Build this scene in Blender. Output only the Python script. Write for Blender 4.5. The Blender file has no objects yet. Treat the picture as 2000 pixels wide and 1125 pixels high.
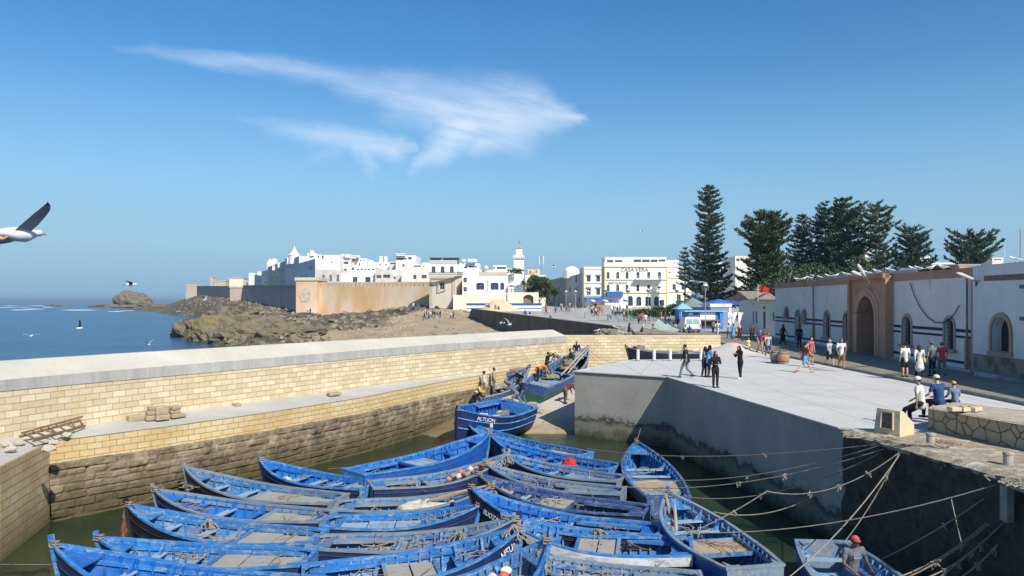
import bpy, math, random
from mathutils import Vector, Matrix, noise
PI = math.pi
V = Vector
rnd = random.Random(7)
F, CX, HY, CZ = 1500.0, 1000.0, 589.0, 3.9      # lens and horizon of the photograph
WZ = -3.6                                        # water level; the quay top is z = 0
C = bpy.context.scene.collection

def at(px, py, z):
    Y = (CZ - z) * F / (py - HY)
    return V(((px - CX) * Y / F, Y, z))
def atY(px, py, Y):
    return V(((px - CX) * Y / F, Y, CZ - (py - HY) * Y / F))
def lerp(a, b, t): return a + (b - a) * t
def interp(x, xs, ys):
    if x <= xs[0]: return ys[0]
    for i in range(1, len(xs)):
        if x <= xs[i]:
            return lerp(ys[i-1], ys[i], (x - xs[i-1]) / (xs[i] - xs[i-1]))
    return ys[-1]
def sstep(a, b, x):
    t = max(0., min(1., (x - a) / (b - a))); return t*t*(3-2*t)
def plaza_z(Y): return max(0., min(2.4, .022 * (Y - 100)))
def atg(px, py):                                  # a point of the plaza ground
    lo, hi = 62., 900.
    for _ in range(40):
        m = (lo + hi) / 2
        if HY + (CZ - plaza_z(m)) * F / m > py: lo = m
        else: hi = m
    return V(((px - CX) * lo / F, lo, plaza_z(lo)))
def nz(x, y=0, z=0): return noise.noise(V((x, y, z)))
def fbm(x, y, z=0, o=4):
    s = 0; a = 1; f = 1
    for _ in range(o):
        s += a * noise.noise(V((x*f, y*f, z*f))); a *= .5; f *= 2.03
    return s
def ridge(x, y, z=0, o=4):
    s = 0; a = 1; f = 1
    for _ in range(o):
        s += a * (1 - 2*abs(noise.noise(V((x*f, y*f, z*f))))); a *= .5; f *= 2.07
    return s / 1.9

# ---------------------------------------------------------------- objects
def link(o): C.objects.link(o); return o
def tag(o, label=None, cat=None, group=None, kind=None):
    if label: o['label'] = label
    if cat: o['category'] = cat
    if group: o['group'] = group
    if kind: o['kind'] = kind
    return o
def thing(name, label, cat, loc=(0, 0, 0), rz=0, group=None):
    o = link(bpy.data.objects.new(name, None)); o.empty_display_size = .2
    o.location = loc; o.rotation_euler = (0, 0, rz)
    return tag(o, label, cat, group)
def wl(o):
    p = V((0, 0, 0))
    while o: p = p + o.location; o = o.parent
    return p

class MB:
    def __init__(s): s.v = []; s.f = []; s.uv = []; s.mi = []; s.cur = 0
    def face(s, pts, uv=None):
        i = len(s.v); s.v += [tuple(p) for p in pts]
        s.f.append(tuple(range(i, i+len(pts)))); s.uv.append(uv); s.mi.append(s.cur); return s
    def idx(s, ids, uv=None): s.f.append(tuple(ids)); s.uv.append(uv); s.mi.append(s.cur)
    def grid(s, rows, closed=False, uv=None):
        i0 = len(s.v); n = len(rows[0])
        for r in rows: s.v += [tuple(p) for p in r]
        for a in range(len(rows)-1):
            for b in range(n if closed else n-1):
                c = (b+1) % n
                q = (i0+a*n+b, i0+a*n+c, i0+(a+1)*n+c, i0+(a+1)*n+b)
                u = None
                if uv: u = [uv[a][b], uv[a][c], uv[a+1][c], uv[a+1][b]]
                s.idx(q, u)
        return s
    def box(s, c, d, R=None):
        c = V(c); h = V(d) / 2; P = []
        for z in (-1, 1):
            for y in (-1, 1):
                for x in (-1, 1):
                    p = V((x*h.x, y*h.y, z*h.z))
                    if R is not None: p = R @ p
                    P.append(tuple(c + p))
        i = len(s.v); s.v += P
        for q in ((0,2,3,1),(4,5,7,6),(0,1,5,4),(2,6,7,3),(0,4,6,2),(1,3,7,5)):
            s.idx([i+k for k in q])
        return s
    def box2(s, a, b):
        return s.box([(a[k]+b[k])/2 for k in range(3)], [abs(b[k]-a[k]) for k in range(3)])
    def bar(s, a, b, w, h, up=(0, 0, 1)):
        a = V(a); b = V(b); d = b - a; L = d.length
        if L < 1e-6: return s
        d /= L; u = V(up); x = d.cross(u)
        if x.length < 1e-4: x = d.cross(V((1, 0, 0)))
        x.normalize(); z = x.cross(d)
        R = Matrix((x, d, z)).transposed()
        return s.box((a+b)/2, (w, L, h), R)
    def tube(s, pts, r, n=6, caps=True, dome=False):
        pts = [V(p) for p in pts]
        rs = list(r) if hasattr(r, '__len__') else [r]*len(pts)
        if dome:
            d0 = (pts[0]-pts[1]).normalized(); d1 = (pts[-1]-pts[-2]).normalized()
            pts = [pts[0]+d0*rs[0]*.96, pts[0]+d0*rs[0]*.7] + pts + [pts[-1]+d1*rs[-1]*.7, pts[-1]+d1*rs[-1]*.96]
            rs = [rs[0]*.22, rs[0]*.72] + rs + [rs[-1]*.72, rs[-1]*.22]
        rows = []; px = None
        for i, p in enumerate(pts):
            a = pts[max(0, i-1)]; b = pts[min(len(pts)-1, i+1)]
            d = (b-a)
            d = d.normalized() if d.length > 1e-7 else V((0, 0, 1))
            if px is None:
                px = d.cross(V((0, 0, 1)))
                if px.length < .05: px = d.cross(V((0, 1, 0)))
            px = (px - d*px.dot(d))
            if px.length < 1e-5: px = d.cross(V((1, 0, 0)))
            px.normalize(); py = d.cross(px)
            rows.append([p + (px*math.cos(2*PI*k/n) + py*math.sin(2*PI*k/n))*rs[i] for k in range(n)])
        i0 = len(s.v); s.grid(rows, True)
        if caps:
            s.idx([i0+k for k in range(n-1, -1, -1)]); m = i0+(len(rows)-1)*n
            s.idx([m+k for k in range(n)])
        return s
    def ell(s, c, r, R=None, nu=10, nv=7):
        c = V(c); rows = []
        for j in range(nv+1):
            t = PI * (.02 + .96*j/nv)
            row = []
            for k in range(nu):
                a = 2*PI*k/nu
                p = V((r[0]*math.sin(t)*math.cos(a), r[1]*math.sin(t)*math.sin(a), r[2]*math.cos(t)))
                if R is not None: p = R @ p
                row.append(c+p)
            rows.append(row)
        i0 = len(s.v); s.grid(rows, True)
        s.idx([i0+k for k in range(nu)]); m = i0+nv*nu
        s.idx([m+k for k in range(nu-1, -1, -1)])
        return s
    def lathe(s, c, prof, n=12):
        c = V(c)
        s.grid([[c+V((r*math.cos(2*PI*k/n), r*math.sin(2*PI*k/n), z)) for k in range(n)] for r, z in prof], True)
        return s
    def prism(s, poly, z0, z1):
        n = len(poly)
        zt = z1 if callable(z1) else (lambda x, y: z1)
        zb = z0 if callable(z0) else (lambda x, y: z0)
        top = [V((p[0], p[1], zt(p[0], p[1]))) for p in poly]; bot = [V((p[0], p[1], zb(p[0], p[1]))) for p in poly]
        s.face(top); s.face(bot[::-1])
        u = 0
        for i in range(n):
            j = (i+1) % n; L = (top[j]-top[i]).length
            s.face([bot[i], bot[j], top[j], top[i]], [(u, bot[i].z), (u+L, bot[j].z), (u+L, top[j].z), (u, top[i].z)]); u += L
        return s
    def build(s, name, mats, parent=None, smooth=False, world=False, origin=None, bev=0):
        if not isinstance(mats, (list, tuple)): mats = [mats]
        loc = V((0, 0, 0))
        if world:
            if parent is not None: off = wl(parent)
            else:
                if origin is None:
                    xs = [p[0] for p in s.v]; ys = [p[1] for p in s.v]; zs = [p[2] for p in s.v]
                    origin = ((min(xs)+max(xs))/2, (min(ys)+max(ys))/2, min(zs))
                off = V(origin); loc = off
            vs = [(p[0]-off.x, p[1]-off.y, p[2]-off.z) for p in s.v]
        else: vs = s.v
        me = bpy.data.meshes.new(name); me.from_pydata(vs, [], s.f)
        for m in mats: me.materials.append(m)
        if len(mats) > 1: me.polygons.foreach_set('material_index', s.mi)
        if any(u is not None for u in s.uv):
            L = me.uv_layers.new(name='UVMap'); k = 0
            for f, u in zip(s.f, s.uv):
                for q in range(len(f)):
                    if u is not None: L.data[k].uv = u[q]
                    k += 1
        if smooth: me.polygons.foreach_set('use_smooth', [True]*len(s.f))
        me.update()
        o = bpy.data.objects.new(name, me); link(o); o.location = loc
        if parent is not None: o.parent = parent
        if bev:
            b = o.modifiers.new('bevel', 'BEVEL'); b.width = bev; b.segments = 2; b.limit_method = 'ANGLE'
        return o

def eval_mesh(o):
    """apply the modifiers of an unlinked object in a scratch scene of its own"""
    sc = bpy.data.scenes.new('scratch'); sc.collection.objects.link(o); vl = sc.view_layers[0]; vl.update(); dg = vl.depsgraph
    me = bpy.data.meshes.new_from_object(o.evaluated_get(dg)); bpy.data.objects.remove(o); bpy.data.scenes.remove(sc); return me
def flip_fix(o):
    import bmesh
    bm = bmesh.new(); bm.from_mesh(o.data); bmesh.ops.recalc_face_normals(bm, faces=bm.faces); bm.to_mesh(o.data); bm.free()
    return o

# ---------------------------------------------------------------- materials
MATS = {}
def new_mat(name):
    m = bpy.data.materials.new(name); m.use_nodes = True
    nt = m.node_tree; b = nt.nodes['Principled BSDF']
    return m, nt, b
def node(nt, t, ins=None, **kw):
    n = nt.nodes.new(t)
    for k, v in kw.items(): setattr(n, k, v)
    for k, v in (ins or {}).items():
        if hasattr(v, 'links') or isinstance(v, bpy.types.NodeSocket): nt.links.new(v, n.inputs[k])
        else: n.inputs[k].default_value = v
    return n
def c4(c): return (c[0], c[1], c[2], 1)
def ramp(nt, fac, stops, interp_='LINEAR'):
    r = node(nt, 'ShaderNodeValToRGB', {'Fac': fac}); r.color_ramp.interpolation = interp_
    e = r.color_ramp.elements
    while len(e) < len(stops): e.new(.5)
    for i, (p, c) in enumerate(stops):
        e[i].position = p; e[i].color = c4(c) if hasattr(c, '__len__') else (c, c, c, 1)
    return r.outputs['Color']
def mixc(nt, f, a, b, mode='MIX'):
    n = nt.nodes.new('ShaderNodeMix'); n.data_type = 'RGBA'; n.blend_type = mode
    for i, v in ((0, f), (6, a), (7, b)):
        if isinstance(v, bpy.types.NodeSocket): nt.links.new(v, n.inputs[i])
        else: n.inputs[i].default_value = (c4(v) if hasattr(v, '__len__') and len(v) == 3 else v)
    return n.outputs[2]
def math_(nt, op, a, b=0., c=None):
    n = nt.nodes.new('ShaderNodeMath'); n.operation = op
    for i, v in enumerate((a, b) if c is None else (a, b, c)):
        if isinstance(v, bpy.types.NodeSocket): nt.links.new(v, n.inputs[i])
        else: n.inputs[i].default_value = v
    return n.outputs[0]
def coords(nt, kind='Object', scale=(1, 1, 1)):
    t = nt.nodes.new('ShaderNodeTexCoord')
    return node(nt, 'ShaderNodeMapping', {'Vector': t.outputs[kind], 'Scale': scale}).outputs[0]
def bump(nt, b, h, dist, strength=1.):
    n = node(nt, 'ShaderNodeBump', {'Height': h, 'Distance': dist, 'Strength': strength}); nt.links.new(n.outputs[0], b.inputs['Normal'])
def noi(nt, v, s, d=5., r=.6, dist=0.):
    return node(nt, 'ShaderNodeTexNoise', {'Vector': v, 'Scale': s, 'Detail': d, 'Roughness': r, 'Distortion': dist}).outputs['Fac']

def M(name, c1, c2=None, scale=3., rough=.75, bmp=.01, stretch=(1, 1, 1), metal=0., c3=None, spec=.4, lo=.35, hi=.65):
    if name in MATS: return MATS[name]
    m, nt, b = new_mat(name); MATS[name] = m
    b.inputs['Roughness'].default_value = rough; b.inputs['Metallic'].default_value = metal
    b.inputs['Specular IOR Level'].default_value = spec
    c2 = c2 or tuple(x*.75 for x in c1)
    v = coords(nt, 'Object', stretch)
    f = noi(nt, v, scale)
    st = [(lo, c1), (hi, c2)] if c3 is None else [(lo, c1), ((lo+hi)/2, c2), (hi, c3)]
    nt.links.new(ramp(nt, f, st), b.inputs['Base Color'])
    if bmp: bump(nt, b, noi(nt, v, scale*5), bmp)
    return m

def brick(name, c1, c2, mortar, bw=.55, bh=.235, ms=.012, dirt=(.3, .24, .15), dirt_amt=.35, rough=.85, bd=.02, dscale=.5, extra=None):
    m, nt, b = new_mat(name); MATS[name] = m
    v = coords(nt, 'UV')
    w = node(nt, 'ShaderNodeVectorMath', {0: node(nt, 'ShaderNodeTexNoise', {'Vector': v, 'Scale': 2.5, 'Detail': 3.}).outputs['Color'], 'Scale': .03}, operation='SCALE')
    v2 = node(nt, 'ShaderNodeVectorMath', {0: v, 1: w.outputs[0]}, operation='ADD').outputs[0]
    t = node(nt, 'ShaderNodeTexBrick', {'Vector': v2, 'Color1': c4(c1), 'Color2': c4(c2), 'Mortar': c4(mortar), 'Scale': 1., 'Mortar Size': ms, 'Mortar Smooth': .3, 'Brick Width': bw, 'Row Height': bh, 'Bias': -.2})
    n1 = noi(nt, v, dscale, 6., .65); n2 = noi(nt, v, 9., 4.)
    col = mixc(nt, math_(nt, 'MULTIPLY', ramp(nt, n1, [(.48, 0.), (.72, 1.)]), dirt_amt), t.outputs['Color'], dirt)
    col = mixc(nt, .35, col, ramp(nt, n2, [(.3, .55), (.7, 1.)]), 'MULTIPLY')
    if extra: col = extra(nt, col, v)
    nt.links.new(col, b.inputs['Base Color']); b.inputs['Roughness'].default_value = rough
    h = math_(nt, 'ADD', math_(nt, 'MULTIPLY', t.outputs['Fac'], -1.), math_(nt, 'MULTIPLY', n2, .5))
    bump(nt, b, h, bd)
    return m
def waterline(z0, z1, dark):
    """algae and wet stain that sits on the stone below the tide mark"""
    def f(nt, col, v):
        g = nt.nodes.new('ShaderNodeNewGeometry')
        z = node(nt, 'ShaderNodeSeparateXYZ', {0: g.outputs['Position']}).outputs['Z']
        z = math_(nt, 'ADD', z, math_(nt, 'MULTIPLY', math_(nt, 'SUBTRACT', noi(nt, coords(nt, 'Object', (1, 1, .4)), 1.1, 6., .7), .5), 1.0))
        k = node(nt, 'ShaderNodeMapRange', {'Value': z, 'From Min': z1, 'From Max': z0, 'To Min': 0., 'To Max': .92}).outputs[0]
        return mixc(nt, k, col, dark)
    return f
# ---------------------------------------------------------------- camera, sun, sky
cam = bpy.data.cameras.new('camera'); co = link(bpy.data.objects.new('camera', cam))
cam.sensor_width = 36; cam.lens = 27; cam.clip_start = .1; cam.clip_end = 60000; cam.shift_y = .01325
co.location = (0, 0, CZ); co.rotation_euler = (PI/2, 0, 0)
bpy.context.scene.camera = co
SUN = V((.60, -1, .99)).normalized()
el = math.asin(SUN.z)
sl = bpy.data.lights.new('sun', 'SUN'); sl.energy = 5.0; sl.angle = math.radians(.5); sl.color = (1, .95, .87)
so = link(bpy.data.objects.new('sun', sl)); so.rotation_euler = SUN.to_track_quat('Z', 'Y').to_euler(); so.location = (20, -20, 40)
w = bpy.data.worlds.new('World'); bpy.context.scene.world = w; w.use_nodes = True
nt = w.node_tree; bg = nt.nodes['Background']
sky = nt.nodes.new('ShaderNodeTexSky'); sky.sky_type = 'NISHITA'; sky.sun_disc = False
sky.sun_elevation = el; sky.sun_rotation = math.atan2(SUN.x, SUN.y); sky.altitude = 0; sky.air_density = 1.; sky.dust_density = .6; sky.ozone_density = 2.
bg.inputs['Strength'].default_value = .105
# cirrus: density over the direction of the sky (u to the right of north, v up), built from tapered strokes
tc = nt.nodes.new('ShaderNodeTexCoord')
sp = node(nt, 'ShaderNodeSeparateXYZ', {0: tc.outputs['Generated']})
yy = math_(nt, 'MAXIMUM', sp.outputs['Y'], .05)
u = math_(nt, 'DIVIDE', sp.outputs['X'], yy); vv = math_(nt, 'DIVIDE', sp.outputs['Z'], yy)
uv = node(nt, 'ShaderNodeCombineXYZ', {0: u, 1: vv}).outputs[0]
rot = node(nt, 'ShaderNodeMapping', {'Vector': uv, 'Rotation': (0, 0, .20), 'Scale': (1, 1, 1)}).outputs[0]
strk = node(nt, 'ShaderNodeMapping', {'Vector': rot, 'Scale': (3.0, 20., 1)}).outputs[0]
wn = node(nt, 'ShaderNodeTexNoise', {'Vector': node(nt, 'ShaderNodeMapping', {'Vector': rot, 'Scale': (7., 16., 1)}).outputs[0], 'Scale': 1., 'Detail': 7., 'Roughness': .62})
wn2 = node(nt, 'ShaderNodeTexNoise', {'Vector': uv, 'Scale': 3.5, 'Detail': 3.})
ws = node(nt, 'ShaderNodeSeparateColor', {0: wn.outputs['Color']}); ws2 = node(nt, 'ShaderNodeSeparateColor', {0: wn2.outputs['Color']})
def warp(x, a, b, ka, kb): return math_(nt, 'ADD', x, math_(nt, 'ADD', math_(nt, 'MULTIPLY', math_(nt, 'SUBTRACT', a, .5), ka), math_(nt, 'MULTIPLY', math_(nt, 'SUBTRACT', b, .5), kb)))
wu = warp(u, ws.outputs[0], ws2.outputs[0], .07, .03); wv = warp(vv, ws.outputs[1], ws2.outputs[1], .04, .03)
def stroke(x0, y0, x1, y1, r0, r1, d0, d1):
    """soft capsule between two directions; radius and density run from one end to the other"""
    a = ((x0-CX)/F, (HY-y0)/F); b = ((x1-CX)/F, (HY-y1)/F); dx, dy = b[0]-a[0], b[1]-a[1]; L2 = dx*dx+dy*dy
    px = math_(nt, 'SUBTRACT', wu, a[0]); py = math_(nt, 'SUBTRACT', wv, a[1])
    t = math_(nt, 'DIVIDE', math_(nt, 'ADD', math_(nt, 'MULTIPLY', px, dx), math_(nt, 'MULTIPLY', py, dy)), L2)
    n = nt.nodes.new('ShaderNodeClamp'); nt.links.new(t, n.inputs[0]); t = n.outputs[0]
    ex = math_(nt, 'SUBTRACT', px, math_(nt, 'MULTIPLY', t, dx)); ey = math_(nt, 'SUBTRACT', py, math_(nt, 'MULTIPLY', t, dy))
    d = math_(nt, 'SQRT', math_(nt, 'ADD', math_(nt, 'MULTIPLY', ex, ex), math_(nt, 'MULTIPLY', ey, ey)))
    r = math_(nt, 'MULTIPLY_ADD', t, (r1-r0)/F, r0/F)
    q = node(nt, 'ShaderNodeMapRange', {'Value': math_(nt, 'DIVIDE', d, r), 'From Min': 1.45, 'From Max': .0, 'To Min': 0., 'To Max': 1.}, interpolation_type='SMOOTHSTEP').outputs[0]
    return math_(nt, 'MULTIPLY', q, math_(nt, 'MULTIPLY_ADD', t, d1-d0, d0))
S = [(235, 90, 420, 118, 8, 20, .12, .5), (420, 118, 640, 150, 20, 24, .5, .55), (640, 150, 800, 185, 24, 42, .5, .72), (790, 195, 1010, 225, 50, 66, .8, 1.),
     (1010, 225, 1132, 240, 60, 14, 1., .6), (800, 160, 990, 180, 14, 34, .35, .55), (900, 235, 860, 290, 56, 30, .95, .8), (865, 285, 806, 332, 30, 8, .8, .25), (930, 270, 1050, 262, 30, 12, .8, .5),
     (470, 225, 620, 262, 7, 26, .1, .55), (620, 262, 780, 292, 28, 26, .6, .7), (720, 300, 730, 352, 26, 7, .6, .15), (600, 318, 660, 290, 6, 20, .1, .3), (700, 290, 810, 290, 24, 10, .6, .45)]
den = None
for s_ in S:
    k = stroke(*s_); den = k if den is None else math_(nt, 'MAXIMUM', den, k)
fib = node(nt, 'ShaderNodeTexNoise', {'Vector': strk, 'Scale': 1.6, 'Detail': 9., 'Roughness': .66, 'Distortion': .6}).outputs['Fac']
fib = node(nt, 'ShaderNodeMapRange', {'Value': fib, 'From Min': .28, 'From Max': .68, 'To Min': .34, 'To Max': 1.12}).outputs[0]
den = math_(nt, 'MULTIPLY', math_(nt, 'MULTIPLY', den, fib), .62)
north = math_(nt, 'GREATER_THAN', sp.outputs['Y'], .06); den = math_(nt, 'MULTIPLY', den, north)
CLOUD = nt.nodes.new('ShaderNodeRGB'); CLOUD.outputs[0].default_value = (8.2, 8.8, 9.5, 1)
hs = node(nt, 'ShaderNodeHueSaturation', {'Color': sky.outputs[0], 'Saturation': 1.38, 'Value': 1.13})
band = node(nt, 'ShaderNodeMapRange', {'Value': sp.outputs['Z'], 'From Min': .0, 'From Max': .30, 'To Min': 1., 'To Max': 0.}, interpolation_type='SMOOTHSTEP').outputs[0]
band = math_(nt, 'MULTIPLY', band, .95)
hazed = mixc(nt, band, hs.outputs[0], (2.25, 4.05, 5.85, 1))
nt.links.new(mixc(nt, den, hazed, CLOUD.outputs[0]), bg.inputs['Color'])
vs = bpy.context.scene.view_settings
vs.view_transform = 'Standard'; vs.look = 'None'; vs.gamma = 1; vs.exposure = .22
bpy.context.scene.cycles.max_bounces = 6; bpy.context.scene.cycles.transparent_max_bounces = 8
# ---------------------------------------------------------------- shared materials
cream = brick('cream_block_masonry', (.56, .465, .29), (.74, .65, .45), (.36, .27, .15), .55, .235, .010, (.5, .36, .16), .5)
ochre = brick('ochre_block_masonry', (.60, .45, .22), (.66, .55, .34), (.28, .19, .09), .5, .22, .010, (.46, .29, .10), .8, dscale=.35)
oldst = M('old_harbour_stone', (.10, .085, .06), (.34, .29, .20), 2.2, .95, .05, c3=(.21, .18, .13))
m, nt, b = new_mat('tidal_old_stone'); MATS['tidal'] = m
v_ = coords(nt)
col = ramp(nt, noi(nt, v_, 1.3, 8., .7), [(.3, (.05, .042, .03)), (.5, (.20, .155, .095)), (.7, (.37, .31, .20))])
col = waterline(-3.3, -2.1, (.065, .052, .018))(nt, col, v_)
nt.links.new(col, b.inputs['Base Color']); b.inputs['Roughness'].default_value = .9; bump(nt, b, noi(nt, v_, 9., 6., .7), .05)
tidal = m
def concrete(name, c1, c2, z0=None, z1=None, dark=(.06, .06, .035), rough=.85, streak=False, extra=None):
    m, nt, b = new_mat(name)
    v = coords(nt); vz = coords(nt, 'Object', (1.5, 1.5, .18))
    col = ramp(nt, noi(nt, v, .45, 8., .65), [(.3, c1), (.7, c2)])
    col = mixc(nt, .35, col, ramp(nt, noi(nt, v, 6., 8., .7), [(.3, .72), (.62, 1.)]), 'MULTIPLY')
    if streak: col = mixc(nt, .55, col, ramp(nt, noi(nt, vz, 1.6, 6., .7), [(.35, .55), (.6, 1.)]), 'MULTIPLY')
    if z0 is not None: col = waterline(z0, z1, dark)(nt, col, v)
    if extra: col = extra(nt, col, v)
    nt.links.new(col, b.inputs['Base Color']); b.inputs['Roughness'].default_value = rough
    bump(nt, b, noi(nt, v, 14., 7., .7), .012)
    return m
coping_m = concrete('pale_coping_concrete', (.48, .445, .36), (.60, .56, .46))
band_m = concrete('grey_band_concrete', (.38, .37, .34), (.45, .44, .41), streak=True)
walk_m = concrete('walkway_cement', (.40, .385, .35), (.53, .50, .44))
def slab_extra(nt, col, v):
    n1 = noi(nt, coords(nt, 'Object', (1, 1, 1)), .22, 8., .7); col = mixc(nt, ramp(nt, n1, [(.52, 0.), (.68, .5)]), col, (.36, .35, .31, 1))
    w = nt.nodes.new('ShaderNodeTexWave'); nt.links.new(coords(nt, 'Object', (.22, .10, 1)), w.inputs['Vector']); w.inputs['Scale'].default_value = .62; w.inputs['Distortion'].default_value = .6; w.inputs['Detail'].default_value = 3.
    col = mixc(nt, ramp(nt, w.outputs['Fac'], [(.0, .55), (.004, 0.)]), col, (.22, .21, .19, 1))
    sp_ = ramp(nt, noi(nt, v, 3.1, 3., .5), [(.70, 0.), (.76, .5)]); return mixc(nt, sp_, col, (.20, .18, .15, 1))
slab_m = concrete('quay_slab_concrete', (.50, .485, .44), (.58, .565, .52), extra=slab_extra)
def tide(nt, col, v):
    z = node(nt, 'ShaderNodeSeparateXYZ', {0: nt.nodes.new('ShaderNodeNewGeometry').outputs['Position']}).outputs['Z']
    n1 = noi(nt, coords(nt, 'Object', (1, 1, 1.4)), .9, 8., .72); n2 = noi(nt, v, 5., 8., .75)
    z = math_(nt, 'ADD', z, math_(nt, 'MULTIPLY', math_(nt, 'SUBTRACT', n1, .5), 1.5)); z = math_(nt, 'ADD', z, math_(nt, 'MULTIPLY', math_(nt, 'SUBTRACT', n2, .5), .7))
    t = node(nt, 'ShaderNodeMapRange', {'Value': z, 'From Min': -3.6, 'From Max': -1.6}).outputs[0]
    k = ramp(nt, t, [(.0, .95), (.18, .8), (.30, .55), (.42, .75), (.50, .9), (.56, .25), (.70, 0.)])
    c_ = ramp(nt, t, [(.0, (.012, .020, .008)), (.2, (.05, .055, .022)), (.36, (.10, .095, .055)), (.47, (.014, .014, .010)), (.6, (.05, .05, .04))])
    return mixc(nt, k, col, c_)
qwall_m = concrete('quay_wall_concrete', (.29, .28, .24), (.41, .39, .335), extra=tide)
earth_m = M('trodden_quay_ground', (.42, .36, .25), (.27, .22, .15), 1.4, .95, .05, c3=(.50, .45, .35))
asph = M('street_paving', (.20, .17, .125), (.28, .24, .18), 1.2, .9, .01)
kerb_m = M('kerb_concrete', (.30, .29, .25), (.20, .19, .16), 2., .85, .01)
plaza_m = M('plaza_paving', (.42, .40, .36), (.33, .31, .28), .25, .85, .01)
sand_m = M('sand', (.52, .41, .26), (.42, .33, .21), .6, .95, .05)
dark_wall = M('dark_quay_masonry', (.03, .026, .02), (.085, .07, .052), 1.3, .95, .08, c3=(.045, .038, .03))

# ---------------------------------------------------------------- water
def water(name, deep, shallow, scale, bd, rough=.08):
    m, nt, b = new_mat(name); v = coords(nt)
    col = ramp(nt, noi(nt, v, .06 if name == 'sea_water' else .15, 4.), [(.35, deep), (.65, shallow)])
    nt.links.new(col, b.inputs['Base Color']); b.inputs['Roughness'].default_value = rough; b.inputs['IOR'].default_value = 1.33
    h = math_(nt, 'ADD', noi(nt, coords(nt, 'Object', (1, 1.6, 1)), scale, 5., .6), math_(nt, 'MULTIPLY', noi(nt, v, scale*.22, 3.), 1.6))
    bump(nt, b, h, bd)
    return m
sea_m = water('sea_water', (.007, .04, .11), (.018, .075, .145), .5, .35, .22)
har_m = water('harbour_water', (.010, .024, .014), (.034, .050, .020), 2.2, .03)
mb = MB(); mb.face([(-20000, -500, WZ-.05), (20000, -500, WZ-.05), (20000, 20000, WZ-.05), (-20000, 20000, WZ-.05)])
tag(mb.build('sea', sea_m), kind='structure')
mb = MB(); mb.face([(-15.2, 12, WZ), (14, 12, WZ), (14, 24, WZ), (8.2, 44, WZ), (5, 56, WZ), (-1, 56, WZ), (-9, 40, WZ), (-14.5, 31, WZ), (-17.5, 25.5, WZ)])
tag(mb.build('harbour_water', har_m), kind='structure')
# seabed and the sand shoal beside the slipway
mb = MB(); rows = []
for j in range(30):
    Y = 38 + j*.6; row = []
    for i in range(24):
        X = -12 + i*.75
        z = -4.35 + (Y-38)*.098 + .35*math.exp(-((X+3.0)/3.2)**2) + .05*nz(X*.8, Y*.8)
        row.append((X, Y, min(z, -2.9)))
    rows.append(row)
mb.grid(rows); tag(mb.build('sand_shoal', M('wet_sand', (.22, .17, .09), (.15, .115, .06), 1., .6, .02), smooth=True), kind='structure')

# ---------------------------------------------------------------- sea wall (parapet) along the left
base = [(-500, 1040, 17.5), (-300, 915, 21.2), (0, 862, 25.5), (168, 827, 28.5), (450, 791, 34), (600, 773, 38), (924, 728, 49.7), (1055, 713, 56.9), (1105, 706, 59.6)]
R_brick = ([-500, -300, 0, 300, 600, 860, 1052, 1105], [815, 783, 761, 738, 710, 687, 674, 670])
R_band = ([-500, -300, 0, 600, 866, 1052, 1105], [790, 762, 740, 692, 670, 660, 656])
R_cap = ([-500, -300, 0, 600, 1100, 1300], [735, 718, 704.6, 669.5, 645, 640])
sta = []
for i in range(len(base)-1):
    n = 6
    for k in range(n):
        t = k/n; sta.append(tuple(lerp(base[i][q], base[i+1][q], t) for q in range(3)))
sta.append(base[-1])
Pb = [V(((p-CX)*Y/F, Y, 0)) for p, r, Y in sta]
# ease the kinks of the plan
for _ in range(3):
    Pb = [Pb[0]] + [(Pb[i-1]+Pb[i]*2+Pb[i+1])/4 for i in range(1, len(Pb)-1)] + [Pb[-1]]
nrm = []
for i in range(len(Pb)):
    d = (Pb[min(i+1, len(Pb)-1)]-Pb[max(i-1, 0)]).normalized(); nrm.append(V((-d.y, d.x, 0)))
def onrow(p, R): px = CX + p.x*F/p.y; return CZ - (interp(px, *R)-HY)*p.y/F
ZB = -.66
uu = [0]
for i in range(1, len(Pb)): uu.append(uu[-1] + (Pb[i]-Pb[i-1]).length)
seaw = thing('sea_wall', 'long cream block sea wall with grey band and sloped white coping on the left', 'wall', (-12, 36, ZB))
topb = [V((p.x, p.y, lerp(onrow(p, R_brick), .86, .5))) for p in Pb]
mb = MB(); mb.grid([[V((p.x, p.y, -2.6)) for p in Pb], topb], uv=[[(u_, -2.6) for u_ in uu], [(u_, q.z) for u_, q in zip(uu, topb)]])
mb.build('block_facing', cream, seaw, world=True)
bf = [p+n_*-.03 for p, n_ in zip(Pb, nrm)]
bt = [V((p.x, p.y, lerp(onrow(p, R_band), 1.24, .5))) for p in bf]
mb = MB(); mb.grid([[V((p.x, p.y, t.z-.004)) for p, t in zip(Pb, topb)], [V((p.x, p.y, t.z-.004)) for p, t in zip(bf, topb)], bt]); mb.build('concrete_band', band_m, seaw, world=True)
cb = []
for p, n_ in zip(bf, nrm):
    q = p + n_*1.25; cb.append(V((q.x, q.y, lerp(onrow(q, R_cap), 1.78, .45))))
cb2 = [q + n_*.35 for q, n_ in zip(cb, nrm)]
mb = MB(); mb.grid([[V((q.x, q.y, q.z)) for q in bt], cb, cb2, [V((q.x, q.y, -6)) for q in cb2]])
mb.face([bt[-1], cb[-1], cb2[-1], V((cb2[-1].x, cb2[-1].y, -5)), V((bt[-1].x, bt[-1].y, -5))])
mb.build('coping', coping_m, seaw, world=True)

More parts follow.
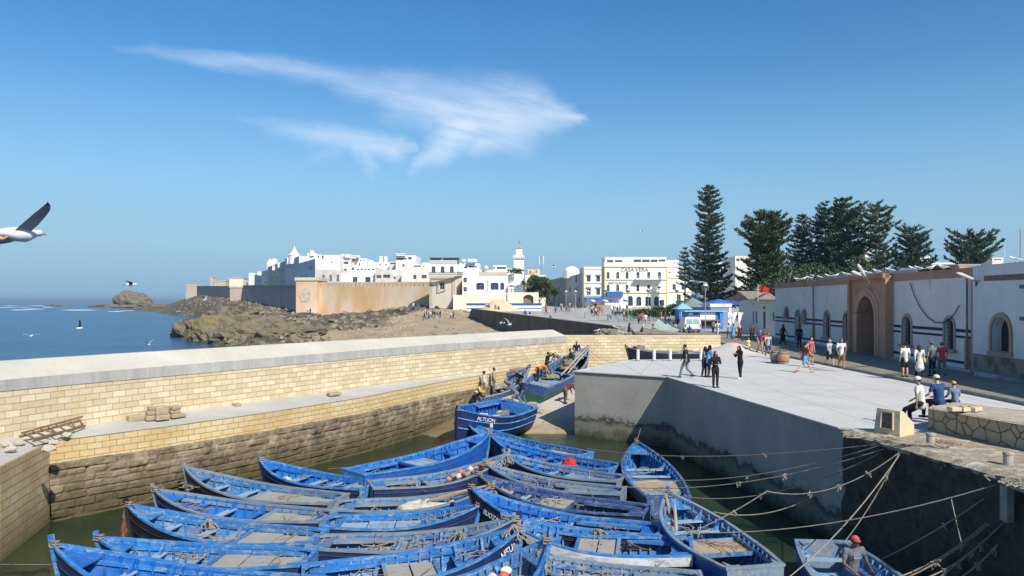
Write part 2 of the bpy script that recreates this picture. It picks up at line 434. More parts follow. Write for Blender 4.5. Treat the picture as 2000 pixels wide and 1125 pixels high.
# ---------------------------------------------------------------- harbour-side ledge wall
ed = [(-13.9, 14.0), (-14.2, 18.0), (-14.8, 22.2), (-15.8, 26.2), (-14.6, 27.6), (-13.2, 29.3), (-10.6, 32.9), (-7.7, 37.8), (-3.9, 46.3), (-.4, 52.6), (3.2, 58.6), (3.9, 59.6)]
def dens(pl, step):
    out = []
    for a, b_ in zip(pl, pl[1:]):
        L = math.dist(a, b_); n = max(1, int(L/step))
        for k in range(n): out.append((lerp(a[0], b_[0], k/n), lerp(a[1], b_[1], k/n)))
    out.append(pl[-1]); return out
LZ = -.87
def wall_grid(pl, z0, z1, step, zs, off, fn):
    """rough face following a plan line; fn(u, z) pushes it outwards"""
    P = dens(pl, step); rows = []; uvs = []; n = max(1, int((z1-z0)/zs)); u = 0; us = []
    for i, p in enumerate(P):
        if i: u += math.dist(P[i-1], p)
        us.append(u)
    for j in range(n+1):
        z = lerp(z0, z1, j/n); row = []
        for i, p in enumerate(P):
            a = P[max(0, i-1)]; b_ = P[min(len(P)-1, i+1)]; d = V((b_[0]-a[0], b_[1]-a[1], 0)).normalized()
            o = off + fn(us[i], z); row.append(V((p[0]+d.y*o, p[1]-d.x*o, z)))
        rows.append(row); uvs.append([(q, z) for q in us])
    return rows, uvs
def courses(h, w, depth, rough):
    def f(u, z):
        k = math.floor(z/h + .25*nz(u*.3, 7)); zz = (z/h) % 1
        uu_ = (u + k*.37*w)/w + .2*nz(k*3.1, u*.5); fx = uu_ % 1
        e = min(zz, 1-zz)*h; ex = min(fx, 1-fx)*w; g = min(e, ex)
        return depth*min(1, g/.045) + .09*nz(math.floor(uu_)*1.7, k*2.3) + rough*fbm(u*2.3, z*2.3) + .10*nz(u*.5, z*.8)
    return f
lw = thing('harbour_wall', 'long harbour wall of worn old stone under ochre blocks below the walkway', 'wall', (-10, 34, WZ))
r, q = wall_grid(ed[3:], WZ-.6, -1.68, .09, .055, .10, courses(.27, .62, .07, .05))
r.append([V((p.x*1.0-.25, p.y+.12, -1.62)) for p in r[-1]]); q.append([(a, b_+.3) for a, b_ in q[-1]])
MB().grid(r, uv=q).build('old_stone_courses', tidal, lw, world=True, smooth=False)
r, q = wall_grid(ed[3:], -1.72, LZ, .5, .85, -.02, lambda u, z: 0)
MB().grid(r, uv=q).build('ochre_block_courses', ochre, lw, world=True)
nw = thing('harbour_wall', 'smooth cream block wall curving into the bottom left corner', 'wall', (-14.5, 20, WZ))
near_m = brick('tidal_block_masonry', (.56, .42, .20), (.64, .52, .31), (.24, .17, .08), .62, .27, .012, (.36, .24, .10), .8, dscale=.4, extra=waterline(-3.6, -2.2, (.17, .12, .045)))
r, q = wall_grid(ed[:4], WZ-.6, LZ-.02, .4, .5, .03, lambda u, z: 0)
r.append([V((p.x-.3, p.y+.05, p.z+.03)) for p in r[-1]]); q.append([(a, b_+.3) for a, b_ in q[-1]])
MB().grid(r, uv=q).build('block_facing', near_m, nw, world=True)
# walkway between ledge and parapet
mb = MB(); P1 = dens(ed, .8); rows = [[], []]
# pair each ledge point with the nearest wall point
for p in P1:
    k = min(range(len(Pb)), key=lambda i: (Pb[i].x-p[0])**2 + (Pb[i].y-p[1])**2); qb = Pb[k] + nrm[k]*.3
    rows[0].append(V((p[0], p[1], LZ))); rows[1].append(V((qb.x, qb.y, interp(qb.y, [36, 50], [ZB, -.83]))))
mid = [[a.lerp(b_, t) + V((0, 0, .03*nz(a.x*2+t*3, a.y))) for a, b_ in zip(*rows)] for t in (.25, .5, .75)]
mb.grid([rows[0]] + mid + [rows[1]]); tag(mb.build('walkway', walk_m), kind='structure')

# ---------------------------------------------------------------- straight block wall at the head of the slipway
sw = thing('stone_wall', 'straight cream block wall crossing behind the white bollards', 'wall', (10, 60, -1.2))
wl_ = [(3.5, 59.5), (4.2, 59.7), (16.9, 62.2)]
Pw = dens(wl_, 1.)
d = V((12.7, 2.5, 0)).normalized(); back = V((-d.y, d.x, 0))*.7
def wtop(x, y): return CZ - 66*y/F
f0 = [V((p[0], p[1], -2.6)) for p in Pw]; f1 = [V((p[0], p[1], wtop(*p)-.12)) for p in Pw]; us = [math.dist(Pw[0], p) for p in Pw]
MB().grid([f0, f1], uv=[[(u_, -2.6) for u_ in us], [(u_, q.z) for u_, q in zip(us, f1)]]).build('block_facing', cream, sw, world=True)
mb = MB(); mb.grid([f1, [q+V((0, -.03, .0)) for q in f1], [q+V((0, -.03, .12)) for q in f1], [q+back+V((0, 0, .12)) for q in f1], [q+back+V((0, 0, -3)) for q in f1]])
mb.build('capping_course', M('cap_block', (.62, .52, .33), (.52, .43, .27), 2.), sw, world=True)
e0, e1 = f0[-1], f1[-1]; L = back.length
MB().face([e0, e0+V((.55, .5, 0))+back, e1+back, e1], [(0, e0.z), (L, e0.z), (L, e1.z), (0, e1.z)]).build('wall_end', cream, sw, world=True)

# ---------------------------------------------------------------- concrete quay, slipway, street
quay = [(3.5, 42.9), (8.05, 39.6), (10.12, 23.6), (10.9, 22.9), (19.2, 22.9), (19.2, 64), (17.2, 62.6), (14.4, 60.6), (13.4, 52.4), (8.2, 51.6)]
mb = MB(); mb.face([(x, y, 0) for x, y in quay]); tag(mb.build('quay', slab_m), kind='structure')
q = thing('quay_wall', 'tall smooth concrete quay wall below the pale slab, half lit and half in shade', 'quay wall', (8, 39.6, WZ))
u0 = 0
mb = MB()
for a, b_ in zip([(8.2, 51.6)] + quay[:3], quay[:4]):
    L = math.dist(a, b_); n = max(1, int(L/1.))
    mb.grid([[V((lerp(a[0], b_[0], k/n), lerp(a[1], b_[1], k/n), z)) for k in range(n+1)] for z in (-5, -.004)])
mb.build('wall_face', qwall_m, q, world=True)
mb = MB()
for a, b_ in zip([(8.2, 51.6)] + quay[:3], quay[:4]):
    mb.bar((a[0], a[1], .0), (b_[0], b_[1], .0), .16, .05)
mb.build('edge_lip', slab_m, q, world=True)
def slip_z(x, y): return -3.42 + (y-43.8)*.15
mb = MB(); rows = []
for j in range(40):
    Y = 42.6 + j*.4
    if Y > 60.5: break
    row = []
    for i in range(16):
        X = lerp(interp(Y, [42.6, 47, 53, 60.5], [-.3, -3.2, .2, 4.2]), interp(Y, [42, 43.2, 51, 58], [3.55, 3.7, 8.1, 13.5]), i/15)
        z = slip_z(X, Y)
        if Y < 43.5: z = max(-4.3, z - (43.6-Y)*1.2)
        row.append((X, Y, z + .02*nz(X, Y)))
    rows.append(row)
mb.grid(rows); slip = mb.build('slipway', concrete('slipway_concrete', (.42, .37, .29), (.54, .50, .42), -3.6, -2.9, (.22, .16, .07))); tag(slip, kind='structure')
mb = MB(); mb.prism([(8.3, 51.7), (16.0, 51.9), (16.6, 60.5), (9, 58.2)], -5, -.75); tag(mb.build('upper_landing', slip.data.materials[0]), kind='structure')
# pale cement mound at the wall's right end
mb = MB(); rows = []
for j in range(9):
    row = []
    for i in range(13):
        X = 14.4 + i*.42; Y = 53.6 + j*1.15
        h = .75*math.exp(-((X-17.3)/1.3)**2 - ((Y-60.0)/2.4)**2)
        row.append((X, Y, -.03 + h + .03*nz(X*2, Y*2)))
    rows.append(row)
mb.grid(rows); tag(mb.build('cement_mound', concrete('mound_cement', (.55, .50, .41), (.64, .60, .51)), smooth=True), kind='structure')
# street and kerb
mb = MB()
ys = [20, 30, 40, 50, 60, 70, 80, 95]
mb.grid([[V((interp(Y, [20, 64, 95], [19.38, 19.38, 19.4]), Y, .15)) for Y in ys], [V((27.6, Y, .15)) for Y in ys]])
tag(mb.build('street', asph), kind='structure')
mb = MB(); mb.box2((19.2, 14, -.3), (19.38, 74, .15)); tag(mb.build('kerb', kerb_m, bev=.015), kind='structure')
mb = MB(); mb.face([(16.9, 62.5, .004), (19.2, 62.5, .004), (19.2, 75, .004), (30, 95, .145), (30, 100, .05), (12, 100, .05), (5.0, 61.8, .004)])
tag(mb.build('forecourt', asph), kind='structure')
# plaza and the land behind it, one sheet to beyond the last houses
edge = [(-14, 300), (-12, 220), (-9.0, 170), (13.9, 97), (9.5, 80), (6, 61.6)]
mb = MB(); Yl = [61.6, 70, 80, 90, 97, 110, 130, 150, 170, 190, 210, 260, 300]
def edgex(Y): return interp(Y, [p[1] for p in edge[::-1]], [p[0] for p in edge[::-1]])
rows = []
for Y in Yl:
    x0 = edgex(Y); rows.append([V((lerp(x0, 420, k/24.), Y, plaza_z(Y) - (.03 if Y < 100 else 0))) for k in range(25)])
rows.append([V((lerp(-160, 900, k/24.), 700, 4)) for k in range(25)])
mb.grid(rows); tag(mb.build('ground', plaza_m), kind='structure')
rw = thing('retaining_wall', 'dark shaded retaining wall running down from the plaza towards the beach', 'wall', (0, 130, -2))
mb = MB(); n = 30; a = V((-9.07, 170, 0)); b_ = V((13.9, 97, 0)); dd = (b_-a).normalized(); nn = V((-dd.y, dd.x, 0))
f = [a.lerp(b_, k/n) for k in range(n+1)] + [V((9.4, 80, 0)), V((5.9, 60.6, 0))]
zt = [lerp(2.3, .62, k/n) for k in range(n+1)] + [.2, .1]
mb.grid([[V((p.x, p.y, -6)) for p in f], [V((p.x, p.y, z)) for p, z in zip(f, zt)]])
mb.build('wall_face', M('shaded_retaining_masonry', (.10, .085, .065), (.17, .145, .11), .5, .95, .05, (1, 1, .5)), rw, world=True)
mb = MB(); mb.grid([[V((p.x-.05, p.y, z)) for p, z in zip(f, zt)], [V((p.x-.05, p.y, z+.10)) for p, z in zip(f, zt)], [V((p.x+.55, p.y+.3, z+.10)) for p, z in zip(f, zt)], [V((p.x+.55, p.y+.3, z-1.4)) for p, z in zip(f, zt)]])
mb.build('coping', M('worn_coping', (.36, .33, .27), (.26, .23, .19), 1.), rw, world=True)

# ---------------------------------------------------------------- old quay at lower right
eq = [(10.15, 23.5), (10.35, 22.4), (10.75, 20.2), (11.2, 17.6), (11.45, 15.5), (11.6, 12)]
Pq = dens(eq, .12)
oq = thing('old_quay_wall', 'ragged dark stone quay wall in deep shade at lower right', 'quay wall', (11, 19, WZ))
def f(u, z): return .03 + .10*fbm(u*1.2, z*1.2) + .05*nz(u*4, z*4) - .06*max(0, z+.4)
P_, U_ = wall_grid(eq[::-1], -5, -.12, .12, .12, .0, lambda u, z: -(.03 + .12*fbm(u*1.2, z*1.4) + .06*nz(u*4, z*4)))
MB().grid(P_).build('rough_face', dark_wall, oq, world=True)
mb = MB(); rows = [[], [], [], []]
for i, (x, y) in enumerate(Pq):
    j = .10*fbm(y*1.3, 3) + .07*nz(y*5, 1)
    rows[0].append(V((x-.02+j*.5, y, -.22+.05*nz(y*4)))); rows[1].append(V((x-.10+j, y, -.10+.03*nz(y*3, 2)))); rows[2].append(V((x+.12+j*.4, y, .0+.03*nz(y*6, 4)))); rows[3].append(V((x+.7, y, .01)))
mb.grid(rows); mb.build('crumbled_edge', earth_m, oq, world=True)
mb = MB(); rows = []
for i in range(26):
    t = i/25; rows.append([V((lerp(interp(y, [12, 15.5, 17.6, 20.2, 22.4, 23.5], [11.9, 11.8, 11.6, 11.15, 10.8, 10.6]), 19.2, t), y, .004 + .025*fbm(t*20, y*1.6))) for y in [12 + k*.3 for k in range(37)]])
mb.grid(rows); tag(mb.build('old_quay_ground', earth_m, smooth=True), kind='structure')
# protruding iron-grey fender brackets at the frame edge
mb = MB(); mb.box2((10.95, 17.0, -1.0), (11.12, 17.25, -.12)); mb.box2((11.05, 16.2, -1.1), (11.2, 16.4, -.12)); mb.box2((10.95, 16.2, -.2), (11.2, 17.25, -.1))
tag(mb.build('mooring_bracket', M('weathered_concrete', (.35, .31, .24), (.25, .22, .17), 3.), world=True, bev=.01), 'weathered bracket jutting from the dark quay wall at the right edge', 'bracket')
# ---------------------------------------------------------------- shore: rocks and sand beyond the sea wall
mb = MB()
PX = [150 + i*3.0 for i in range(360)]
YS = []
y_ = 62.
while y_ < 760: YS.append(y_); y_ *= 1.0105
def shore_z(px, Y):
    x = (px-CX)*Y/F
    zl = interp(Y, [60, 100, 130, 165, 190, 240, 300, 400, 480, 600, 800], [-5, -4.6, -3.7, -2.3, -1.1, .8, 1.8, 3.2, 5.6, 8.2, 8])
    zr = interp(Y, [60, 100, 130, 150, 190, 235, 300], [-4.6, -3.7, -2.7, -1.5, 1.9, 3.2, 3.4])
    k = sstep(640, 900, px); z = lerp(zl, zr, k)
    le = interp(Y, [60, 120, 135, 150, 165, 176, 190, 205, 225, 260, 300, 350, 372, 400, 450, 560, 700, 800], [520, 430, 392, 372, 345, 342, 372, 395, 440, 450, 448, 430, 370, 330, 300, 270, 200, 190])
    edge_w = interp(Y, [60, 200, 400, 800], [45, 35, 60, 90])
    m_ = sstep(le-8, le+edge_w, px)
    sand = sstep(690, 830, px + 60*nz(x*.04, Y*.03)) * sstep(205, 175, Y) + sstep(600, 640, px)*sstep(200, 210, Y)
    sand = max(sand, .9*sstep(600, 640, px + 50*nz(x*.05, 4+Y*.05)) * sstep(168, 150, Y))
    # dark rock reef line in front of the sand
    reef = math.exp(-((Y-(196-.03*(px-700)))/9.)**2) * sstep(860, 800, px); sand = sand*(1-reef*.9)
    r = ridge(x*.10, Y*.055, 1.3, 5); r2 = ridge(x*.33, Y*.2, 5.1, 3)
    amp = interp(Y, [60, 120, 170, 240, 400, 700], [.5, 1.1, 1.2, .35, 1.1, 1.6])*(1-sand*.93)
    bumpz = amp*(r-.25)*1.15 + amp*.8*r2 + amp*.35*ridge(px*.9, Y*.55, 9, 2)
    bumpz = round(bumpz*2.2)/2.2*.6 + bumpz*.4
    far = sstep(330, 400, px) if Y > 380 else 1
    if Y > 380: z = lerp(-3.2+.8*nz(px*.03, Y*.01), z, sstep(300, 400, px))
    z = z + bumpz + (.5*reef) + sand*.18*fbm(x*.4, Y*.25)
    z = lerp(-5.2, z, m_) if m_ < 1 else z
    return z, sand
rows = []; sd = []
for Y in YS:
    row = []
    for px in PX:
        X = (px-CX)*Y/F
        if X > edgex(Y) + .6: X = edgex(Y) + .6
        z, s_ = shore_z(px, Y); row.append((X, Y, z)); sd.append(s_)
    rows.append(row)
mb.grid(rows)
m, nt, b = new_mat('shore_rock_and_sand')
a_ = node(nt, 'ShaderNodeAttribute', attribute_name='sand'); v = coords(nt)
rockc = ramp(nt, noi(nt, v, .22, 8., .7), [(.3, (.05, .042, .028)), (.5, (.14, .115, .072)), (.7, (.29, .25, .17))])
rockc = mixc(nt, .6, rockc, ramp(nt, noi(nt, v, 1.2, 6., .8), [(.35, .35), (.6, 1.)]), 'MULTIPLY')
sandc = ramp(nt, noi(nt, v, .25, 8., .75), [(.35, (.37, .28, .165)), (.55, (.50, .40, .25)), (.7, (.44, .34, .21))])
pebb = ramp(nt, noi(nt, v, 2.2, 6., .8), [(.38, .5), (.5, 1.)])
sandc = mixc(nt, .5, sandc, pebb, 'MULTIPLY')
af = math_(nt, 'ADD', a_.outputs['Fac'], math_(nt, 'MULTIPLY', math_(nt, 'SUBTRACT', noi(nt, v, .5, 6., .7), .5), .6))
colr = mixc(nt, ramp(nt, af, [(.42, 0.), (.6, 1.)]), rockc, sandc)
nt.links.new(colr, b.inputs['Base Color']); b.inputs['Roughness'].default_value = .95
bump(nt, b, noi(nt, v, 1.5, 8., .8), .5)
o = mb.build('shore', m, smooth=False); tag(o, kind='structure')
at_ = o.data.attributes.new('sand', 'FLOAT', 'POINT'); at_.data.foreach_set('value', sd)
rock_m = M('dark_reef_rock', (.05, .042, .028), (.20, .17, .11), .35, .95, .5, c3=(.11, .09, .058), lo=.3, hi=.7)
def rock(name, c, size, label, cat='rock', group=None, mat=None, seed=0, n=14, sharp=.35, flat=.0):
    mb = MB(); rows = []
    for j in range(n+1):
        t = PI*(.02+.96*j/n); row = []
        for k in range(n*2):
            a = PI*k/n; d = V((math.sin(t)*math.cos(a), math.sin(t)*math.sin(a), math.cos(t)))
            r = 1 + sharp*fbm(d.x*1.6+seed, d.y*1.6, d.z*1.6+seed, 4) + sharp*.5*ridge(d.x*3+seed, d.y*3, d.z*3, 3) - sharp*.3
            row.append(V((d.x*size[0]*r, d.y*size[1]*r, max(-size[2]*.6, d.z*size[2]*r)+size[2]*.45)))
        rows.append(row)
    mb.grid(rows, True); o = mb.build(name, mat or rock_m); o.location = c; tag(o, label, cat, group); return o
mb = MB(); rr = random.Random(5)
for k in range(2600):
    Y = 118 + (rr.random()**1.4)*330; px = rr.uniform(345, 900 if Y < 215 else 620); z, s_ = shore_z(px, Y)
    if z < WZ+.2 or (Y > 203 and px > 560): continue
    if s_ > .5 and rr.random() > .35: continue
    a = rr.uniform(.2, 1.15)*(.45 if s_ > .5 else 1)*(1 if Y < 190 else .75); x = (px-CX)*Y/F; i0 = len(mb.v)
    Rm = Matrix.Rotation(rr.uniform(0, 6.3), 3, 'Z') @ Matrix.Rotation(rr.uniform(-.7, .7), 3, 'X') @ Matrix.Rotation(rr.uniform(-.5, .5), 3, 'Y')
    mb.box((x, Y, z), (a*rr.uniform(.8, 1.9), a*rr.uniform(.7, 1.5), a*rr.uniform(.4, 1.1)), Rm)
    for q_ in range(i0, len(mb.v)):
        p = mb.v[q_]; mb.v[q_] = (p[0]+rr.uniform(-.2, .2)*a, p[1]+rr.uniform(-.2, .2)*a, p[2]+rr.uniform(-.25, .25)*a)
tag(mb.build('loose_rocks', M('loose_rock', (.055, .046, .03), (.27, .23, .155), .35, .95, .2, c3=(.14, .115, .072), lo=.3, hi=.7)), kind='stuff')
# near outcrop boulders on the waterline
for i, (px, py, Y, sx, sy, sz, lab) in enumerate([
    (372, 657, 166, 3.4, 3, 2.6, 'dark jagged rock at the far left tip of the outcrop in the sea'),
    (352, 657, 168, 2.2, 2, 1.2, 'low dark rock barely above the sea, leftmost of the outcrop'),
    (402, 664, 150, 3.6, 3, 3.4, 'rounded yellowish boulder at the seaward foot of the outcrop'),
    (430, 650, 158, 4, 4, 3.3, 'grey cleft boulder right behind the rounded yellowish one'),
    (452, 668, 136, 4, 3, 2.4, 'low grey boulder in front of the outcrop by the wall coping'),
    (488, 660, 140, 4.5, 3.4, 2.6, 'pale flat-topped boulder in the middle of the outcrop foot'),
    (520, 650, 150, 5, 4, 2.4, 'broad dark boulder below the man in white on the rocks'),
    (540, 663, 138, 5, 3, 2.0, 'low brown boulder near the white coping, right of the pale one'),
    (455, 634, 185, 5.5, 4, 3.2, 'dark upright boulder behind the outcrop at the bay edge'),
    (590, 655, 140, 4, 3, 1.4, 'small brown rock at the start of the sand')]):
    p = atY(px, py, Y); rock('rock', (p.x, p.y, max(p.z, WZ-.4)), (sx, sy, sz), lab, seed=i*3.1, mat=M('yellow_rock', (.22, .18, .08), (.16, .13, .07), .5, .95, .3) if i == 2 else None)
for i, (px, py, Y, sx, sy, sz, lab) in enumerate([
    (257, 598, 1000, 24, 14, 15, 'flat-topped rocky islet standing in the sea below the distant gull'),
    (222, 600, 1000, 32, 14, 4, 'long low reef running left from the rocky islet'),
    (300, 601, 900, 34, 14, 4.5, 'low reef running right from the rocky islet towards the shore'),
    (345, 601, 700, 26, 16, 4.5, 'low grey headland below the far end of the ramparts'),
    (115, 598, 1300, 22, 10, 3, 'faint low skerry far out to the left of the islet')]):
    p = atY(px, py, Y); rock('islet', (p.x, p.y, WZ-1), (sx, sy, sz), lab, 'rock', seed=20+i*2.7, sharp=.28, n=18)
# boulders below the retaining wall
for i, (px, py, Y, s) in enumerate([(1170, 655, 82, 1.0), (1186, 655, 80, 1.3), (1203, 655, 79, 1.2), (1216, 652, 84, 1.2)]):
    p = atY(px, py, Y); rock('boulder', (p.x, p.y, p.z-.1), (s*.75, s*.6, s*.42), ['mossy boulder behind the block wall under a standing gull', 'grey boulder right of the mossy one behind the block wall', 'grey flat boulder below the second gull behind the block wall', 'boulder beside the seated woman behind the block wall'][i], 'rock', seed=50+i, sharp=.25, mat=M('grey_boulder', (.16, .145, .11), (.27, .24, .18), 1., .95, .05))
# breaking waves, far out
mb = MB(); fm = M('sea_foam', (.8, .82, .84), (.65, .7, .75), 2.)
for (px, py, L, w_) in [(33, 605.5, 22, 1.2), (62, 604, 26, 1.4), (152, 605.8, 46, 1.6), (8, 600.5, 30, .8), (75, 597, 30, .7), (90, 600, 14, .9), (220, 608.5, 18, .5), (230, 608, 12, .6), (410, 620.5, 6, .5), (18, 597, 20, .6), (45, 600, 15, .6), (250, 606.5, 20, .5)]:
    Y = 7.5*F/(py-HY); x = (px-CX)*Y/F; pts = []
    for k in range(17):
        t = k/16*2-1; pts.append((x + t*L*.5*Y/900, Y + 5*nz(px+t*2)+3*t*t*Y/600, (1-t*t)))
    sc = Y/700
    mb.grid([[V((a, b_ - 1.2*w_*sc*c_, WZ-.04)) for a, b_, c_ in pts], [V((a, b_ - .6*w_*sc*c_, WZ+.28*w_*c_*sc*(1+.5*nz(a*.3)))) for a, b_, c_ in pts], [V((a, b_ + 1.2*w_*sc*c_, WZ-.04)) for a, b_, c_ in pts]])
tag(mb.build('surf', fm, smooth=True), kind='stuff')
# sand heap on the plaza edge, rubble heap, loose stones on the walkway
def heap(name, c, rx, ry, h, mat, label, cat, peaks, n=26, rough=.06):
    mb = MB(); rows = []
    for i in range(n+1):
        row = []
        for j in range(n+1):
            x = (i/n*2-1)*rx; y = (j/n*2-1)*ry; z = -.3
            for (qx, qy, qr, qh) in peaks: z = max(z, qh*h*(1-math.hypot((x/rx-qx), (y/ry-qy))/qr))
            row.append(V((x, y, z + rough*fbm(x*.8, y*.8) if z > -.3 else -.3)))
        rows.append(row)
    mb.grid(rows); o = mb.build(name, mat, smooth=True); o.location = c; return tag(o, label, cat)
p = atg(978, 607)
heap('sand_heap', (p.x, p.y, p.z-.2), 5.4, 5, 3.1, M('heap_sand', (.56, .42, .25), (.62, .48, .30), .5, .95, .08), 'tall golden heap of building sand with two tops beside the striped fence', 'sand heap', [(-.22, 0, .8, 1.), (.12, .1, .85, .95), (.5, 0, .55, .4)])
stone_m = M('loose_block', (.42, .34, .22), (.30, .24, .16), 4., .95, .03)
k = 0
for (px, py, sx, sz, h0, lab) in [(265, 818, .75, .34, 0, 'rounded tan stone at the left end of the rubble row on the walkway'), (292, 817, .42, .3, 0, 'lowest block of the left stack of rubble on the walkway'), (294, 817, .40, .26, .30, 'second block up in the left stack of rubble'), (296, 817, .34, .24, .56, 'topmost block of the left stack of rubble'),
    (316, 816, .66, .3, 0, 'long block at the foot of the middle rubble stack'), (315, 816, .60, .48, .30, 'big pale block on top of the middle rubble stack'), (341, 812, .5, .26, 0, 'bottom block of the right rubble stack on the walkway'), (341, 812, .48, .2, .26, 'flat block in the middle of the right rubble stack'), (341, 812, .46, .24, .46, 'top block of the right rubble stack'), (355, 810, .3, .2, 0, 'small block at the right foot of the rubble row'),
    (652, 768, .8, .22, 0, 'lone flat stone lying on the walkway halfway along'), (462, 790, .34, .22, 0, 'small stone alone at the foot of the long wall'), (240, 817, .26, .14, 0, 'little dark stone left of the rubble row')]:
    p = at(px, py+4, ZB-.08); mb = MB(); sx *= .8; sz *= .7; h0 *= .7; mb.box((0, 0, sz/2), (sx, .30+.1*rnd.random(), sz), Matrix.Rotation(.9+.15*rnd.uniform(-1, 1), 3, 'Z'))
    o = mb.build('stone_block', stone_m, bev=.04); o.location = (p.x, p.y, p.z+h0); tag(o, lab, 'stone block', 'loose blocks on the walkway'); k += 1
for i, (px, py, s) in enumerate([(12, 872, .5), (40, 868, .35), (105, 868, .42), (130, 852, .38), (95, 880, .5), (22, 880, .4)]):
    p = at(px, py, ZB-.1); rock('rubble_stone', (p.x, p.y, p.z), (s*.42, s*.4, s*.25), ['pale broken stone by the wall at the left edge', 'pale stone left of the wooden ladder', 'pale chunk at the end of the ledge blocks', 'pale chunk below the wooden ladder', 'broad broken stone at the ledge corner', 'low stone at the very left of the walkway'][i], 'stone', 'broken stones at the ledge corner', mat=M('pale_rubble', (.52, .47, .38), (.40, .34, .25), 3.), seed=70+i, n=8)
# wooden ladder lying on the walkway against the wall
wood = M('weathered_wood', (.26, .17, .09), (.15, .10, .06), 3., .85, .01, (1, 1, 6))
L_ = thing('ladder', 'weathered wooden ladder lying on its side along the walkway at far left', 'ladder', tuple(at(100, 848, ZB)))
A = [at(38, 853, ZB+.10), at(158, 821, ZB+.25)]; B = [at(64, 861, ZB+.05), at(166, 832, ZB+.02)]
for a, b_ in (A, B): mb = MB(); mb.bar(a, b_, .06, .08); mb.build('rail', wood, L_, world=True)
mb = MB(); mb.bar(A[0]+V((0, .1, .1)), A[1]+V((0, .1, .12)), .05, .06); mb.build('rail', wood, L_, world=True)
for k in range(8):
    t = (k+.6)/8; mb = MB(); mb.bar(A[0].lerp(A[1], t)+V((0, 0, .06)), B[0].lerp(B[1], t-.04+.05*(k % 3))+V((0, 0, .06)), .05, .05); mb.build('rung', wood, L_, world=True)
# ---------------------------------------------------------------- walls with openings
def facade(mb, A, B, z0, z1, ops, depth=.25, back=None):
    """ops: list of (u0, u1, w0, w1, arch) cut through the panel between A and B; mb gets the panel and its reveals.
    returns outlines of the openings (list of world points at the back of the reveal)"""
    A = V((A[0], A[1], 0)); B = V((B[0], B[1], 0)); L = (B-A).length; d = (B-A)/L
    n = V((d.y, -d.x, 0))                      # towards the viewer
    def P(u, z, o=0.): q = A + d*u - n*o; return V((q.x, q.y, z))
    def quad(u0, u1, a, b_):
        if u1-u0 > 1e-4 and b_-a > 1e-4: mb.face([P(u0, a), P(u1, a), P(u1, b_), P(u0, b_)], [(u0, a), (u1, a), (u1, b_), (u0, b_)])
    outs = []
    ub = sorted({0., L} | {o[0] for o in ops} | {o[1] for o in ops}); zb_ = sorted({z0, z1} | {o[2] for o in ops} | {o[3] for o in ops})
    for ua, uc in zip(ub, ub[1:]):
        run = None
        for za_, zc in zip(zb_, zb_[1:]):
            cu, cz = (ua+uc)/2, (za_+zc)/2
            hole = any(o[0] < cu < o[1] and o[2] < cz < o[3] for o in ops)
            if not hole and run is None: run = za_
            if hole and run is not None: quad(ua, uc, run, za_); run = None
        if run is not None: quad(ua, uc, run, z1)
    for (a, b_, w0, w1, arch) in ops:
        if arch:
            r = (b_-a)/2; rise = r*(arch if arch is not True else 1); c = (a+b_)/2; zs = w1-rise; n_ = 10
            pts = [(c - r*math.cos(PI*k/n_), zs + rise*math.sin(PI*k/n_)) for k in range(n_+1)]
            for p, q in zip(pts, pts[1:]): mb.face([P(p[0], p[1]), P(q[0], q[1]), P(q[0], w1), P(p[0], w1)][:4] if abs(q[1]-w1)+abs(p[1]-w1) > 1e-6 else [P(p[0], p[1]), P(q[0], q[1]), P(q[0], w1+.001)], None)
            out = [(a, w0), (b_, w0)] + pts[::-1]
        else: out = [(a, w0), (b_, w0), (b_, w1), (a, w1)]
        for i in range(len(out)):
            p = out[i]; q = out[(i+1) % len(out)]
            mb.face([P(p[0], p[1]), P(p[0], p[1], depth), P(q[0], q[1], depth), P(q[0], q[1])])
        outs.append([P(p[0], p[1], depth-.002) for p in out])
    return outs, P
def uz(A, B, px, py):
    """a pixel of the photograph -> (distance along the facade A-B, height)"""
    k = (px-CX)/F; A = V((A[0], A[1], 0)); B = V((B[0], B[1], 0)); d = B-A; L = d.length; d /= L
    u = (k*A.y - A.x)/(d.x - k*d.y); p = A + d*u
    return u, CZ - (py-HY)*p.y/F

white = M('lime_white', (.80, .79, .76), (.74, .72, .68), .4, .9, .01)
white2 = M('weathered_white', (.78, .77, .74), (.55, .52, .47), .25, .9, .01, c3=(.74, .72, .68))
creamw = M('cream_plaster', (.68, .61, .47), (.74, .68, .55), .4, .9, .01)
greyw = M('bare_grey_render', (.46, .44, .39), (.58, .56, .50), .6, .95, .02)
bluew = M('bluish_plaster', (.58, .60, .63), (.5, .52, .56), .4, .9, .01)
tanw = M('tan_plaster', (.56, .46, .34), (.48, .38, .27), .3, .9, .02)
glass = M('dark_window', (.03, .035, .05), (.06, .07, .09), 2., .25, 0)
bframe = M('blue_window_paint', (.05, .12, .38), (.08, .17, .42), 3., .6, 0)
gframe = M('grey_window_paint', (.22, .24, .25), (.32, .33, .33), 3., .6, 0)
wframe = M('white_window_paint', (.7, .7, .68), (.6, .6, .58), 3., .6, 0)
cyanf = M('turquoise_paint', (.03, .22, .36), (.05, .30, .45), 3., .5, 0)
dtrim = M('dark_trim', (.10, .10, .10), (.16, .15, .14), 3., .7, 0)

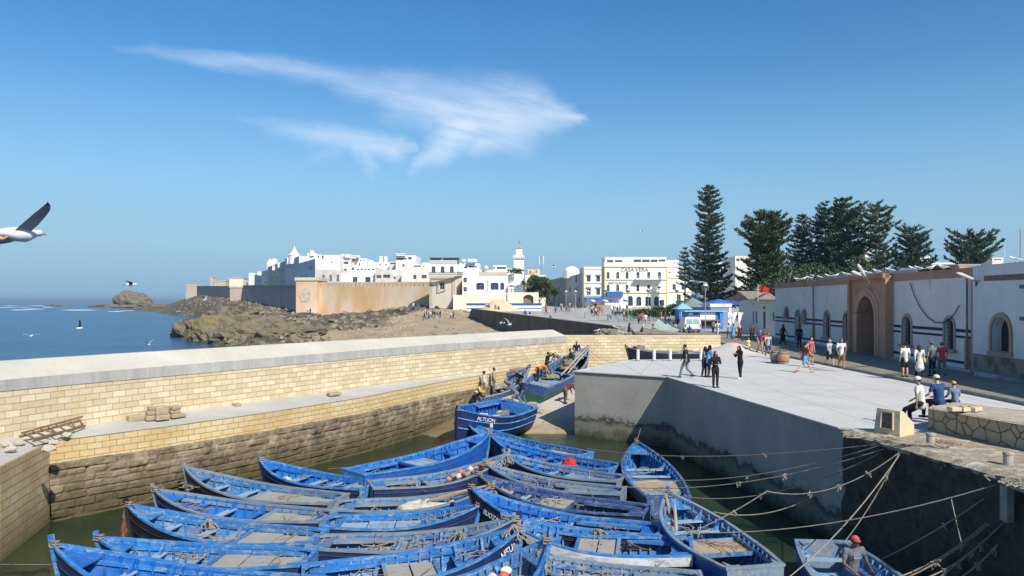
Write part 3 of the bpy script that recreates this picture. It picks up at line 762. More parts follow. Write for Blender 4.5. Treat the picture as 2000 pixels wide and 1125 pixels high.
def add_window(root, P, n, out, fm, sc=1., bars=True, shutters=None, blind=None):
    """window > frame, pane: pane set back in the reveal, frame round it"""
    c = V((0, 0, 0))
    for p in out: c += p
    c /= len(out)
    mb = MB(); mb.face(out); w_ = mb.build('window', blind or glass, root, world=True)
    mb = MB(); t = .07*sc
    for i in range(len(out)):
        mb.bar(out[i]+n*.02, out[(i+1) % len(out)]+n*.02, t, t, n)
    xs = [p for p in out]; zmin = min(p.z for p in out); zmax = max(p.z for p in out)
    if bars:
        mb.bar(V((c.x, c.y, zmin))+n*.02, V((c.x, c.y, zmax))+n*.02, t*.7, t*.7, n)
        a, b_ = out[0].copy(), out[1].copy(); zz = lerp(zmin, zmax, .55); a.z = b_.z = zz; mb.bar(a+n*.02, b_+n*.02, t*.7, t*.7, n)
    mb.build('frame', fm, w_, world=True)
    return w_

def house(name, label, cat, a, b_, ytop, ybot, depth, mat, wins=(), group=None, z0=None, parapet=.5, fm=None, roofz=True, doors=(), sc=1., z1=None, trim=None, top_mat=None, shade=None):
    """a, b_: (px, Y) ends of the facade; wins: (px0, px1, row0, row1[, arch[, frame material]])"""
    A = V(((a[0]-CX)*a[1]/F, a[1], 0)); B = V(((b_[0]-CX)*b_[1]/F, b_[1], 0)); d = (B-A); L = d.length; d /= L; n = V((d.y, -d.x, 0))
    Ym = (a[1]+b_[1])/2
    if z1 is None: z1 = CZ - (ytop-HY)*Ym/F
    if z0 is None: z0 = CZ - (ybot-HY)*Ym/F
    root = thing(name, label, cat, tuple((A+B)/2 - n*depth/2 + V((0, 0, z0))), 0, group)
    ops = []; meta = []
    for w_ in wins:
        u0, zt = uz(A, B, w_[0], w_[2]); u1, zb = uz(A, B, w_[1], w_[3])
        u0, u1 = sorted((u0, u1))
        if u0 < .05 or u1 > L-.05 or zt > z1-.05: continue
        ops.append((u0, u1, max(zb, z0+.02), zt, w_[4] if len(w_) > 4 else None)); meta.append((u0, w_[5] if len(w_) > 5 else None))
    mb = MB(); outs, P = facade(mb, A, B, z0, z1, ops, .22)
    bk = -n*depth
    q = lambda p, z: V((p.x, p.y, z))
    A2, B2 = A+bk, B+bk
    mb.face([q(B, z0), q(B2, z0), q(B2, z1), q(B, z1)], [(0, z0), (depth, z0), (depth, z1), (0, z1)]); mb.face([q(A2, z0), q(A, z0), q(A, z1), q(A2, z1)], [(0, z0), (depth, z0), (depth, z1), (0, z1)])
    mb.face([q(B2, z0), q(A2, z0), q(A2, z1), q(B2, z1)])
    # parapet with thickness and a sunk flat roof
    t = .3; i_ = [q(A + d*t - n*t, 0), q(B - d*t - n*t, 0), q(B2 - d*t + n*t, 0), q(A2 + d*t + n*t, 0)]; o_ = [A, B, B2, A2]
    for k in range(4):
        k2 = (k+1) % 4
        mb.face([q(o_[k], z1), q(o_[k2], z1), q(i_[k2], z1), q(i_[k], z1)])
        mb.face([q(i_[k], z1), q(i_[k2], z1), q(i_[k2], z1-parapet), q(i_[k], z1-parapet)])
    mb.face([q(p, z1-parapet) for p in i_])
    mb.build('walls', mat, root, world=True)
    for me_, out in zip(meta, outs): add_window(root, P, n, out, me_[1] or fm or gframe, sc)
    if trim: 
        zt = z1 - .02
        mb = MB(); mb.bar(q(A-d*.1+n*.08, z1-.75), q(B+d*.1+n*.08, z1-.75), .22, .18, (0, 0, 1)); mb.build('cornice', trim, root, world=True)
    return root, A, B, d, n, z0, z1

# ---------------------------------------------------------------- ramparts
ora = M('ochre_rampart_plaster', (.56, .34, .16), (.60, .42, .24), .12, .95, .05, (1, 1, .4), c3=(.66, .54, .40))
grr = M('weathered_rampart_stone', (.44, .34, .28), (.50, .40, .33), .15, .95, .08, (1, 1, .5))
pinkr = M('pink_tower_plaster', (.55, .38, .25), (.66, .50, .36), .12, .95, .05)
def rampart(label, a, b_, ytop0, ytop1, zb, th, mat, merlon=None, nm=30, cap=True):
    A = atY(a[0], ytop0, a[1]); B = atY(b_[0], ytop1, b_[1]); d = V((B.x-A.x, B.y-A.y, 0)); L = d.length; d /= L; n = V((d.y, -d.x, 0))
    root = thing('rampart', label, 'rampart', ((A.x+B.x)/2, (A.y+B.y)/2, zb))
    mb = MB(); N = 24
    f0 = [V((lerp(A.x, B.x, k/N), lerp(A.y, B.y, k/N), zb)) + n*.4 for k in range(N+1)]; f1 = [A.lerp(B, k/N) for k in range(N+1)]
    mb.grid([f0, f1, [p-n*th for p in f1], [V((p.x, p.y, zb))-n*th for p in f1]])
    mb.face([f0[0], f1[0], f1[0]-n*th, V((f1[0].x, f1[0].y, zb))-n*th]); mb.face([f0[-1], V((f1[-1].x, f1[-1].y, zb))-n*th, f1[-1]-n*th, f1[-1]])
    mb.build('curtain_wall', mat, root, world=True)
    if merlon:
        w_, h = merlon; m_ = M('merlon_plaster', (.62, .50, .35), (.55, .42, .28), .5)
        for k in range(nm):
            t = (k+.25)/nm; p = A.lerp(B, t); q_ = A.lerp(B, t + w_/L)
            mb = MB(); mb.bar(V((p.x, p.y, p.z+h/2))-n*th*.25, V((q_.x, q_.y, q_.z+h/2))-n*th*.25, th*.4, h); mb.build('merlon', m_, root, world=True)
    if cap:
        mb = MB(); mb.bar(A-n*th*.3+V((0, 0, .15)), B-n*th*.3+V((0, 0, .15)), th*.8, .5); mb.build('capping', M('cap_stone', (.46, .40, .33), (.36, .31, .25), .4), root, world=True)
    return root
rampart('ochre crenellated rampart in full sun between the square tower and the bastion', (616, 224), (842, 206), 559.5, 559.5, -1, 2.5, ora, (1.1, 1.25), 28, cap=False)
rampart('long grey rampart in shade left of the bastion', (476, 400), (586, 229), 558.5, 559, -1, 4, grr, None)
rampart('far end rampart in shade left of the low grey bastion', (383, 590), (450, 450), 559.5, 560, -1, 4, grr, None)
def block(name, label, cat, px0, px1, ytop, Y, depth, zb, mat, cap=None, taper=0., skew=0.):
    A = atY(px0, ytop, Y); B = atY(px1, ytop, Y); t = taper
    root = thing(name, label, cat, ((A.x+B.x)/2, Y+depth/2, zb)); mb = MB()
    top = [V((A.x, Y, A.z)), V((B.x, Y+skew, A.z)), V((B.x, Y+depth, A.z)), V((A.x, Y+depth, A.z))]
    bot = [V((A.x-t, Y-t, zb)), V((B.x+t, Y-t+skew, zb)), V((B.x+t, Y+depth, zb)), V((A.x-t, Y+depth, zb))]
    mb.grid([bot+[bot[0]], top+[top[0]]]); mb.face(top); mb.build('masonry', mat, root, world=True)
    if cap: mb = MB(); mb.box2((A.x-.3, Y-.3+min(0, skew), A.z+.002), (B.x+.3, Y+depth+.3, A.z+cap)); mb.build('cap_course', M('pale_cap', (.62, .54, .42), (.5, .43, .33), .5), root, world=True)
    return root, A, B
r_, A_, B_ = block('bastion', 'square pink-ochre bastion with a flaked plaster patch between the shaded and sunny ramparts', 'bastion', 578, 620, 548, 221, 12, -1, pinkr, .9)
mb = MB(); p = atY(596, 576, 220.9); pts = []
for k in range(22):
    a = 2*PI*k/22; r = 1.6*(1+.35*nz(k*.9, 3)); pts.append(V((p.x+r*math.cos(a)*1.05, 220.86, p.z+r*math.sin(a)*1.25)))
mb.face(pts); mb.build('bare_stone_patch', M('flaked_stone', (.58, .50, .42), (.40, .32, .26), .8, .95, .1), r_, world=True)
block('bastion', 'low grey-tan bastion between the two shaded stretches of rampart', 'bastion', 449, 482, 562, 400, 16, -1, M('far_tan_stone', (.42, .34, .27), (.48, .40, .32), .1), .7)
block('bastion', 'round-shouldered bastion at the far left end of the ramparts', 'bastion', 365, 384, 558, 580, 20, 2, M('far_tan_stone', (.4, .3, .2)), .8, 1.0)
for i, (a, b_, t) in enumerate([(411, 416, 542), (417, 430, 551), (430, 440, 549), (448, 475, 544)]):
    block('watchtower', ['slim watchtower left of the far battery roof', 'low parapet block between the two far watchtowers', 'small arched watchtower on the far battery', 'plain cream battery building behind the far rampart'][i], 'tower', a, b_, t, 590 if i < 3 else 470, 8, 4, creamw if i == 3 else tanw, .5)

# ---------------------------------------------------------------- old town
R = random.Random(11)
def rw_(px0, px1, y0, y1, cols, rows_, w=3.2, h=4.2, arch=None, jit=.6, fm=None, keep=.8):
    out = []
    for i in range(cols):
        for j in range(rows_):
            if R.random() > keep: continue
            x = lerp(px0, px1, (i+.5)/cols) + R.uniform(-jit, jit); y = lerp(y0, y1, (j+.5)/rows_)
            out.append((x-w/2, x+w/2, y-h/2, y+h/2, arch, fm))
    # keep columns separate: drop those overlapping in px with another column
    out.sort(); res = []
    for o in out:
        if all(o[0] > q[1]+.3 or q[0] > o[1]+.3 for q in res): res.append(o)
    return res
TG = 'white houses of the old town'
town = [
 # px0, Y0, px1, Y1, top, base, depth, mat, label, windows
 (486, 470, 497, 470, 533, 562, 12, white, 'narrow white house at the far left end of the town', []),
 (490, 450, 511, 450, 545, 565, 12, creamw, 'low pale block in front of the leftmost town houses', []),
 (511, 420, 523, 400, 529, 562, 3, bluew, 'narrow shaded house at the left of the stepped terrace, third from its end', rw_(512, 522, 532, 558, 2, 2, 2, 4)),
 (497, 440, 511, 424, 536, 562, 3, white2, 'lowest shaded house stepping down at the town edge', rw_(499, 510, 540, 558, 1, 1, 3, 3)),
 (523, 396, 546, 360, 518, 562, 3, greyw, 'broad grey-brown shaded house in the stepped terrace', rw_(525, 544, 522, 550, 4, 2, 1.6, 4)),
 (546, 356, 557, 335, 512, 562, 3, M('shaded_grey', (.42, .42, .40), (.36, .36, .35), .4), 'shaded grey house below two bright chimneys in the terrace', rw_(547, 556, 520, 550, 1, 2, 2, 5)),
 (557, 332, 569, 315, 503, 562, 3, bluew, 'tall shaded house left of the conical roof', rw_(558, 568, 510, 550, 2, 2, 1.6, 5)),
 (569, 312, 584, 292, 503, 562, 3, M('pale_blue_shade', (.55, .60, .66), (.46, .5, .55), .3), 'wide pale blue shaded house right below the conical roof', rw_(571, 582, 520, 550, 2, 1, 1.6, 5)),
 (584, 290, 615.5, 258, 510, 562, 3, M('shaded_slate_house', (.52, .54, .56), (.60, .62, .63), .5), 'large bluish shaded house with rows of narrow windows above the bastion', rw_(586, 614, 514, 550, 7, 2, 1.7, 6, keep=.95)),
 (600, 300, 618, 300, 494.5, 530, 10, white, 'white rooftop room with a dark side above the bastion', []),
 (584, 310, 602, 310, 500, 530, 10, creamw, 'cream rooftop terrace room right of the conical roof', []),
 (616, 262, 664, 262, 498, 562, 16, white, 'big bright white house above the bastion with a small arched window', [(620, 623, 499, 503.5, True), (620, 623, 518, 523), (628, 632, 499, 508, True), (656, 664, 501, 508, None, bframe), (646, 649, 511, 514)]),
 (616, 250, 666, 250, 527, 562, 8, greyw, 'unrendered grey stone house with three tall white framed windows', [(629, 634, 537, 550, None, wframe), (643, 648, 537, 550, None, wframe), (657, 662, 537, 550, None, wframe)]),
 (664, 268, 686, 268, 504, 562, 14, white2, 'white house with a dark shaded loggia and blue rooftop frame', [(668, 680, 511, 516), (671, 677, 525, 530), (672, 677, 538, 541)]),
 (684, 270, 716, 270, 505, 540, 14, white, 'white house with small paired windows near the skyline', rw_(688, 714, 505, 512, 4, 1, 3, 3) + [(700.5, 703.5, 514, 519, True)]),
 (666, 250, 734, 250, 533, 562, 8, M('cool_white', (.76, .79, .82), (.72, .75, .79), .4), 'low bluish white house with two shuttered balcony windows', [(689, 698, 541, 554, None, gframe), (713.5, 723.5, 541, 554, None, bframe)]),
 (686, 256, 733, 256, 521, 540, 8, white, 'white terrace house with a round arched window above the shuttered one', [(686.5, 692, 522, 527.5, True)] + rw_(696, 732, 523, 530, 5, 1, 5, 3)),
 (716, 275, 762, 275, 512, 545, 14, white, 'stepped white house with two roof turrets', rw_(724, 760, 514, 520, 3, 1, 3, 3)),
 (733, 248, 784, 247, 527, 562, 8, white2, 'white house with flaking plaster and wide dark windows above the rampart', [(735, 745, 537.5, 543), (748, 762, 536.5, 542.5), (769, 772.5, 540, 545)]),
 (760, 270, 776, 270, 511, 545, 12, white2, 'small grey roofed house left of the tall white block', [(762, 774, 513, 516)]),
 (773, 262, 812, 262, 499, 545, 14, white, 'tall white block with a flat top storey rising above its neighbours', [(775, 795, 504, 507), (786, 790, 516, 521), (797, 804, 502, 507)]),
 (784, 240, 839, 239, 521, 562, 9, M('cream_white_plaster', (.74, .71, .63), (.68, .64, .55), .4), 'wide cream house with two dark square windows beside the square tower', [(807, 813, 537, 545), (823.5, 833, 537, 543.5)]),
 (806, 256, 826, 256, 517, 530, 8, white, 'white roof room with a blue railing', [(808, 822, 518.5, 521, None, bframe)]),
 (824, 250, 842, 250, 513, 530, 10, white, 'white stepped house tucked left of the square tower', [(826, 829, 519, 522)]),
 (893, 215, 936, 215, 514, 560, 10, white, 'white house with satellite dishes right of the square tower', [(906, 912, 521, 524), (916, 932, 520, 522.5)] ),
 (936, 222, 966, 222, 527, 560, 10, white2, 'low white house with roof clutter behind the restaurant', [(941, 947, 527.9, 531)]),
 (963, 235, 989, 235, 518, 560, 10, white, 'white house with a long rooftop balustrade', [(963.5, 967.5, 521, 525), (970, 988, 521, 525.5)]),
 (960, 228, 1004, 228, 528, 560, 8, white, 'bright white house below the long balustrade', rw_(962, 1002, 530, 534, 5, 1, 3, 1.6)),
 (988, 245, 1003, 245, 523, 545, 8, white2, 'small white house left of the minaret', [(992, 994, 526, 529)]),
 (1030, 240, 1055, 240, 526, 560, 10, tanw, 'pinkish half ruined house right of the minaret', [(1034, 1037, 529, 533), (1046, 1048.5, 528, 533)]),
 (1026, 230, 1066, 230, 537, 565, 10, creamw, 'low cream house under the pinkish one', [(1030, 1034, 546, 550), (1041, 1045, 546, 550)]),
 (1404, 215, 1436, 215, 513, 575, 12, white, 'white house seen right of the tallest tree', [(1420, 1426, 518, 523)] ),
 (1436, 210, 1470, 210, 500, 575, 12, white2, 'taller white house with a flat pavilion roof between the trees', [(1438, 1444, 505, 510)]),
 (1690, 150, 1700, 150, 474, 520, 5, white, 'slim white turret showing between the trees', [(1692, 1697, 484, 487)]),
 (1796, 170, 1819, 170, 501, 545, 12, white, 'white house with a small balustrade right of the trees', rw_(1799, 1818, 504, 507, 3, 1, 2.5, 2)),
 (1818, 165, 1873, 165, 513, 545, 12, white, 'low white house above the blue sheeting', []),
 (1866, 150, 1950, 150, 517, 545, 12, M('buff_wall', (.55, .46, .28), (.62, .54, .38), .4), 'long buff walled house behind the last tree', []),
 (1938, 145, 1960, 145, 503, 525, 6, white2, 'small roof room with a mast near the right edge', [(1941, 1956, 506, 508)]),
]
for i, (p0, Y0, p1, Y1, yt, yb, dp, mat, lab, wn_) in enumerate(town):
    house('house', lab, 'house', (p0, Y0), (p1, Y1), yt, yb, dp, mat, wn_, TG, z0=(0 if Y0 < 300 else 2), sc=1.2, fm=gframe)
# conical roof, dome, turrets, chimneys
def lathe_thing(name, label, cat, px, yb, Y, prof, mat, n=14):
    p = atY(px, yb, Y); mb = MB(); mb.lathe((0, 0, 0), prof, n); o = mb.build(name, mat, smooth=False); o.location = p; return tag(o, label, cat)
lathe_thing('cone_roof', 'white conical roof with a spike, the highest point of the left town', 'roof', 575, 506, 306, [(2.3, -2), (2.3, 1.4), (2.5, 1.5), (1.3, 2.5), (.5, 3.9), (.1, 5.0), (.02, 5.3)], white)
lathe_thing('roof_dome', 'small white stepped dome left of the cone roof', 'dome', 527.5, 519, 400, [(2.2, -2), (2.2, 1), (1.7, 1.3), (1.2, 2.4), (.4, 3.2), (.1, 3.7)], white)
lathe_thing('roof_dome', 'white dome on the shaded building left of the hotel', 'dome', 1116, 531, 235, [(2.5, -2), (2.4, .3), (2.0, 1.0), (1.2, 1.5), (.01, 1.75)], white)
for i, (px, yb, Y, h, w_, lab) in enumerate([(744.5, 513, 270, 2.0, 1.0, 'left of two roof turrets'), (754, 513, 270, 2.0, 1.0, 'right of two roof turrets'), (565, 516, 322, 2.6, 1.5, 'bright chimney block left of the conical roof'), (546, 523, 355, 2.2, 1.3, 'bright chimney block on the stepped terrace, middle one'), (535, 528, 372, 2., 1.2, 'bright chimney block on the stepped terrace, lower one'), (537, 515, 390, 2.4, 2, 'white roof room beside the small dome'), (508, 538, 424, 2, 2, 'white chimney stub at the left end'), (610, 500, 300, 2.0, 1.4, 'white block on the roof room'), (680, 503, 268, .9, 2., 'white cistern on the blue framed roof'), (694, 505, 270, .8, 3., 'low grey roof hut'), (784, 500, 262, .6, 3, 'flat hut on the tall white block')]):
    p = atY(px, yb, Y); mb = MB(); mb.box((0, 0, h/2), (w_, w_, h)); mb.box((0, 0, h+.12), (w_*1.15, w_*1.15, .2)); o = mb.build('roof_turret', white); o.location = p; tag(o, 'white ' + lab if not lab.startswith(('white', 'bright', 'flat', 'low')) else lab, 'turret')
# satellite dishes and roof aerials (thin masts)
for i, (px, yb, Y) in enumerate([(906, 514, 215), (917, 514, 214), (923, 514, 214), (928, 514, 214), (950, 527, 222), (669, 503, 266), (700, 505, 268)]):
    p = atY(px, yb, Y); r_ = thing('satellite_dish', ['white dish beside the tower roof', 'large white dish on the cluttered roof', 'small dish, third along the cluttered roof', 'small dish at the right end of the cluttered roof', 'dish on the low white house behind the restaurant', 'dish on the blue framed roof', 'dish near the skyline of the long white house'][i], 'satellite dish', tuple(p))
    mb = MB(); mb.tube([(0, 0, -.3), (0, 0, .5)], .05); mb.build('post', gframe, r_)
    mb = MB(); mb.lathe((0, 0, 0), [(.02, 0), (.3, .05), (.55, .16)], 12); o = mb.build('dish', wframe, r_); o.location = (0, -.1, .7); o.rotation_euler = (1.0, 0, .4)
for i, (px, y0, y1, Y) in enumerate([(1057.5, 500, 545, 235), (1043.5, 514, 540, 250), (1962, 476, 504, 145), (1993, 448, 515, 60), (1018, 471, 482, 235), (642, 485, 498, 262)]):
    a = atY(px, y1, Y); b_ = atY(px, y0, Y); r_ = thing('mast', ['steel telecom mast with three panel antennas near the minaret', 'thin roof mast left of the telecom mast', 'white mast on the small roof room at right', 'tall thin aerial near the right edge', 'short rod beside the minaret tip', 'thin roof aerial above the big bright house'][i], 'mast', tuple(a))
    mb = MB(); mb.tube([(0, 0, 0), tuple(b_-a)], .16 if i == 0 else .045, 6); mb.build('pole', gframe if i != 2 else wframe, r_)
    if i == 0:
        for k, dx in enumerate((-.6, .6)):
            mb = MB(); mb.bar((dx*.5, 0, 4.5), (dx, 0, 4.6), .06, .06); mb.box((dx, 0, 5.9), (.22, .12, 2.4)); mb.build('panel_antenna', wframe, r_)

# ---------------------------------------------------------------- minaret
mn = thing('minaret', 'square white minaret with crenellated gallery and pointed cap rising over the town', 'minaret', tuple(atY(1013, 560, 235)))
def sq(mb, px0, px1, y0, y1, Y, side=3.4):
    a = atY(px0, y1, Y); b_ = atY(px1, y0, Y); mb.box2((a.x, Y, a.z), (b_.x, Y+side, b_.z))
mb = MB(); sq(mb, 1003.5, 1023.5, 505, 560, 235); mb.build('shaft', white, mn, world=True)
mb = MB(); sq(mb, 1002, 1025, 501, 505.5, 234.6, 4.2); mb.build('gallery', white2, mn, world=True)
for k in range(6):
    mb = MB(); a = atY(1002.3+k*3.8, 501, 234.6); mb.box2((a.x, 234.6, a.z), (a.x+.35, 234.9, a.z+.5)); mb.build('merlon', white, mn, world=True)
for k in range(6):
    mb = MB(); a = atY(1003.2+k*3.7, 505, 234.55); mb.box2((a.x, 234.5, a.z), (a.x+.22, 234.6, a.z+.42)); mb.build('corbel', gframe, mn, world=True)
mb = MB(); sq(mb, 1008, 1020, 485, 501.5, 235.8, 1.9); mb.build('lantern', white, mn, world=True)
a = atY(1007, 485.2, 235.6); b_ = atY(1021, 485.2, 235.6); t = atY(1014, 477, 236.8)
mb = MB(); q4 = [a, b_, b_+V((0, 2.3, 0)), a+V((0, 2.3, 0))]; mb.face(q4)
for k in range(4): mb.face([q4[k], q4[(k+1) % 4], t])
mb.build('pyramid_cap', M('green_grey_tile', (.20, .24, .22), (.28, .32, .28), 1.), mn, world=True)
mb = MB(); mb.tube([t, t+V((.0, 0, 1.2))], .07, 6); mb.ell(t+V((0, 0, .5)), (.16, .16, .16)); mb.build('finial', dtrim, mn, world=True)

# ---------------------------------------------------------------- square tower with upper storey
tw, A, B, d, n, z0, z1 = house('square_tower', 'square cream tower with framed corners and an arcaded white upper storey', 'tower', (839, 192), (889.5, 190), 538, 603, 8, M('tower_cream', (.62, .54, .42), (.68, .60, .48), .3), [(859, 867.5, 552, 565)], z0=.8, parapet=.05, sc=1.3)
stone_t = M('tower_trim_stone', (.44, .38, .29), (.36, .31, .24), .6)
for a, b_ in (((839, 541.5), (889.5, 545)), ):
    mb = MB(); mb.bar(V((A.x, A.y, z1-.75))+n*.06, V((B.x, B.y, z1-.75))+n*.06, .12, .5); mb.build('frieze', stone_t, tw, world=True)
for q_ in (A, B):
    s_ = 1 if q_ is A else -1
    mb = MB(); c = q_ + d*.42*s_ + n*.05; mb.box2((c.x-.42, c.y-.05, z0), (c.x+.42, c.y+.05, z1-1.0)); mb.build('corner_strip', stone_t, tw, world=True)
mb = MB(); a = atY(856.5, 549.5, 191.2); b_ = atY(870, 568, 191.2)
for p0, p1 in (((a.x, a.z), (b_.x, a.z)), ((b_.x, a.z), (b_.x, b_.z)), ((b_.x, b_.z), (a.x, b_.z)), ((a.x, b_.z), (a.x, a.z))): mb.bar((p0[0], 190.7, p0[1]), (p1[0], 190.7, p1[1]), .16, .16, (0, 1, 0))
mb.build('window_surround', stone_t, tw, world=True)
# oblique right side
A2 = V((B.x, B.y, 0)); B2 = V(((903.5-CX)*196/F, 196, 0)); mb = MB(); outs, P = facade(mb, A2, B2, z0, z1, [(1.1, 1.5, z1-3.6, z1-1.6, None)], .2); mb.build('side_wall', M('tower_side_cream', (.68, .61, .47), (.64, .56, .43), .4), tw, world=True)
mb = MB(); mb.face(outs[0]); mb.build('slit_window', glass, tw, world=True)
mb = MB(); p0 = atY(838, 538, 189.6); p1 = atY(891, 538, 188.8); mb.bar(p0, p1, .5, .22); mb.bar(p1, atY(905, 538, 195.5), .5, .22); mb.build('balcony_slab', white2, tw, world=True)
rail_m = M('iron_railing', (.10, .095, .085), (.18, .17, .15), 3., .7, 0)
mb = MB(); 
for q0, q1, nn_ in ((p0+V((0, -.15, .1)), p1+V((0, -.15, .1)), 40), (p1+V((.1, -.1, .1)), atY(904, 538, 195.5)+V((0, 0, .1)), 12)):
    mb.bar(q0+V((0, 0, .75)), q1+V((0, 0, .75)), .08, .08); mb.bar(q0+V((0, 0, .06)), q1+V((0, 0, .06)), .06, .06)
    for k in range(nn_):
        a = q0.lerp(q1, k/nn_); b_ = q0.lerp(q1, (k+1)/nn_); mb.bar(a, b_+V((0, 0, .75)), .05, .05); mb.bar(a+V((0, 0, .75)), b_, .05, .05)
mb.build('balcony_railing', rail_m, tw, world=True)
up, A, B, d, n, z0, z1 = house('upper_house', 'white arcaded storey with three tall arched windows standing on the square tower', 'house', (839, 192.6), (893, 192.6), 515, 538, 6, white, [(843, 850.4, 520, 533, True), (860.5, 868, 520, 533, True), (878.4, 886, 520, 533, True)], z0=CZ-(538-HY)*190/F+.1, parapet=.1, sc=1.)
mb = MB(); q0 = V((A.x, A.y-.1, z1)); q1 = V((B.x, B.y-.1, z1)); mb.bar(q0+V((0, 0, .75)), q1+V((0, 0, .75)), .2, .14)
for k in range(30): a = q0.lerp(q1, (k+.5)/30); mb.bar(a, a+V((0, 0, .7)), .14, .12)
mb.build('roof_balustrade', white, up, world=True)
pg = thing('roof_pergola', 'dark framed glazed pergola on the roof of the square tower', 'pergola', tuple(atY(866, 512, 195)))
for (a, b_) in ((839, 862), (864, 897)):
    p0 = atY(a, 503.5, 193.5); p1 = atY(b_, 503.5, 193.5); mb = MB(); mb.box2((p0.x, 193.4, p0.z-.05), (p1.x, 197, p0.z+.12)); mb.build('roof_sheet', M('slate_sheet', (.12, .15, .19), (.2, .23, .27), 1.), pg, world=True)
    mb = MB()
    for k in range(6): q_ = p0.lerp(p1, k/5); mb.bar(q_-V((0, 0, 1.6)), q_, .08, .08)
    mb.build('posts', dtrim, pg, world=True)
    mb = MB(); mb.box2((p0.x+.1, 194.4, p0.z-1.6), (p1.x-.1, 194.5, p0.z-.1)); mb.build('glazing', M('smoky_glass', (.10, .14, .19), (.16, .2, .25), .8, .2, 0), pg, world=True)

# ---------------------------------------------------------------- restaurant terrace building and walls below it
rs, A, B, d, n, z0, z1 = house('restaurant', 'long plain white building with three blue arched windows behind the sand heap', 'building', (903, 188), (992, 188), 539.5, 592, 12, white, [(930, 945.6, 552, 566, .35, bframe), (958, 973.6, 552, 566, .35, bframe), (977, 984.5, 552, 566, True, bframe), (905, 911.8, 542.3, 551.6), (905, 911.8, 560.6, 569.6)], z0=.8, sc=1.4)
mb = MB(); a = atY(953, 545, 187.9); b_ = atY(953, 576, 187.9); mb.bar(a, b_, .1, .1, (0, 1, 0)); mb.build('drain_pipe', gframe, rs, world=True)
mb = MB(); a = atY(936, 533, 190); b_ = atY(990, 533, 190); mb.box2((a.x, 190, z1-.4), (b_.x, 196, a.z+.2)); mb.build('roof_room', M('bare_brick_render', (.45, .32, .24), (.52, .45, .36), .6), rs, world=True)
tr = thing('terrace_wall', 'cream terrace wall with a shallow arch on its right below the umbrellas', 'wall', tuple(atY(970, 592, 186)))
A = V(((885-CX)*186/F, 186, 0)); B = V(((1021-CX)*186/F, 186, 0)); za = CZ-(576-HY)*186/F
mb = MB(); facade(mb, A, B, .8, za, [], .1); q = B-A; mb.face([V((A.x, 186, za)), V((B.x, 186, za)), V((B.x, 190, za)), V((A.x, 190, za))]); mb.build('lower_wall', creamw, tr, world=True)
A = V(((991-CX)*185.5/F, 185.5, 0)); B = V(((1052-CX)*185.5/F, 185.5, 0)); za = CZ-(571-HY)*185.5/F; u0, zt = uz(A, B, 1022, 575.5); u1, zb = uz(A, B, 1042, 592)
mb = MB(); outs, P = facade(mb, A, B, .8, za, [(u0, u1, 1.7, zt, .75)], .9); mb.face([V((A.x, 185.5, za)), V((B.x, 185.5, za)), V((B.x, 192, za)), V((A.x, 192, za))]); mb.face([V((B.x, 185.5, .8)), V((B.x, 192, .8)), V((B.x, 192, za)), V((B.x, 185.5, za))])
mb.build('arched_wall', creamw, tr, world=True)
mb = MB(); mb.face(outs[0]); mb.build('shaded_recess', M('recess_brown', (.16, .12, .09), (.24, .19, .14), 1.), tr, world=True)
tz = za
mb = MB(); 
for k in range(24): x = lerp(A.x, (1024-CX)*185.5/F, k/23); mb.bar((x, 185.6, tz), (x, 185.6, tz+.75), .06, .06)
mb.bar((A.x, 185.6, tz+.78), ((1024-CX)*185.5/F, 185.6, tz+.78), .08, .08); mb.build('railing', rail_m, tr, world=True)
for i, (px, row) in enumerate([(999, 558.5), (1012.5, 559), (1018, 559.5)]):
    p = atY(px, 571, 187.5+i*.7); u_ = thing('parasol', ['leftmost grey parasol on the restaurant terrace', 'middle grey parasol on the restaurant terrace', 'rightmost grey parasol on the restaurant terrace'][i], 'parasol', tuple(p), 0, 'terrace parasols')
    mb = MB(); mb.tube([(0, 0, 0), (0, 0, 1.8)], .05); mb.build('pole', dtrim, u_)
    mb = MB(); mb.lathe((0, 0, 1.35), [(1.15, 0), (.6, .3), (.02, .5)], 8); mb.build('canopy', M('grey_canvas', (.13, .13, .12), (.2, .2, .18), 2.), u_)
# blue and white striped hoarding
hd = thing('striped_fence', 'blue and white striped hoarding along the plaza below the terrace', 'fence', tuple(atY(985, 606, 180)))
for (y0, y1, mt) in ((592.2, 596.6, M('hoarding_blue', (.03, .06, .32), (.05, .09, .38), 1., .6, 0)), (596.6, 601.5, white), (601.5, 603.2, M('hoarding_blue', (0, 0, 0))), (603.2, 607, M('hoarding_pale', (.7, .74, .78), (.6, .65, .7), 1.))):
    mb = MB(); a = atY(911, y0, 181); b_ = atY(1058, y1, 178); a2 = atY(911, y1, 181); mb.grid([[V((a.x, 181, a2.z)), V((b_.x, 178, a2.z))], [V((a.x, 181, a.z)), V((b_.x, 178, a.z))], [V((a.x, 181.1, a.z)), V((b_.x, 178.1, a.z))], [V((a.x, 181.1, a2.z)), V((b_.x, 178.1, a2.z))]]); mb.build('stripe_panel', mt, hd, world=True)

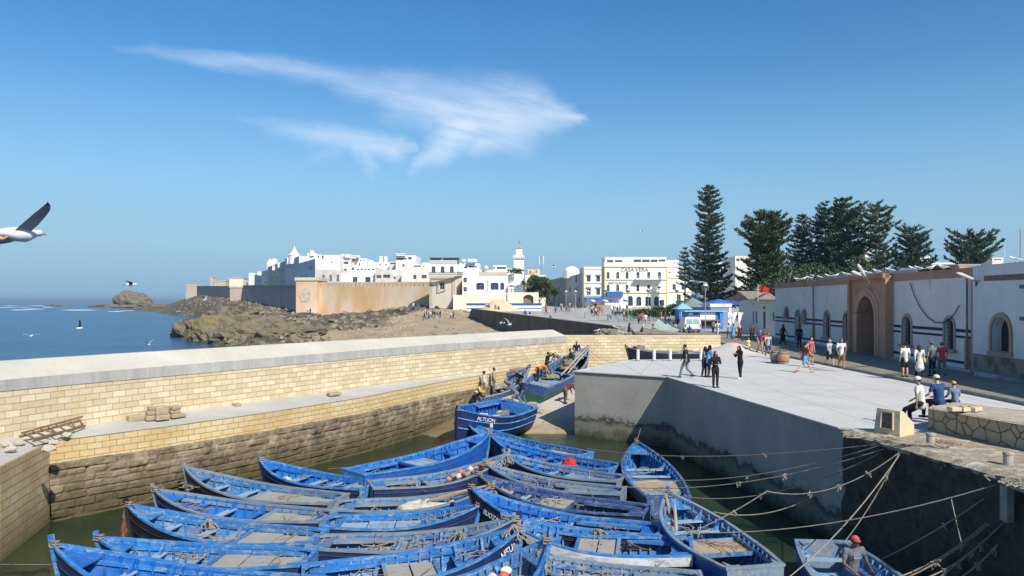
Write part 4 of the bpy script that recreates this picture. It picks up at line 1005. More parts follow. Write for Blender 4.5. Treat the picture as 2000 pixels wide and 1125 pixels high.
# ---------------------------------------------------------------- hotel on the plaza
yel = M('yellow_trim', (.62, .52, .16), (.68, .58, .24), 2., .8, 0)
wins = []
for x in (1184.8, 1203.6, 1221.8): wins += [(x, x+5.6, 531, 544.5, True, gframe), (x, x+5.6, 556, 569, True, gframe)]
for x in (1243, 1264, 1285): wins += [(x, x+6, 531, 544.5, True, cyanf)]
for x in (1243, 1264): wins += [(x, x+5.6, 556, 569, True, bframe)]
wins += [(1242.5, 1252.5, 579, 597.4, True, cyanf), (1260.5, 1271, 580, 597.4, None, cyanf), (1277.5, 1287, 579, 597.4, True, bframe), (1288.5, 1297, 586, 597.4, None, cyanf), (1226, 1236, 578, 597.4, True, dtrim)]
ht, A, B, d, n, z0, z1 = house('hotel', 'large white and yellow trimmed hotel with a blue balcony and lettering across its front', 'hotel', (1180, 200), (1303, 200), 518, 600, 14, M('hotel_white', (.80, .78, .70), (.76, .74, .66), .3), wins, z0=2.0, sc=1.3, parapet=.3)
def hb(root, px0, px1, y0, y1, Y, t, mat, name, front=.0):
    a = atY(px0, y1, Y); b_ = atY(px1, y0, Y); mb = MB(); mb.box2((a.x, Y-t, a.z), (b_.x, Y+.0, b_.z)); return mb.build(name, mat, root, world=True)
for (y, nm) in ((520.5, 'cornice'), (545.5, 'string_course'), (571, 'string_course')): hb(ht, 1180, 1303, y, y+1.2, 200, .25, yel if y > 530 else M('olive_trim', (.42, .38, .22), (.5, .45, .28), 2.), nm)
for x in (1180.5, 1301): hb(ht, x, x+2, 522, 598, 199.999, .15, yel, 'pilaster')
hb(ht, 1239.5, 1292.5, 544, 546.5, 200, 1.8, white, 'balcony_slab')
a = atY(1239.5, 545.5, 198.3); b_ = atY(1292.5, 545.5, 198.3); mb = MB(); mb.bar(a+V((0, 0, .8)), b_+V((0, 0, .8)), .07, .07)
for k in range(44): q_ = a.lerp(b_, k/43); mb.bar(q_, q_+V((0, 0, .8)), .035, .035)
mb.build('balcony_railing', M('pale_blue_rail', (.35, .5, .6), (.3, .45, .55), 3.), ht, world=True)
hb(ht, 1184, 1215, 569.5, 580, 200, 1.6, M('blue_awning', (.03, .10, .30), (.05, .14, .38), 2., .8), 'awning')
hb(ht, 1180, 1303, 512.5, 518, 200.01, -.3, white, 'parapet')
up2, A2, B2, *_ = house('roof_terrace', 'set back white roof storey with long dark openings on the hotel roof', 'roof storey', (1181, 204), (1302, 204), 502, 520, 6, white2, [(1185.5, 1197.5, 508, 512.5), (1201, 1215, 508, 512), (1238, 1252, 507, 512), (1254, 1269, 507, 512), (1271, 1284, 507, 512), (1286, 1299, 507, 511)], z0=z1-.4, sc=1.)
def text(body, size, loc, rot, mat, name, parent=None, ext=.03, label=None, cat=None, align='CENTER'):
    cu = bpy.data.curves.new(name, 'FONT'); cu.body = body; cu.size = size; cu.extrude = ext; cu.align_x = align
    me = eval_mesh(bpy.data.objects.new(name, cu))
    me.materials.clear(); me.materials.append(mat); me.name = name
    o = link(bpy.data.objects.new(name, me)); o.rotation_euler = rot; o.location = V(loc) - (wl(parent) if parent else V((0, 0, 0)))
    if parent: o.parent = parent
    return o
ink = M('sign_ink', (.10, .10, .09), (.14, .13, .12), 3., .8, 0)
text('CASA VERA', 1.4, atY(1239, 530.5, 199.94), (PI/2, 0, 0), ink, 'lettering', ht)
text('RESTAURANT', .82, atY(1207, 555, 199.94), (PI/2, 0, 0), ink, 'lettering', ht)
lwg, A, B, *_ = house('hotel_wing', 'narrow white wing with yellow pilasters and four purple-blue windows left of the hotel', 'building', (1140, 201), (1179.8, 201), 521, 600, 12, M('hotel_white', (0, 0, 0)), [(1146, 1153.5, 539, 550), (1164.5, 1172, 539, 550), (1146, 1153.5, 564, 576), (1164.5, 1172, 564, 576)], z0=2., fm=M('violet_blue_paint', (.10, .09, .35), (.14, .13, .4), 3.), sc=1.6)
for x in (1140.2, 1176.5): hb(lwg, x, x+2, 523, 598, 200.999, .15, yel, 'pilaster')
for y in (525.5, 552.5, 577): hb(lwg, 1140, 1179.8, y, y+1, 201, .2, yel, 'string_course')
for x in (1144.5, 1163): 
    for y in (536, 560.5): hb(lwg, x, x+10.5, y, y+2, 201, .3, gframe, 'window_hood')
hb(lwg, 1141, 1181, 580.5, 584.5, 201, 2.5, MATS['blue_awning'], 'awning')
rwg, A, B, *_ = house('hotel_wing', 'plain white wing with small blue windows right of the hotel', 'building', (1303.3, 201), (1350, 201), 521, 600, 12, white, [(1313.5, 1320, 555, 566, None, cyanf), (1331, 1338, 555, 566, None, cyanf), (1326, 1330, 532, 537), (1305, 1311, 531.5, 533.5), (1322, 1329.5, 575, 597)], z0=2., sc=1.2)
for y in (521.5, 543, 570): hb(rwg, 1303.4, 1350, y, y+.9, 201, .2, yel if y > 540 else white2, 'string_course')
house('house', 'white roof house with chimney just right of the hotel roof', 'house', (1303, 212), (1325, 212), 508, 530, 8, white, [(1316, 1318, 512, 516)], TG, z0=5)
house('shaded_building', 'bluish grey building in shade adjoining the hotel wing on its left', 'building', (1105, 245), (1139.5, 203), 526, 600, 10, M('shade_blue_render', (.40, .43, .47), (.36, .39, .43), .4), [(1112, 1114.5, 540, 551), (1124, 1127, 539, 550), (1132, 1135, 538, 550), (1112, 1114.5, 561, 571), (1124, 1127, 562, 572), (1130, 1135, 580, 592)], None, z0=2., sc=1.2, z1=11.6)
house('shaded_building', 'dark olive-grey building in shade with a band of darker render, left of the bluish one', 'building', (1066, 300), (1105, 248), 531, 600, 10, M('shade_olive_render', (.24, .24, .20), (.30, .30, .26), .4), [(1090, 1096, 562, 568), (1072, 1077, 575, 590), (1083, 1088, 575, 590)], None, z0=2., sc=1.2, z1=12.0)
# cafe parasols under the awnings
for i, px in enumerate([1146, 1154, 1162, 1170, 1178, 1190, 1199, 1208, 1216]):
    p = atg(px, 603); u_ = thing('parasol', f'{["blue","white topped","dark blue"][i%3]} cafe parasol below the awnings, {["first","second","third","fourth","fifth","sixth","seventh","eighth","last"][i]} from the left', 'parasol', (p.x, 192+.4*(i % 3), 2.), 0, 'cafe parasols')
    mb = MB(); mb.tube([(0, 0, 0), (0, 0, 2.2)], .05); mb.build('pole', wframe, u_)
    mb = MB(); mb.lathe((0, 0, 1.9), [(1.5, 0), (.8, .35), (.02, .55)], 8); mb.build('canopy', [M('blue_canvas', (.06, .09, .28), (.09, .13, .35), 2.), M('pale_canvas', (.45, .5, .6), (.55, .6, .66), 2.), M('navy_canvas', (.04, .045, .12), (.05, .06, .15), 2.)][i % 3], u_)
# ---------------------------------------------------------------- long port building on the right
terra = M('terracotta_paint', (.38, .20, .13), (.45, .25, .17), .5, .85, .01, c3=(.31, .17, .12))
m, nt, b = new_mat('flaked_limewash'); v = coords(nt)
col = ramp(nt, noi(nt, v, .5, 8., .65), [(.3, (.62, .60, .55)), (.6, (.72, .70, .65)), (.75, (.56, .53, .47))])
col = mixc(nt, ramp(nt, noi(nt, coords(nt, 'Object', (1, 1, .35)), 1.4, 8., .7), [(.60, 0.), (.66, .8)]), col, (.33, .31, .27, 1))
nt.links.new(col, b.inputs['Base Color']); b.inputs['Roughness'].default_value = .9; bump(nt, b, noi(nt, v, 8., 8.), .02); lime = m
damaged = M('damaged_plaster', (.10, .08, .06), (.30, .27, .22), .9, .95, .04, c3=(.16, .13, .10))
navy = M('navy_stripe', (.012, .018, .06), (.02, .028, .08), 3., .8, 0)
fA = (26.9, 78.5); fB = (24.45, 40.6)
pb = thing('port_building', 'long whitewashed port building with terracotta trim, arched windows and a great arched gateway', 'building', (25.6, 60, .15))
A = V((fA[0], fA[1], 0)); B = V((fB[0], fB[1], 0)); Lf = (B-A).length; d = (B-A)/Lf; n = V((d.y, -d.x, 0))
def up_(px, py): return uz(A, B, px, py)
def opn(px0, px1, yt, yb, arch=True, zb=None):
    u0, zt = up_(px0, yt); u1, z_ = up_(px1, yb); c = (u0+u1)/2
    return (u0, u1, zb if zb is not None else z_, zt, arch)
ztop = 5.72; zband = 5.22
wl1 = [opn(1532, 1541, 601, 622), opn(1568, 1575, 606, 631), opn(1610, 1621, 609, 654), opn(1648, 1661, 611, 659)]
for i in (0, 1, 2, 3): wl1[i] = (wl1[i][0], wl1[i][1], .95 if i > 1 else 2.35-.3*i, wl1[i][3], True)
dr = opn(1554, 1564, 606, 665, True, .16)
ug0 = up_(1669, 600)[0]; ug1 = up_(1745.5, 600)[0]
wr = [opn(1763.6, 1780, 617, 674), opn(1845.6, 1864, 621, 683)]
def seg(mb, u0, u1, za, zb, ops, off=0., depth=.3):
    a = A + d*u0 + n*off; b2 = A + d*u1 + n*off
    return facade(mb, a, b2, za, zb, [(o[0]-u0, o[1]-u0) + tuple(o[2:]) for o in ops], depth)
mb = MB(); o1, _ = seg(mb, 0, ug0, .1, zband, wl1 + [dr]); mb.build('front_wall', lime, pb, world=True)
mb = MB(); o2, _ = seg(mb, ug1, Lf, .1, zband, wr); mb.build('front_wall', lime, pb, world=True)
mb = MB(); seg(mb, -.02, ug0, zband, ztop, [], .06); seg(mb, ug1, Lf+.05, zband, ztop, [], .06)
for a_, b_ in ((-.02, ug0), (ug1, Lf+.05)):
    for z_ in (zband, ztop):
        p, q = A+d*a_, A+d*b_; mb.face([V((p.x, p.y, z_)), V((q.x, q.y, z_)), V((q.x, q.y, z_))+n*.06, V((p.x, p.y, z_))+n*.06])
mb.build('terracotta_band', terra, pb, world=True)
# roof slab, body and end walls
E_ = V((9, .3, 0)); q = lambda p, z: V((p.x, p.y, z)); Bk = -n*9
mb = MB(); mb.face([q(A, ztop), q(B, ztop), q(B, ztop)+Bk, q(A, ztop)+Bk]); mb.face([q(A, .1), q(A, ztop), q(A, ztop)+Bk, q(A, .1)+Bk]); mb.face([q(A, .1)+Bk, q(B, .1)+Bk, q(B, ztop)+Bk, q(A, ztop)+Bk]); mb.build('roof', greyw, pb, world=True)
iron = M('dark_grille', (.012, .015, .03), (.02, .025, .045), 4., .5, 0)
for k, (o, out) in enumerate(zip(wl1+[dr]+wr, o1+o2)):
    isd = o is dr
    mb = MB(); mb.face(out); w_ = mb.build('door' if isd else 'window', M('blue_grey_door', (.03, .035, .06), (.05, .06, .09), 3.) if isd else iron, pb, world=True)
    # moulded surround, a band of wall thickness round the arch
    u0, u1, z0_, z1_ = o[:4]; r = (u1-u0)/2; c = (u0+u1)/2; t = .17 if not isd else .14; zs = z1_-r
    pr = [(u0-0, z0_)] + [(c - r*math.cos(PI*k2/12), zs + r*math.sin(PI*k2/12)) for k2 in range(13)] + [(u1, z0_)]
    po = [(u0-t, z0_)] + [(c - (r+t)*math.cos(PI*k2/12), zs + (r+t)*math.sin(PI*k2/12)) for k2 in range(13)] + [(u1+t, z0_)]
    Pp = lambda uz_, o_: (lambda g: V((g.x, g.y, uz_[1])))(A + d*uz_[0] + n*o_)
    mb = MB()
    for a_, b_, c_, d_ in zip(pr, pr[1:], po, po[1:]):
        mb.face([Pp(a_, .06), Pp(b_, .06), Pp(d_, .06), Pp(c_, .06)]); mb.face([Pp(c_, .06), Pp(d_, .06), Pp(d_, 0), Pp(c_, 0)]); mb.face([Pp(a_, 0), Pp(b_, 0), Pp(b_, .06), Pp(a_, .06)])
    mb.build('surround', M('window_surround', (.40, .31, .26), (.33, .26, .22), 2.), w_, world=True)
    if not isd:
        mb = MB(); p, g = A+d*(u0-.3)+n*.1, A+d*(u1+.3)+n*.1; mb.bar(q(p, z0_-.09), q(g, z0_-.09), .26, .16); mb.build('sill', terra, w_, world=True)
        mb = MB()
        for j in range(1, 5): uu_ = lerp(u0, u1, j/5); g = A+d*uu_-n*.12; mb.bar(q(g, z0_), q(g, z1_-.1), .03, .03, n)
        for j in range(1, 6): zz = lerp(z0_, z1_-.3, j/6); mb.bar(q(A+d*u0-n*.12, zz), q(A+d*u1-n*.12, zz), .03, .03)
        mb.build('grille', iron, w_, world=True)
def stripe(za, zb, skip):
    """painted stripe cut round the openings, pilasters and gateway"""
    cuts = sorted([(o[0]-.17, o[1]+.17) for o in skip if o[2] < zb and o[3] > za] + [(ug0-.02, ug1+.02)])
    u = .05
    for c0, c1 in cuts + [(Lf-.02, Lf)]:
        if c0 > u: 
            a_, b_ = A+d*u+n*.004, A+d*c0+n*.004; mb = MB(); mb.face([q(a_, za), q(b_, za), q(b_, zb), q(a_, zb)]); mb.build('painted_stripe', navy, pb, world=True)
        u = max(u, c1)
allo = wl1+[dr]+wr
stripe(2.22, 2.40, allo); stripe(1.90, 2.04, allo); stripe(.5, .66, allo)
for pu in (up_(1590.5, 600)[0], up_(1891.5, 600)[0]):
    mb = MB(); a_, b_ = A+d*(pu-.22)+n*.05, A+d*(pu+.22)+n*.05; mb.bar(q(a_, 1.05), q(b_, 1.05), .12, 1.8); mb.build('pilaster_base', terra, pb, world=True)
    mb = MB(); g = A+d*(pu+.12)+n*.14; mb.tube([q(g, .2), q(g, zband)], .055, 8); mb.build('drain_pipe', M('pipe_grey', (.22, .21, .19), (.12, .11, .10), 2.), pb, world=True)
mb = MB(); g0, g1 = A+d*(Lf-.14)+n*.05, A+d*(Lf+.04)+n*.05; mb.bar(q(g0, 2.9), q(g1, 2.9), .12, 5.4); mb.build('corner_pilaster', terra, pb, world=True)
# gateway: projecting portal with a deep arched passage
gw = ug1-ug0; a0, zt_ = up_(1677, 571); a1, _ = up_(1725, 571)
i0, zi = up_(1683.5, 581); i1, _ = up_(1718.5, 581); zi = 4.28
mb = MB(); og, _ = seg(mb, ug0, ug1, .1, 5.62, [(i0, i1, .12, zi, True)], .32, 1.6)
for uu_ in (ug0, ug1):
    g = A+d*uu_; mb.face([q(g, .1), q(g, 5.62), q(g+n*.32, 5.62), q(g+n*.32, .1)])
mb.face([q(A+d*ug0, 5.62), q(A+d*ug1, 5.62), q(A+d*ug1+n*.32, 5.62), q(A+d*ug0+n*.32, 5.62)]); mb.build('gateway', terra, pb, world=True)
r = (i1-i0)/2; c = (i0+i1)/2; zs = zi-r; mb = MB()
for t0, t1, off in ((.0, .28, .40), (.28, .62, .36)):
    pr = [(c-r-t0, .16)] + [(c - (r+t0)*math.cos(PI*k/14), zs + (r+t0)*math.sin(PI*k/14)) for k in range(15)] + [(c+r+t0, .16)]
    po = [(c-r-t1, .16)] + [(c - (r+t1)*math.cos(PI*k/14), zs + (r+t1)*math.sin(PI*k/14)) for k in range(15)] + [(c+r+t1, .16)]
    for a_, b_, c_, d_ in zip(pr, pr[1:], po, po[1:]):
        mb.face([Pp(a_, off), Pp(b_, off), Pp(d_, off), Pp(c_, off)]); mb.face([Pp(c_, off), Pp(d_, off), Pp(d_, .3), Pp(c_, .3)]); mb.face([Pp(a_, .3), Pp(b_, .3), Pp(b_, off), Pp(a_, off)])
mb.build('arch_moulding', M('moulding_tan', (.46, .30, .22), (.40, .26, .19), 1.), pb, world=True)
for s_, uu_ in ((-1, ug0+.17), (1, ug1-.17)):
    mb = MB(); g0, g1 = A+d*(uu_-.17)+n*.42, A+d*(uu_+.17)+n*.42; mb.bar(q(g0, 2.95), q(g1, 2.95), .22, 5.6); mb.build('gate_pier', terra, pb, world=True)
mb = MB(); mb.bar(q(A+d*ug0+n*.5, 5.6), q(A+d*ug1+n*.5, 5.6), .42, .3); mb.build('gate_cornice', terra, pb, world=True)
mb = MB(); mb.face(og[0]); mb.build('passage_wall', M('passage_brown', (.06, .045, .04), (.10, .07, .06), 1.), pb, world=True)
mb = MB(); g0, g1 = A+d*(i1-.55)-n*1.0, A+d*(i1-.06)-n*.5; mb.bar(q(g0, 1.6), q(g1, 1.6), .08, 2.9); mb.build('gate_leaf', M('royal_blue_paint', (.02, .05, .30), (.03, .07, .36), 2.), pb, world=True)
# low kerb course along the foot
mb = MB(); mb.bar(q(A+n*.12, .21), q(A+d*ug0+n*.12, .21), .24, .12); mb.bar(q(A+d*ug1+n*.12, .21), q(B+n*.12, .21), .24, .12); mb.build('foot_course', M('painted_foot', (.45, .45, .43), (.35, .35, .33), 1.), pb, world=True)
# second building, running out of the frame
b2 = thing('port_building', 'plain building with one tan framed arched window and broken plaster foot, at right edge', 'building', (24.2, 36, .15))
A2 = V((24.30, 40.5, 0)); B2 = V((23.2, 24, 0)); d2 = (B2-A2).normalized(); n2 = V((d2.y, -d2.x, 0)); L2 = (B2-A2).length
def uz2(px, py): return uz(A2, B2, px, py)
u0, zt2 = uz2(1938, 613); u1, _ = uz2(1973, 613); w2 = (u0, u1, 1.42, 3.15, True)
mb = MB(); oo, _ = facade(mb, A2, B2, 1.18, 5.78, [w2], .45)
mb.face([q(A2, .1), q(A2, 5.78), q(A2, 5.78)-n2*9, q(A2, .1)-n2*9]); mb.face([q(A2, 5.78), q(B2, 5.78), q(B2, 5.78)-n2*9, q(A2, 5.78)-n2*9]); mb.build('front_wall', M('cool_limewash', (.64, .66, .68), (.56, .57, .58), .5, .9, .01), b2, world=True)
mb = MB(); facade(mb, A2-n2*.03, B2-n2*.03, .1, 1.18, []); mb.face([q(A2, 1.18), q(B2, 1.18), q(B2, 1.18)-n2*.03, q(A2, 1.18)-n2*.03]); mb.build('broken_plaster_base', damaged, b2, world=True)
mb = MB(); mb.face(oo[0]); w_ = mb.build('window', M('deep_blue_window', (.01, .014, .03), (.015, .02, .05), 2.), b2, world=True)
Pq2 = lambda uz_, o_: (lambda g: V((g.x, g.y, uz_[1])))(A2 + d2*uz_[0] + n2*o_)
r = (u1-u0)/2; c = (u0+u1)/2; zs = w2[3]-r; t = .22; mb = MB()
pr = [(u0, w2[2]-.0)] + [(c - r*math.cos(PI*k/12), zs + r*math.sin(PI*k/12)) for k in range(13)] + [(u1, w2[2])]
po = [(u0-t, w2[2]-.0)] + [(c - (r+t)*math.cos(PI*k/12), zs + (r+t)*math.sin(PI*k/12)) for k in range(13)] + [(u1+t, w2[2])]
for a_, b_, c_, d_ in zip(pr, pr[1:], po, po[1:]):
    mb.face([Pq2(a_, .07), Pq2(b_, .07), Pq2(d_, .07), Pq2(c_, .07)]); mb.face([Pq2(c_, .07), Pq2(d_, .07), Pq2(d_, 0), Pq2(c_, 0)])
mb.bar(Pq2((u0-t-.05, w2[2]-.1), .04), Pq2((u1+t+.05, w2[2]-.1), .04), .16, .2)
mb.build('surround', M('tan_surround', (.36, .27, .17), (.28, .21, .14), 1.5), w_, world=True)
mb = MB(); a_, zb_ = uz2(1922, 533); mb.face([Pq2((a_, 4.95), .01), Pq2((L2, 4.85), .01), Pq2((L2, 5.2), .01), Pq2((a_, 5.22), .01)]); mb.build('dark_tile_band', M('brown_tile_band', (.12, .09, .08), (.18, .14, .12), 3.), b2, world=True)
for i, (pp, zz) in enumerate(((1999, 622), (1999, 560))):
    a_, z_ = uz2(pp, zz); mb = MB(); g = Pq2((a_+.3, z_), .12); mb.box(tuple(g), (.3, .3, .18)); mb.tube([g-n2*.2, g+V((0, 0, -.25))], .05); mb.build('wall_lamp', dtrim, b2, world=True)
# kerb stones at its foot
for i in range(4):
    y0 = 38.8 - i*2.2; k_ = thing('kerb_block', ['white painted kerb block by the broken plaster, farthest of four', 'dark kerb block, second by the broken plaster', 'white painted kerb block, third by the broken plaster', 'dark kerb block nearest the right edge'][i], 'kerb block', (23.6+(y0-40)*.066, y0, .15), 0, 'kerb blocks')
    mb = MB(); mb.box((0, -.9, .1), (.3, 1.9, .2)); mb.build('block', M('white_kerb', (.5, .5, .48), (.35, .34, .32), 2.) if i % 2 == 0 else kerb_m, k_, bev=.02)
# rooftop: corrugated sheets, blue sheeting, dark shed, lamps
cor = M('corrugated_grey', (.30, .31, .31), (.24, .25, .25), .6, .6, .01)
def sheet(name, lab, a, b_, zt0, mat, wave=.05, step=.18, z0_=5.7):
    mb = MB(); L = math.dist(a, b_); N = int(L/step); rows = [[], []]
    for k in range(N+1):
        x, y = lerp(a[0], b_[0], k/N), lerp(a[1], b_[1], k/N); o = wave*(1 if k % 2 else -1)
        rows[0].append(V((x+o, y, z0_))); rows[1].append(V((x+o, y, zt0)))
    mb.grid(rows); mb.grid([[p+V((.1, 0, 0)) for p in r_] for r_ in rows[::-1]]); mb.grid([rows[1], [p+V((.1, 0, 0)) for p in rows[1]]]); o = mb.build(name, mat, world=True); return tag(o, lab, 'roof sheeting')
def xa(px, Y): return (px-CX)*Y/F
sheet('roof_sheeting', 'grey corrugated screen on the port roof with gulls in front', (xa(1600, 66), 66), (xa(1790, 54), 54), 6.15, cor, .01, .4)
for i, px in enumerate([1790, 1796.5, 1803, 1809.5, 1816]):
    Y = 50; sheet('blue_sheeting', ['leftmost blue corrugated panel on the roof', 'second blue corrugated panel', 'third blue corrugated panel, behind a gull', 'fourth blue corrugated panel, lower', 'rightmost low blue corrugated panel'][i], (xa(px, Y), Y), (xa(px+6, Y), Y), 6.15 if i < 3 else 6.0, M('blue_sheet', (.05, .11, .42), (.08, .15, .5), 4., .5, 0), .02, .05)
sh = thing('roof_shed', 'dark low lean-to with corrugated roof beside the blue sheeting', 'shed', (xa(1860, 46), 46, 5.7))
mb = MB(); mb.box2((xa(1828, 47), 46.6, 5.7), (xa(1875, 47), 49, 6.05)); mb.build('walls', M('dark_brown_wood', (.07, .045, .035), (.12, .08, .06), 3.), sh, world=True)
mb = MB(); mb.box2((xa(1814, 47), 46.2, 6.06), (xa(1862, 47), 49.5, 6.15)); mb.build('roof_sheet', M('rusty_sheet', (.18, .14, .11), (.28, .25, .22), 2.), sh, world=True)
mb = MB(); mb.box2((xa(1866, 45), 44.6, 5.7), (xa(1908, 45), 45.5, 5.95)); mb.build('low_parapet', terra, sh, world=True)
mb = MB(); mb.box2((xa(1864, 45), 44.6, 5.97), (xa(1908, 45), 47, 6.08)); mb.build('awning_sheet', cor, sh, world=True)
def spot(lab, base_, tip, head):
    t_ = thing('street_light', lab, 'street light', tuple(base_)); mb = MB(); mb.tube([base_, base_.lerp(tip, .5)+V((0, 0, .1)), tip], .05, 6); mb.build('arm', dtrim, t_, world=True)
    R_ = (head-tip).normalized(); mb = MB(); m1 = (head+tip)/2; mb.tube([tip, tip.lerp(head, .3), head.lerp(tip, .2), head], [.05, .09, .105, .04], 8); mb.build('lamp_head', M('lamp_white', (.62, .60, .55), (.5, .48, .44), 4., .5, 0), t_, world=True)
spot('street light with two arms leaning over the gateway cornice, upper head', atY(1697, 554, 47.5), atY(1690, 540, 47.2), atY(1675, 516, 47))
spot('street light with low head left of the gateway', atY(1697, 552, 47.5), atY(1681, 538, 47), atY(1664, 530, 46.6))
spot('street light on a bracket at the corner between the two port buildings', atY(1907, 560, 40.2), atY(1906, 548, 39.8), atY(1869, 533, 38.5))
# hanging cable
def rope_pts(a, b_, sag, n_=14):
    a = V(a); b_ = V(b_); return [a.lerp(b_, k/n_) - V((0, 0, sag*4*(k/n_)*(1-k/n_))) for k in range(n_+1)]
def fc(px, py, o=.1): u_, z_ = up_(px, py); g = A+d*u_+n*o; return q(g, z_)
cab = M('black_cable', (.02, .02, .02), (.03, .03, .03), 3., .7, 0)
mb = MB(); pts = [fc(1781, 553), fc(1788, 575), fc(1800, 600), fc(1815, 620), fc(1830, 630), fc(1846, 630), fc(1860, 622), fc(1869, 610), fc(1877, 596)]; mb.tube(pts, .028, 5); tag(mb.build('cable', cab, world=True), 'loose black cable drooping over the two windows right of the gateway', 'cable')
mb = MB(); pts = [fc(1668, 553), fc(1669, 585), fc(1674, 604), fc(1682, 611, .45), fc(1700, 612, .45), fc(1709, 604, .45)]; mb.tube(pts, .022, 5); tag(mb.build('cable', cab, world=True), 'loose black cable hanging across the gateway', 'cable')

# ---------------------------------------------------------------- small house with flag, kiosks, van
hs_, A3, B3, *_ = house('small_house', 'small pale house with tiled lean-to roof left of the port building', 'house', (1443, 92), (1521, 84), 586, 655, 7, lime, [(1470, 1473, 608, 632, None, bframe), (1475.5, 1479, 608, 632, None, bframe), (1490, 1495, 609, 642, None, dtrim), (1509, 1512.5, 610, 627, None, bframe), (1515, 1518, 610, 627, None, bframe), (1490.5, 1494.5, 599, 604, None, dtrim)], z0=0, sc=1.)
p0 = atY(1462, 584.5, 88); p1 = atY(1522, 585.5, 83); mb = MB(); mb.face([p0, p1, p1+V((0, 4, 1.0)), p0+V((0, 4, 1.0))]); mb.face([p0-V((0, 0, .08)), p1-V((0, 0, .08)), p1, p0]); mb.build('tiled_roof', M('straw_tile', (.46, .38, .27), (.36, .30, .22), 2.), hs_, world=True)
a_ = atY(1440, 587, 92); b_ = atY(1477, 587, 89); c_ = atY(1458, 573, 91); mb = MB(); mb.face([a_, b_, c_]); mb.face([a_+V((0, 4, 0)), c_+V((0, 4, 0)), b_+V((0, 4, 0))]); mb.face([a_, c_, c_+V((0, 4, 0)), a_+V((0, 4, 0))]); mb.face([c_, b_, b_+V((0, 4, 0)), c_+V((0, 4, 0))]); mb.build('gable', M('brown_tile', (.20, .12, .09), (.14, .09, .07), 2.), hs_, world=True)
for i, px in enumerate((1426, 1434.5, 1446)):
    p = atY(px, 622, 88); w_ = thing('folded_screen', ['leftmost white folded shutter flap by the small house', 'middle white folded shutter flap by the small house', 'rightmost white folded shutter flap, on the small house corner'][i], 'shutter', tuple(p)); mb = MB(); mb.face([(-.2, 0, -.9), (.35, 0, .7), (-.25, 0, .7)]); mb.face([(-.2, .05, -.9), (-.25, .05, .7), (.35, .05, .7)]); mb.face([(-.2, 0, -.9), (-.2, .05, -.9), (.35, .05, .7), (.35, 0, .7)]); mb.build('flap', white, w_)
# flag
fl = thing('flag', 'red flag with a green star flying on a pole above the small house', 'flag', tuple(atY(1480.5, 590, 86)))
mb = MB(); mb.tube([atY(1480.5, 590, 86), atY(1480, 555, 86)], .03, 6); mb.build('pole', wframe, fl, world=True)
mb = MB(); rows = []
for i in range(5):
    row = []
    for j in range(13):
        s_ = j/12; px = 1481 + 21*s_; py = 556.5 + 7*s_ + i/4*(12 - 2*s_) + 1.2*math.sin(s_*6); row.append(atY(px, py, 86 + .25*math.sin(s_*8+i*.4)))
    rows.append(row)
mb.grid(rows); mb.build('cloth', M('flag_red', (.50, .02, .03), (.42, .015, .025), 3., .8, 0), fl, world=True, smooth=True)
st = []
for k in range(5): a = PI/2+k*4*PI/5; st.append(atY(1490+2.4*math.cos(a), 566-2.6*math.sin(a), 85.6))
mb = MB()
for k in range(5): mb.bar(st[k], st[(k+1) % 5], .04, .03, (0, 1, 0))
mb.build('star', M('flag_green', (.01, .10, .03), (.01, .12, .04), 3.), fl, world=True)
# blue kiosks
kb = M('kiosk_blue', (.04, .12, .34), (.06, .17, .42), 1.5, .6, 0); kb2 = M('kiosk_light_blue', (.20, .42, .60), (.28, .5, .66), 1.5, .6, 0)
def kiosk(lab, px0, px1, yt, yb, Y, depth, mat, roof=None, parts=()):
    a = atY(px0, yb, Y); b_ = atY(px1, yt, Y); k_ = thing('kiosk', lab, 'kiosk', ((a.x+b_.x)/2, Y+depth/2, plaza_z(Y)))
    mb = MB(); mb.box2((a.x, Y, plaza_z(Y)), (b_.x, Y+depth, b_.z)); mb.build('booth', mat, k_, world=True)
    for nm, x0, x1, y0, y1, mt, t in parts:
        p = atY(x0, y1, Y); r_ = atY(x1, y0, Y); mb = MB(); mb.box2((p.x, Y-t, p.z), (r_.x, Y-.002, r_.z)); mb.build(nm, mt, k_, world=True)
    if roof:
        nm, ov, h, mt, ridge_ = roof; x0, x1 = a.x-ov, b_.x+ov; zt_ = b_.z+.01; y0, y1 = Y-ov, Y+depth+ov
        mb = MB()
        if ridge_: xm = (x0+x1)/2; ym = (y0+y1)/2; P5 = [V((x0, y0, zt_)), V((x1, y0, zt_)), V((x1, y1, zt_)), V((x0, y1, zt_))]; ap = V((xm, ym, zt_+h)); mb.face(P5[::-1]); [mb.face([P5[k], P5[(k+1) % 4], ap]) for k in range(4)]
        else: mb.box2((x0, y0, zt_), (x1, y1, zt_+h))
        mb.build(nm, mt, k_, world=True)
    return k_
dk = M('kiosk_dark_opening', (.03, .03, .04), (.05, .05, .06), 2.)
kiosk('blue pavilion kiosk with a pointed pale roof at the left of the stalls', 1326, 1348, 604, 630, 118, 3, kb, ('pyramid_roof', .4, 1.0, kb2, True), [('doorway', 1330, 1334, 608, 624, kb2, .05), ('panel', 1338, 1343, 607, 622, white, .05)])
kiosk('blue food stall with a white board and serving counter', 1343, 1412, 609, 640, 105, 3.5, kb, ('flat_roof', .5, .15, kb2, False), [('menu_board', 1367, 1397, 610, 625, white, .05), ('counter', 1344, 1406, 624, 627, dtrim, .7), ('lower_panel', 1350, 1400, 628, 640, dk, .04), ('sign_panel', 1345, 1353, 611, 615, white, .06), ('side_post', 1405, 1410, 609, 636, M('bright_blue', (.03, .2, .65), (.04, .25, .7), 3.), .3)])
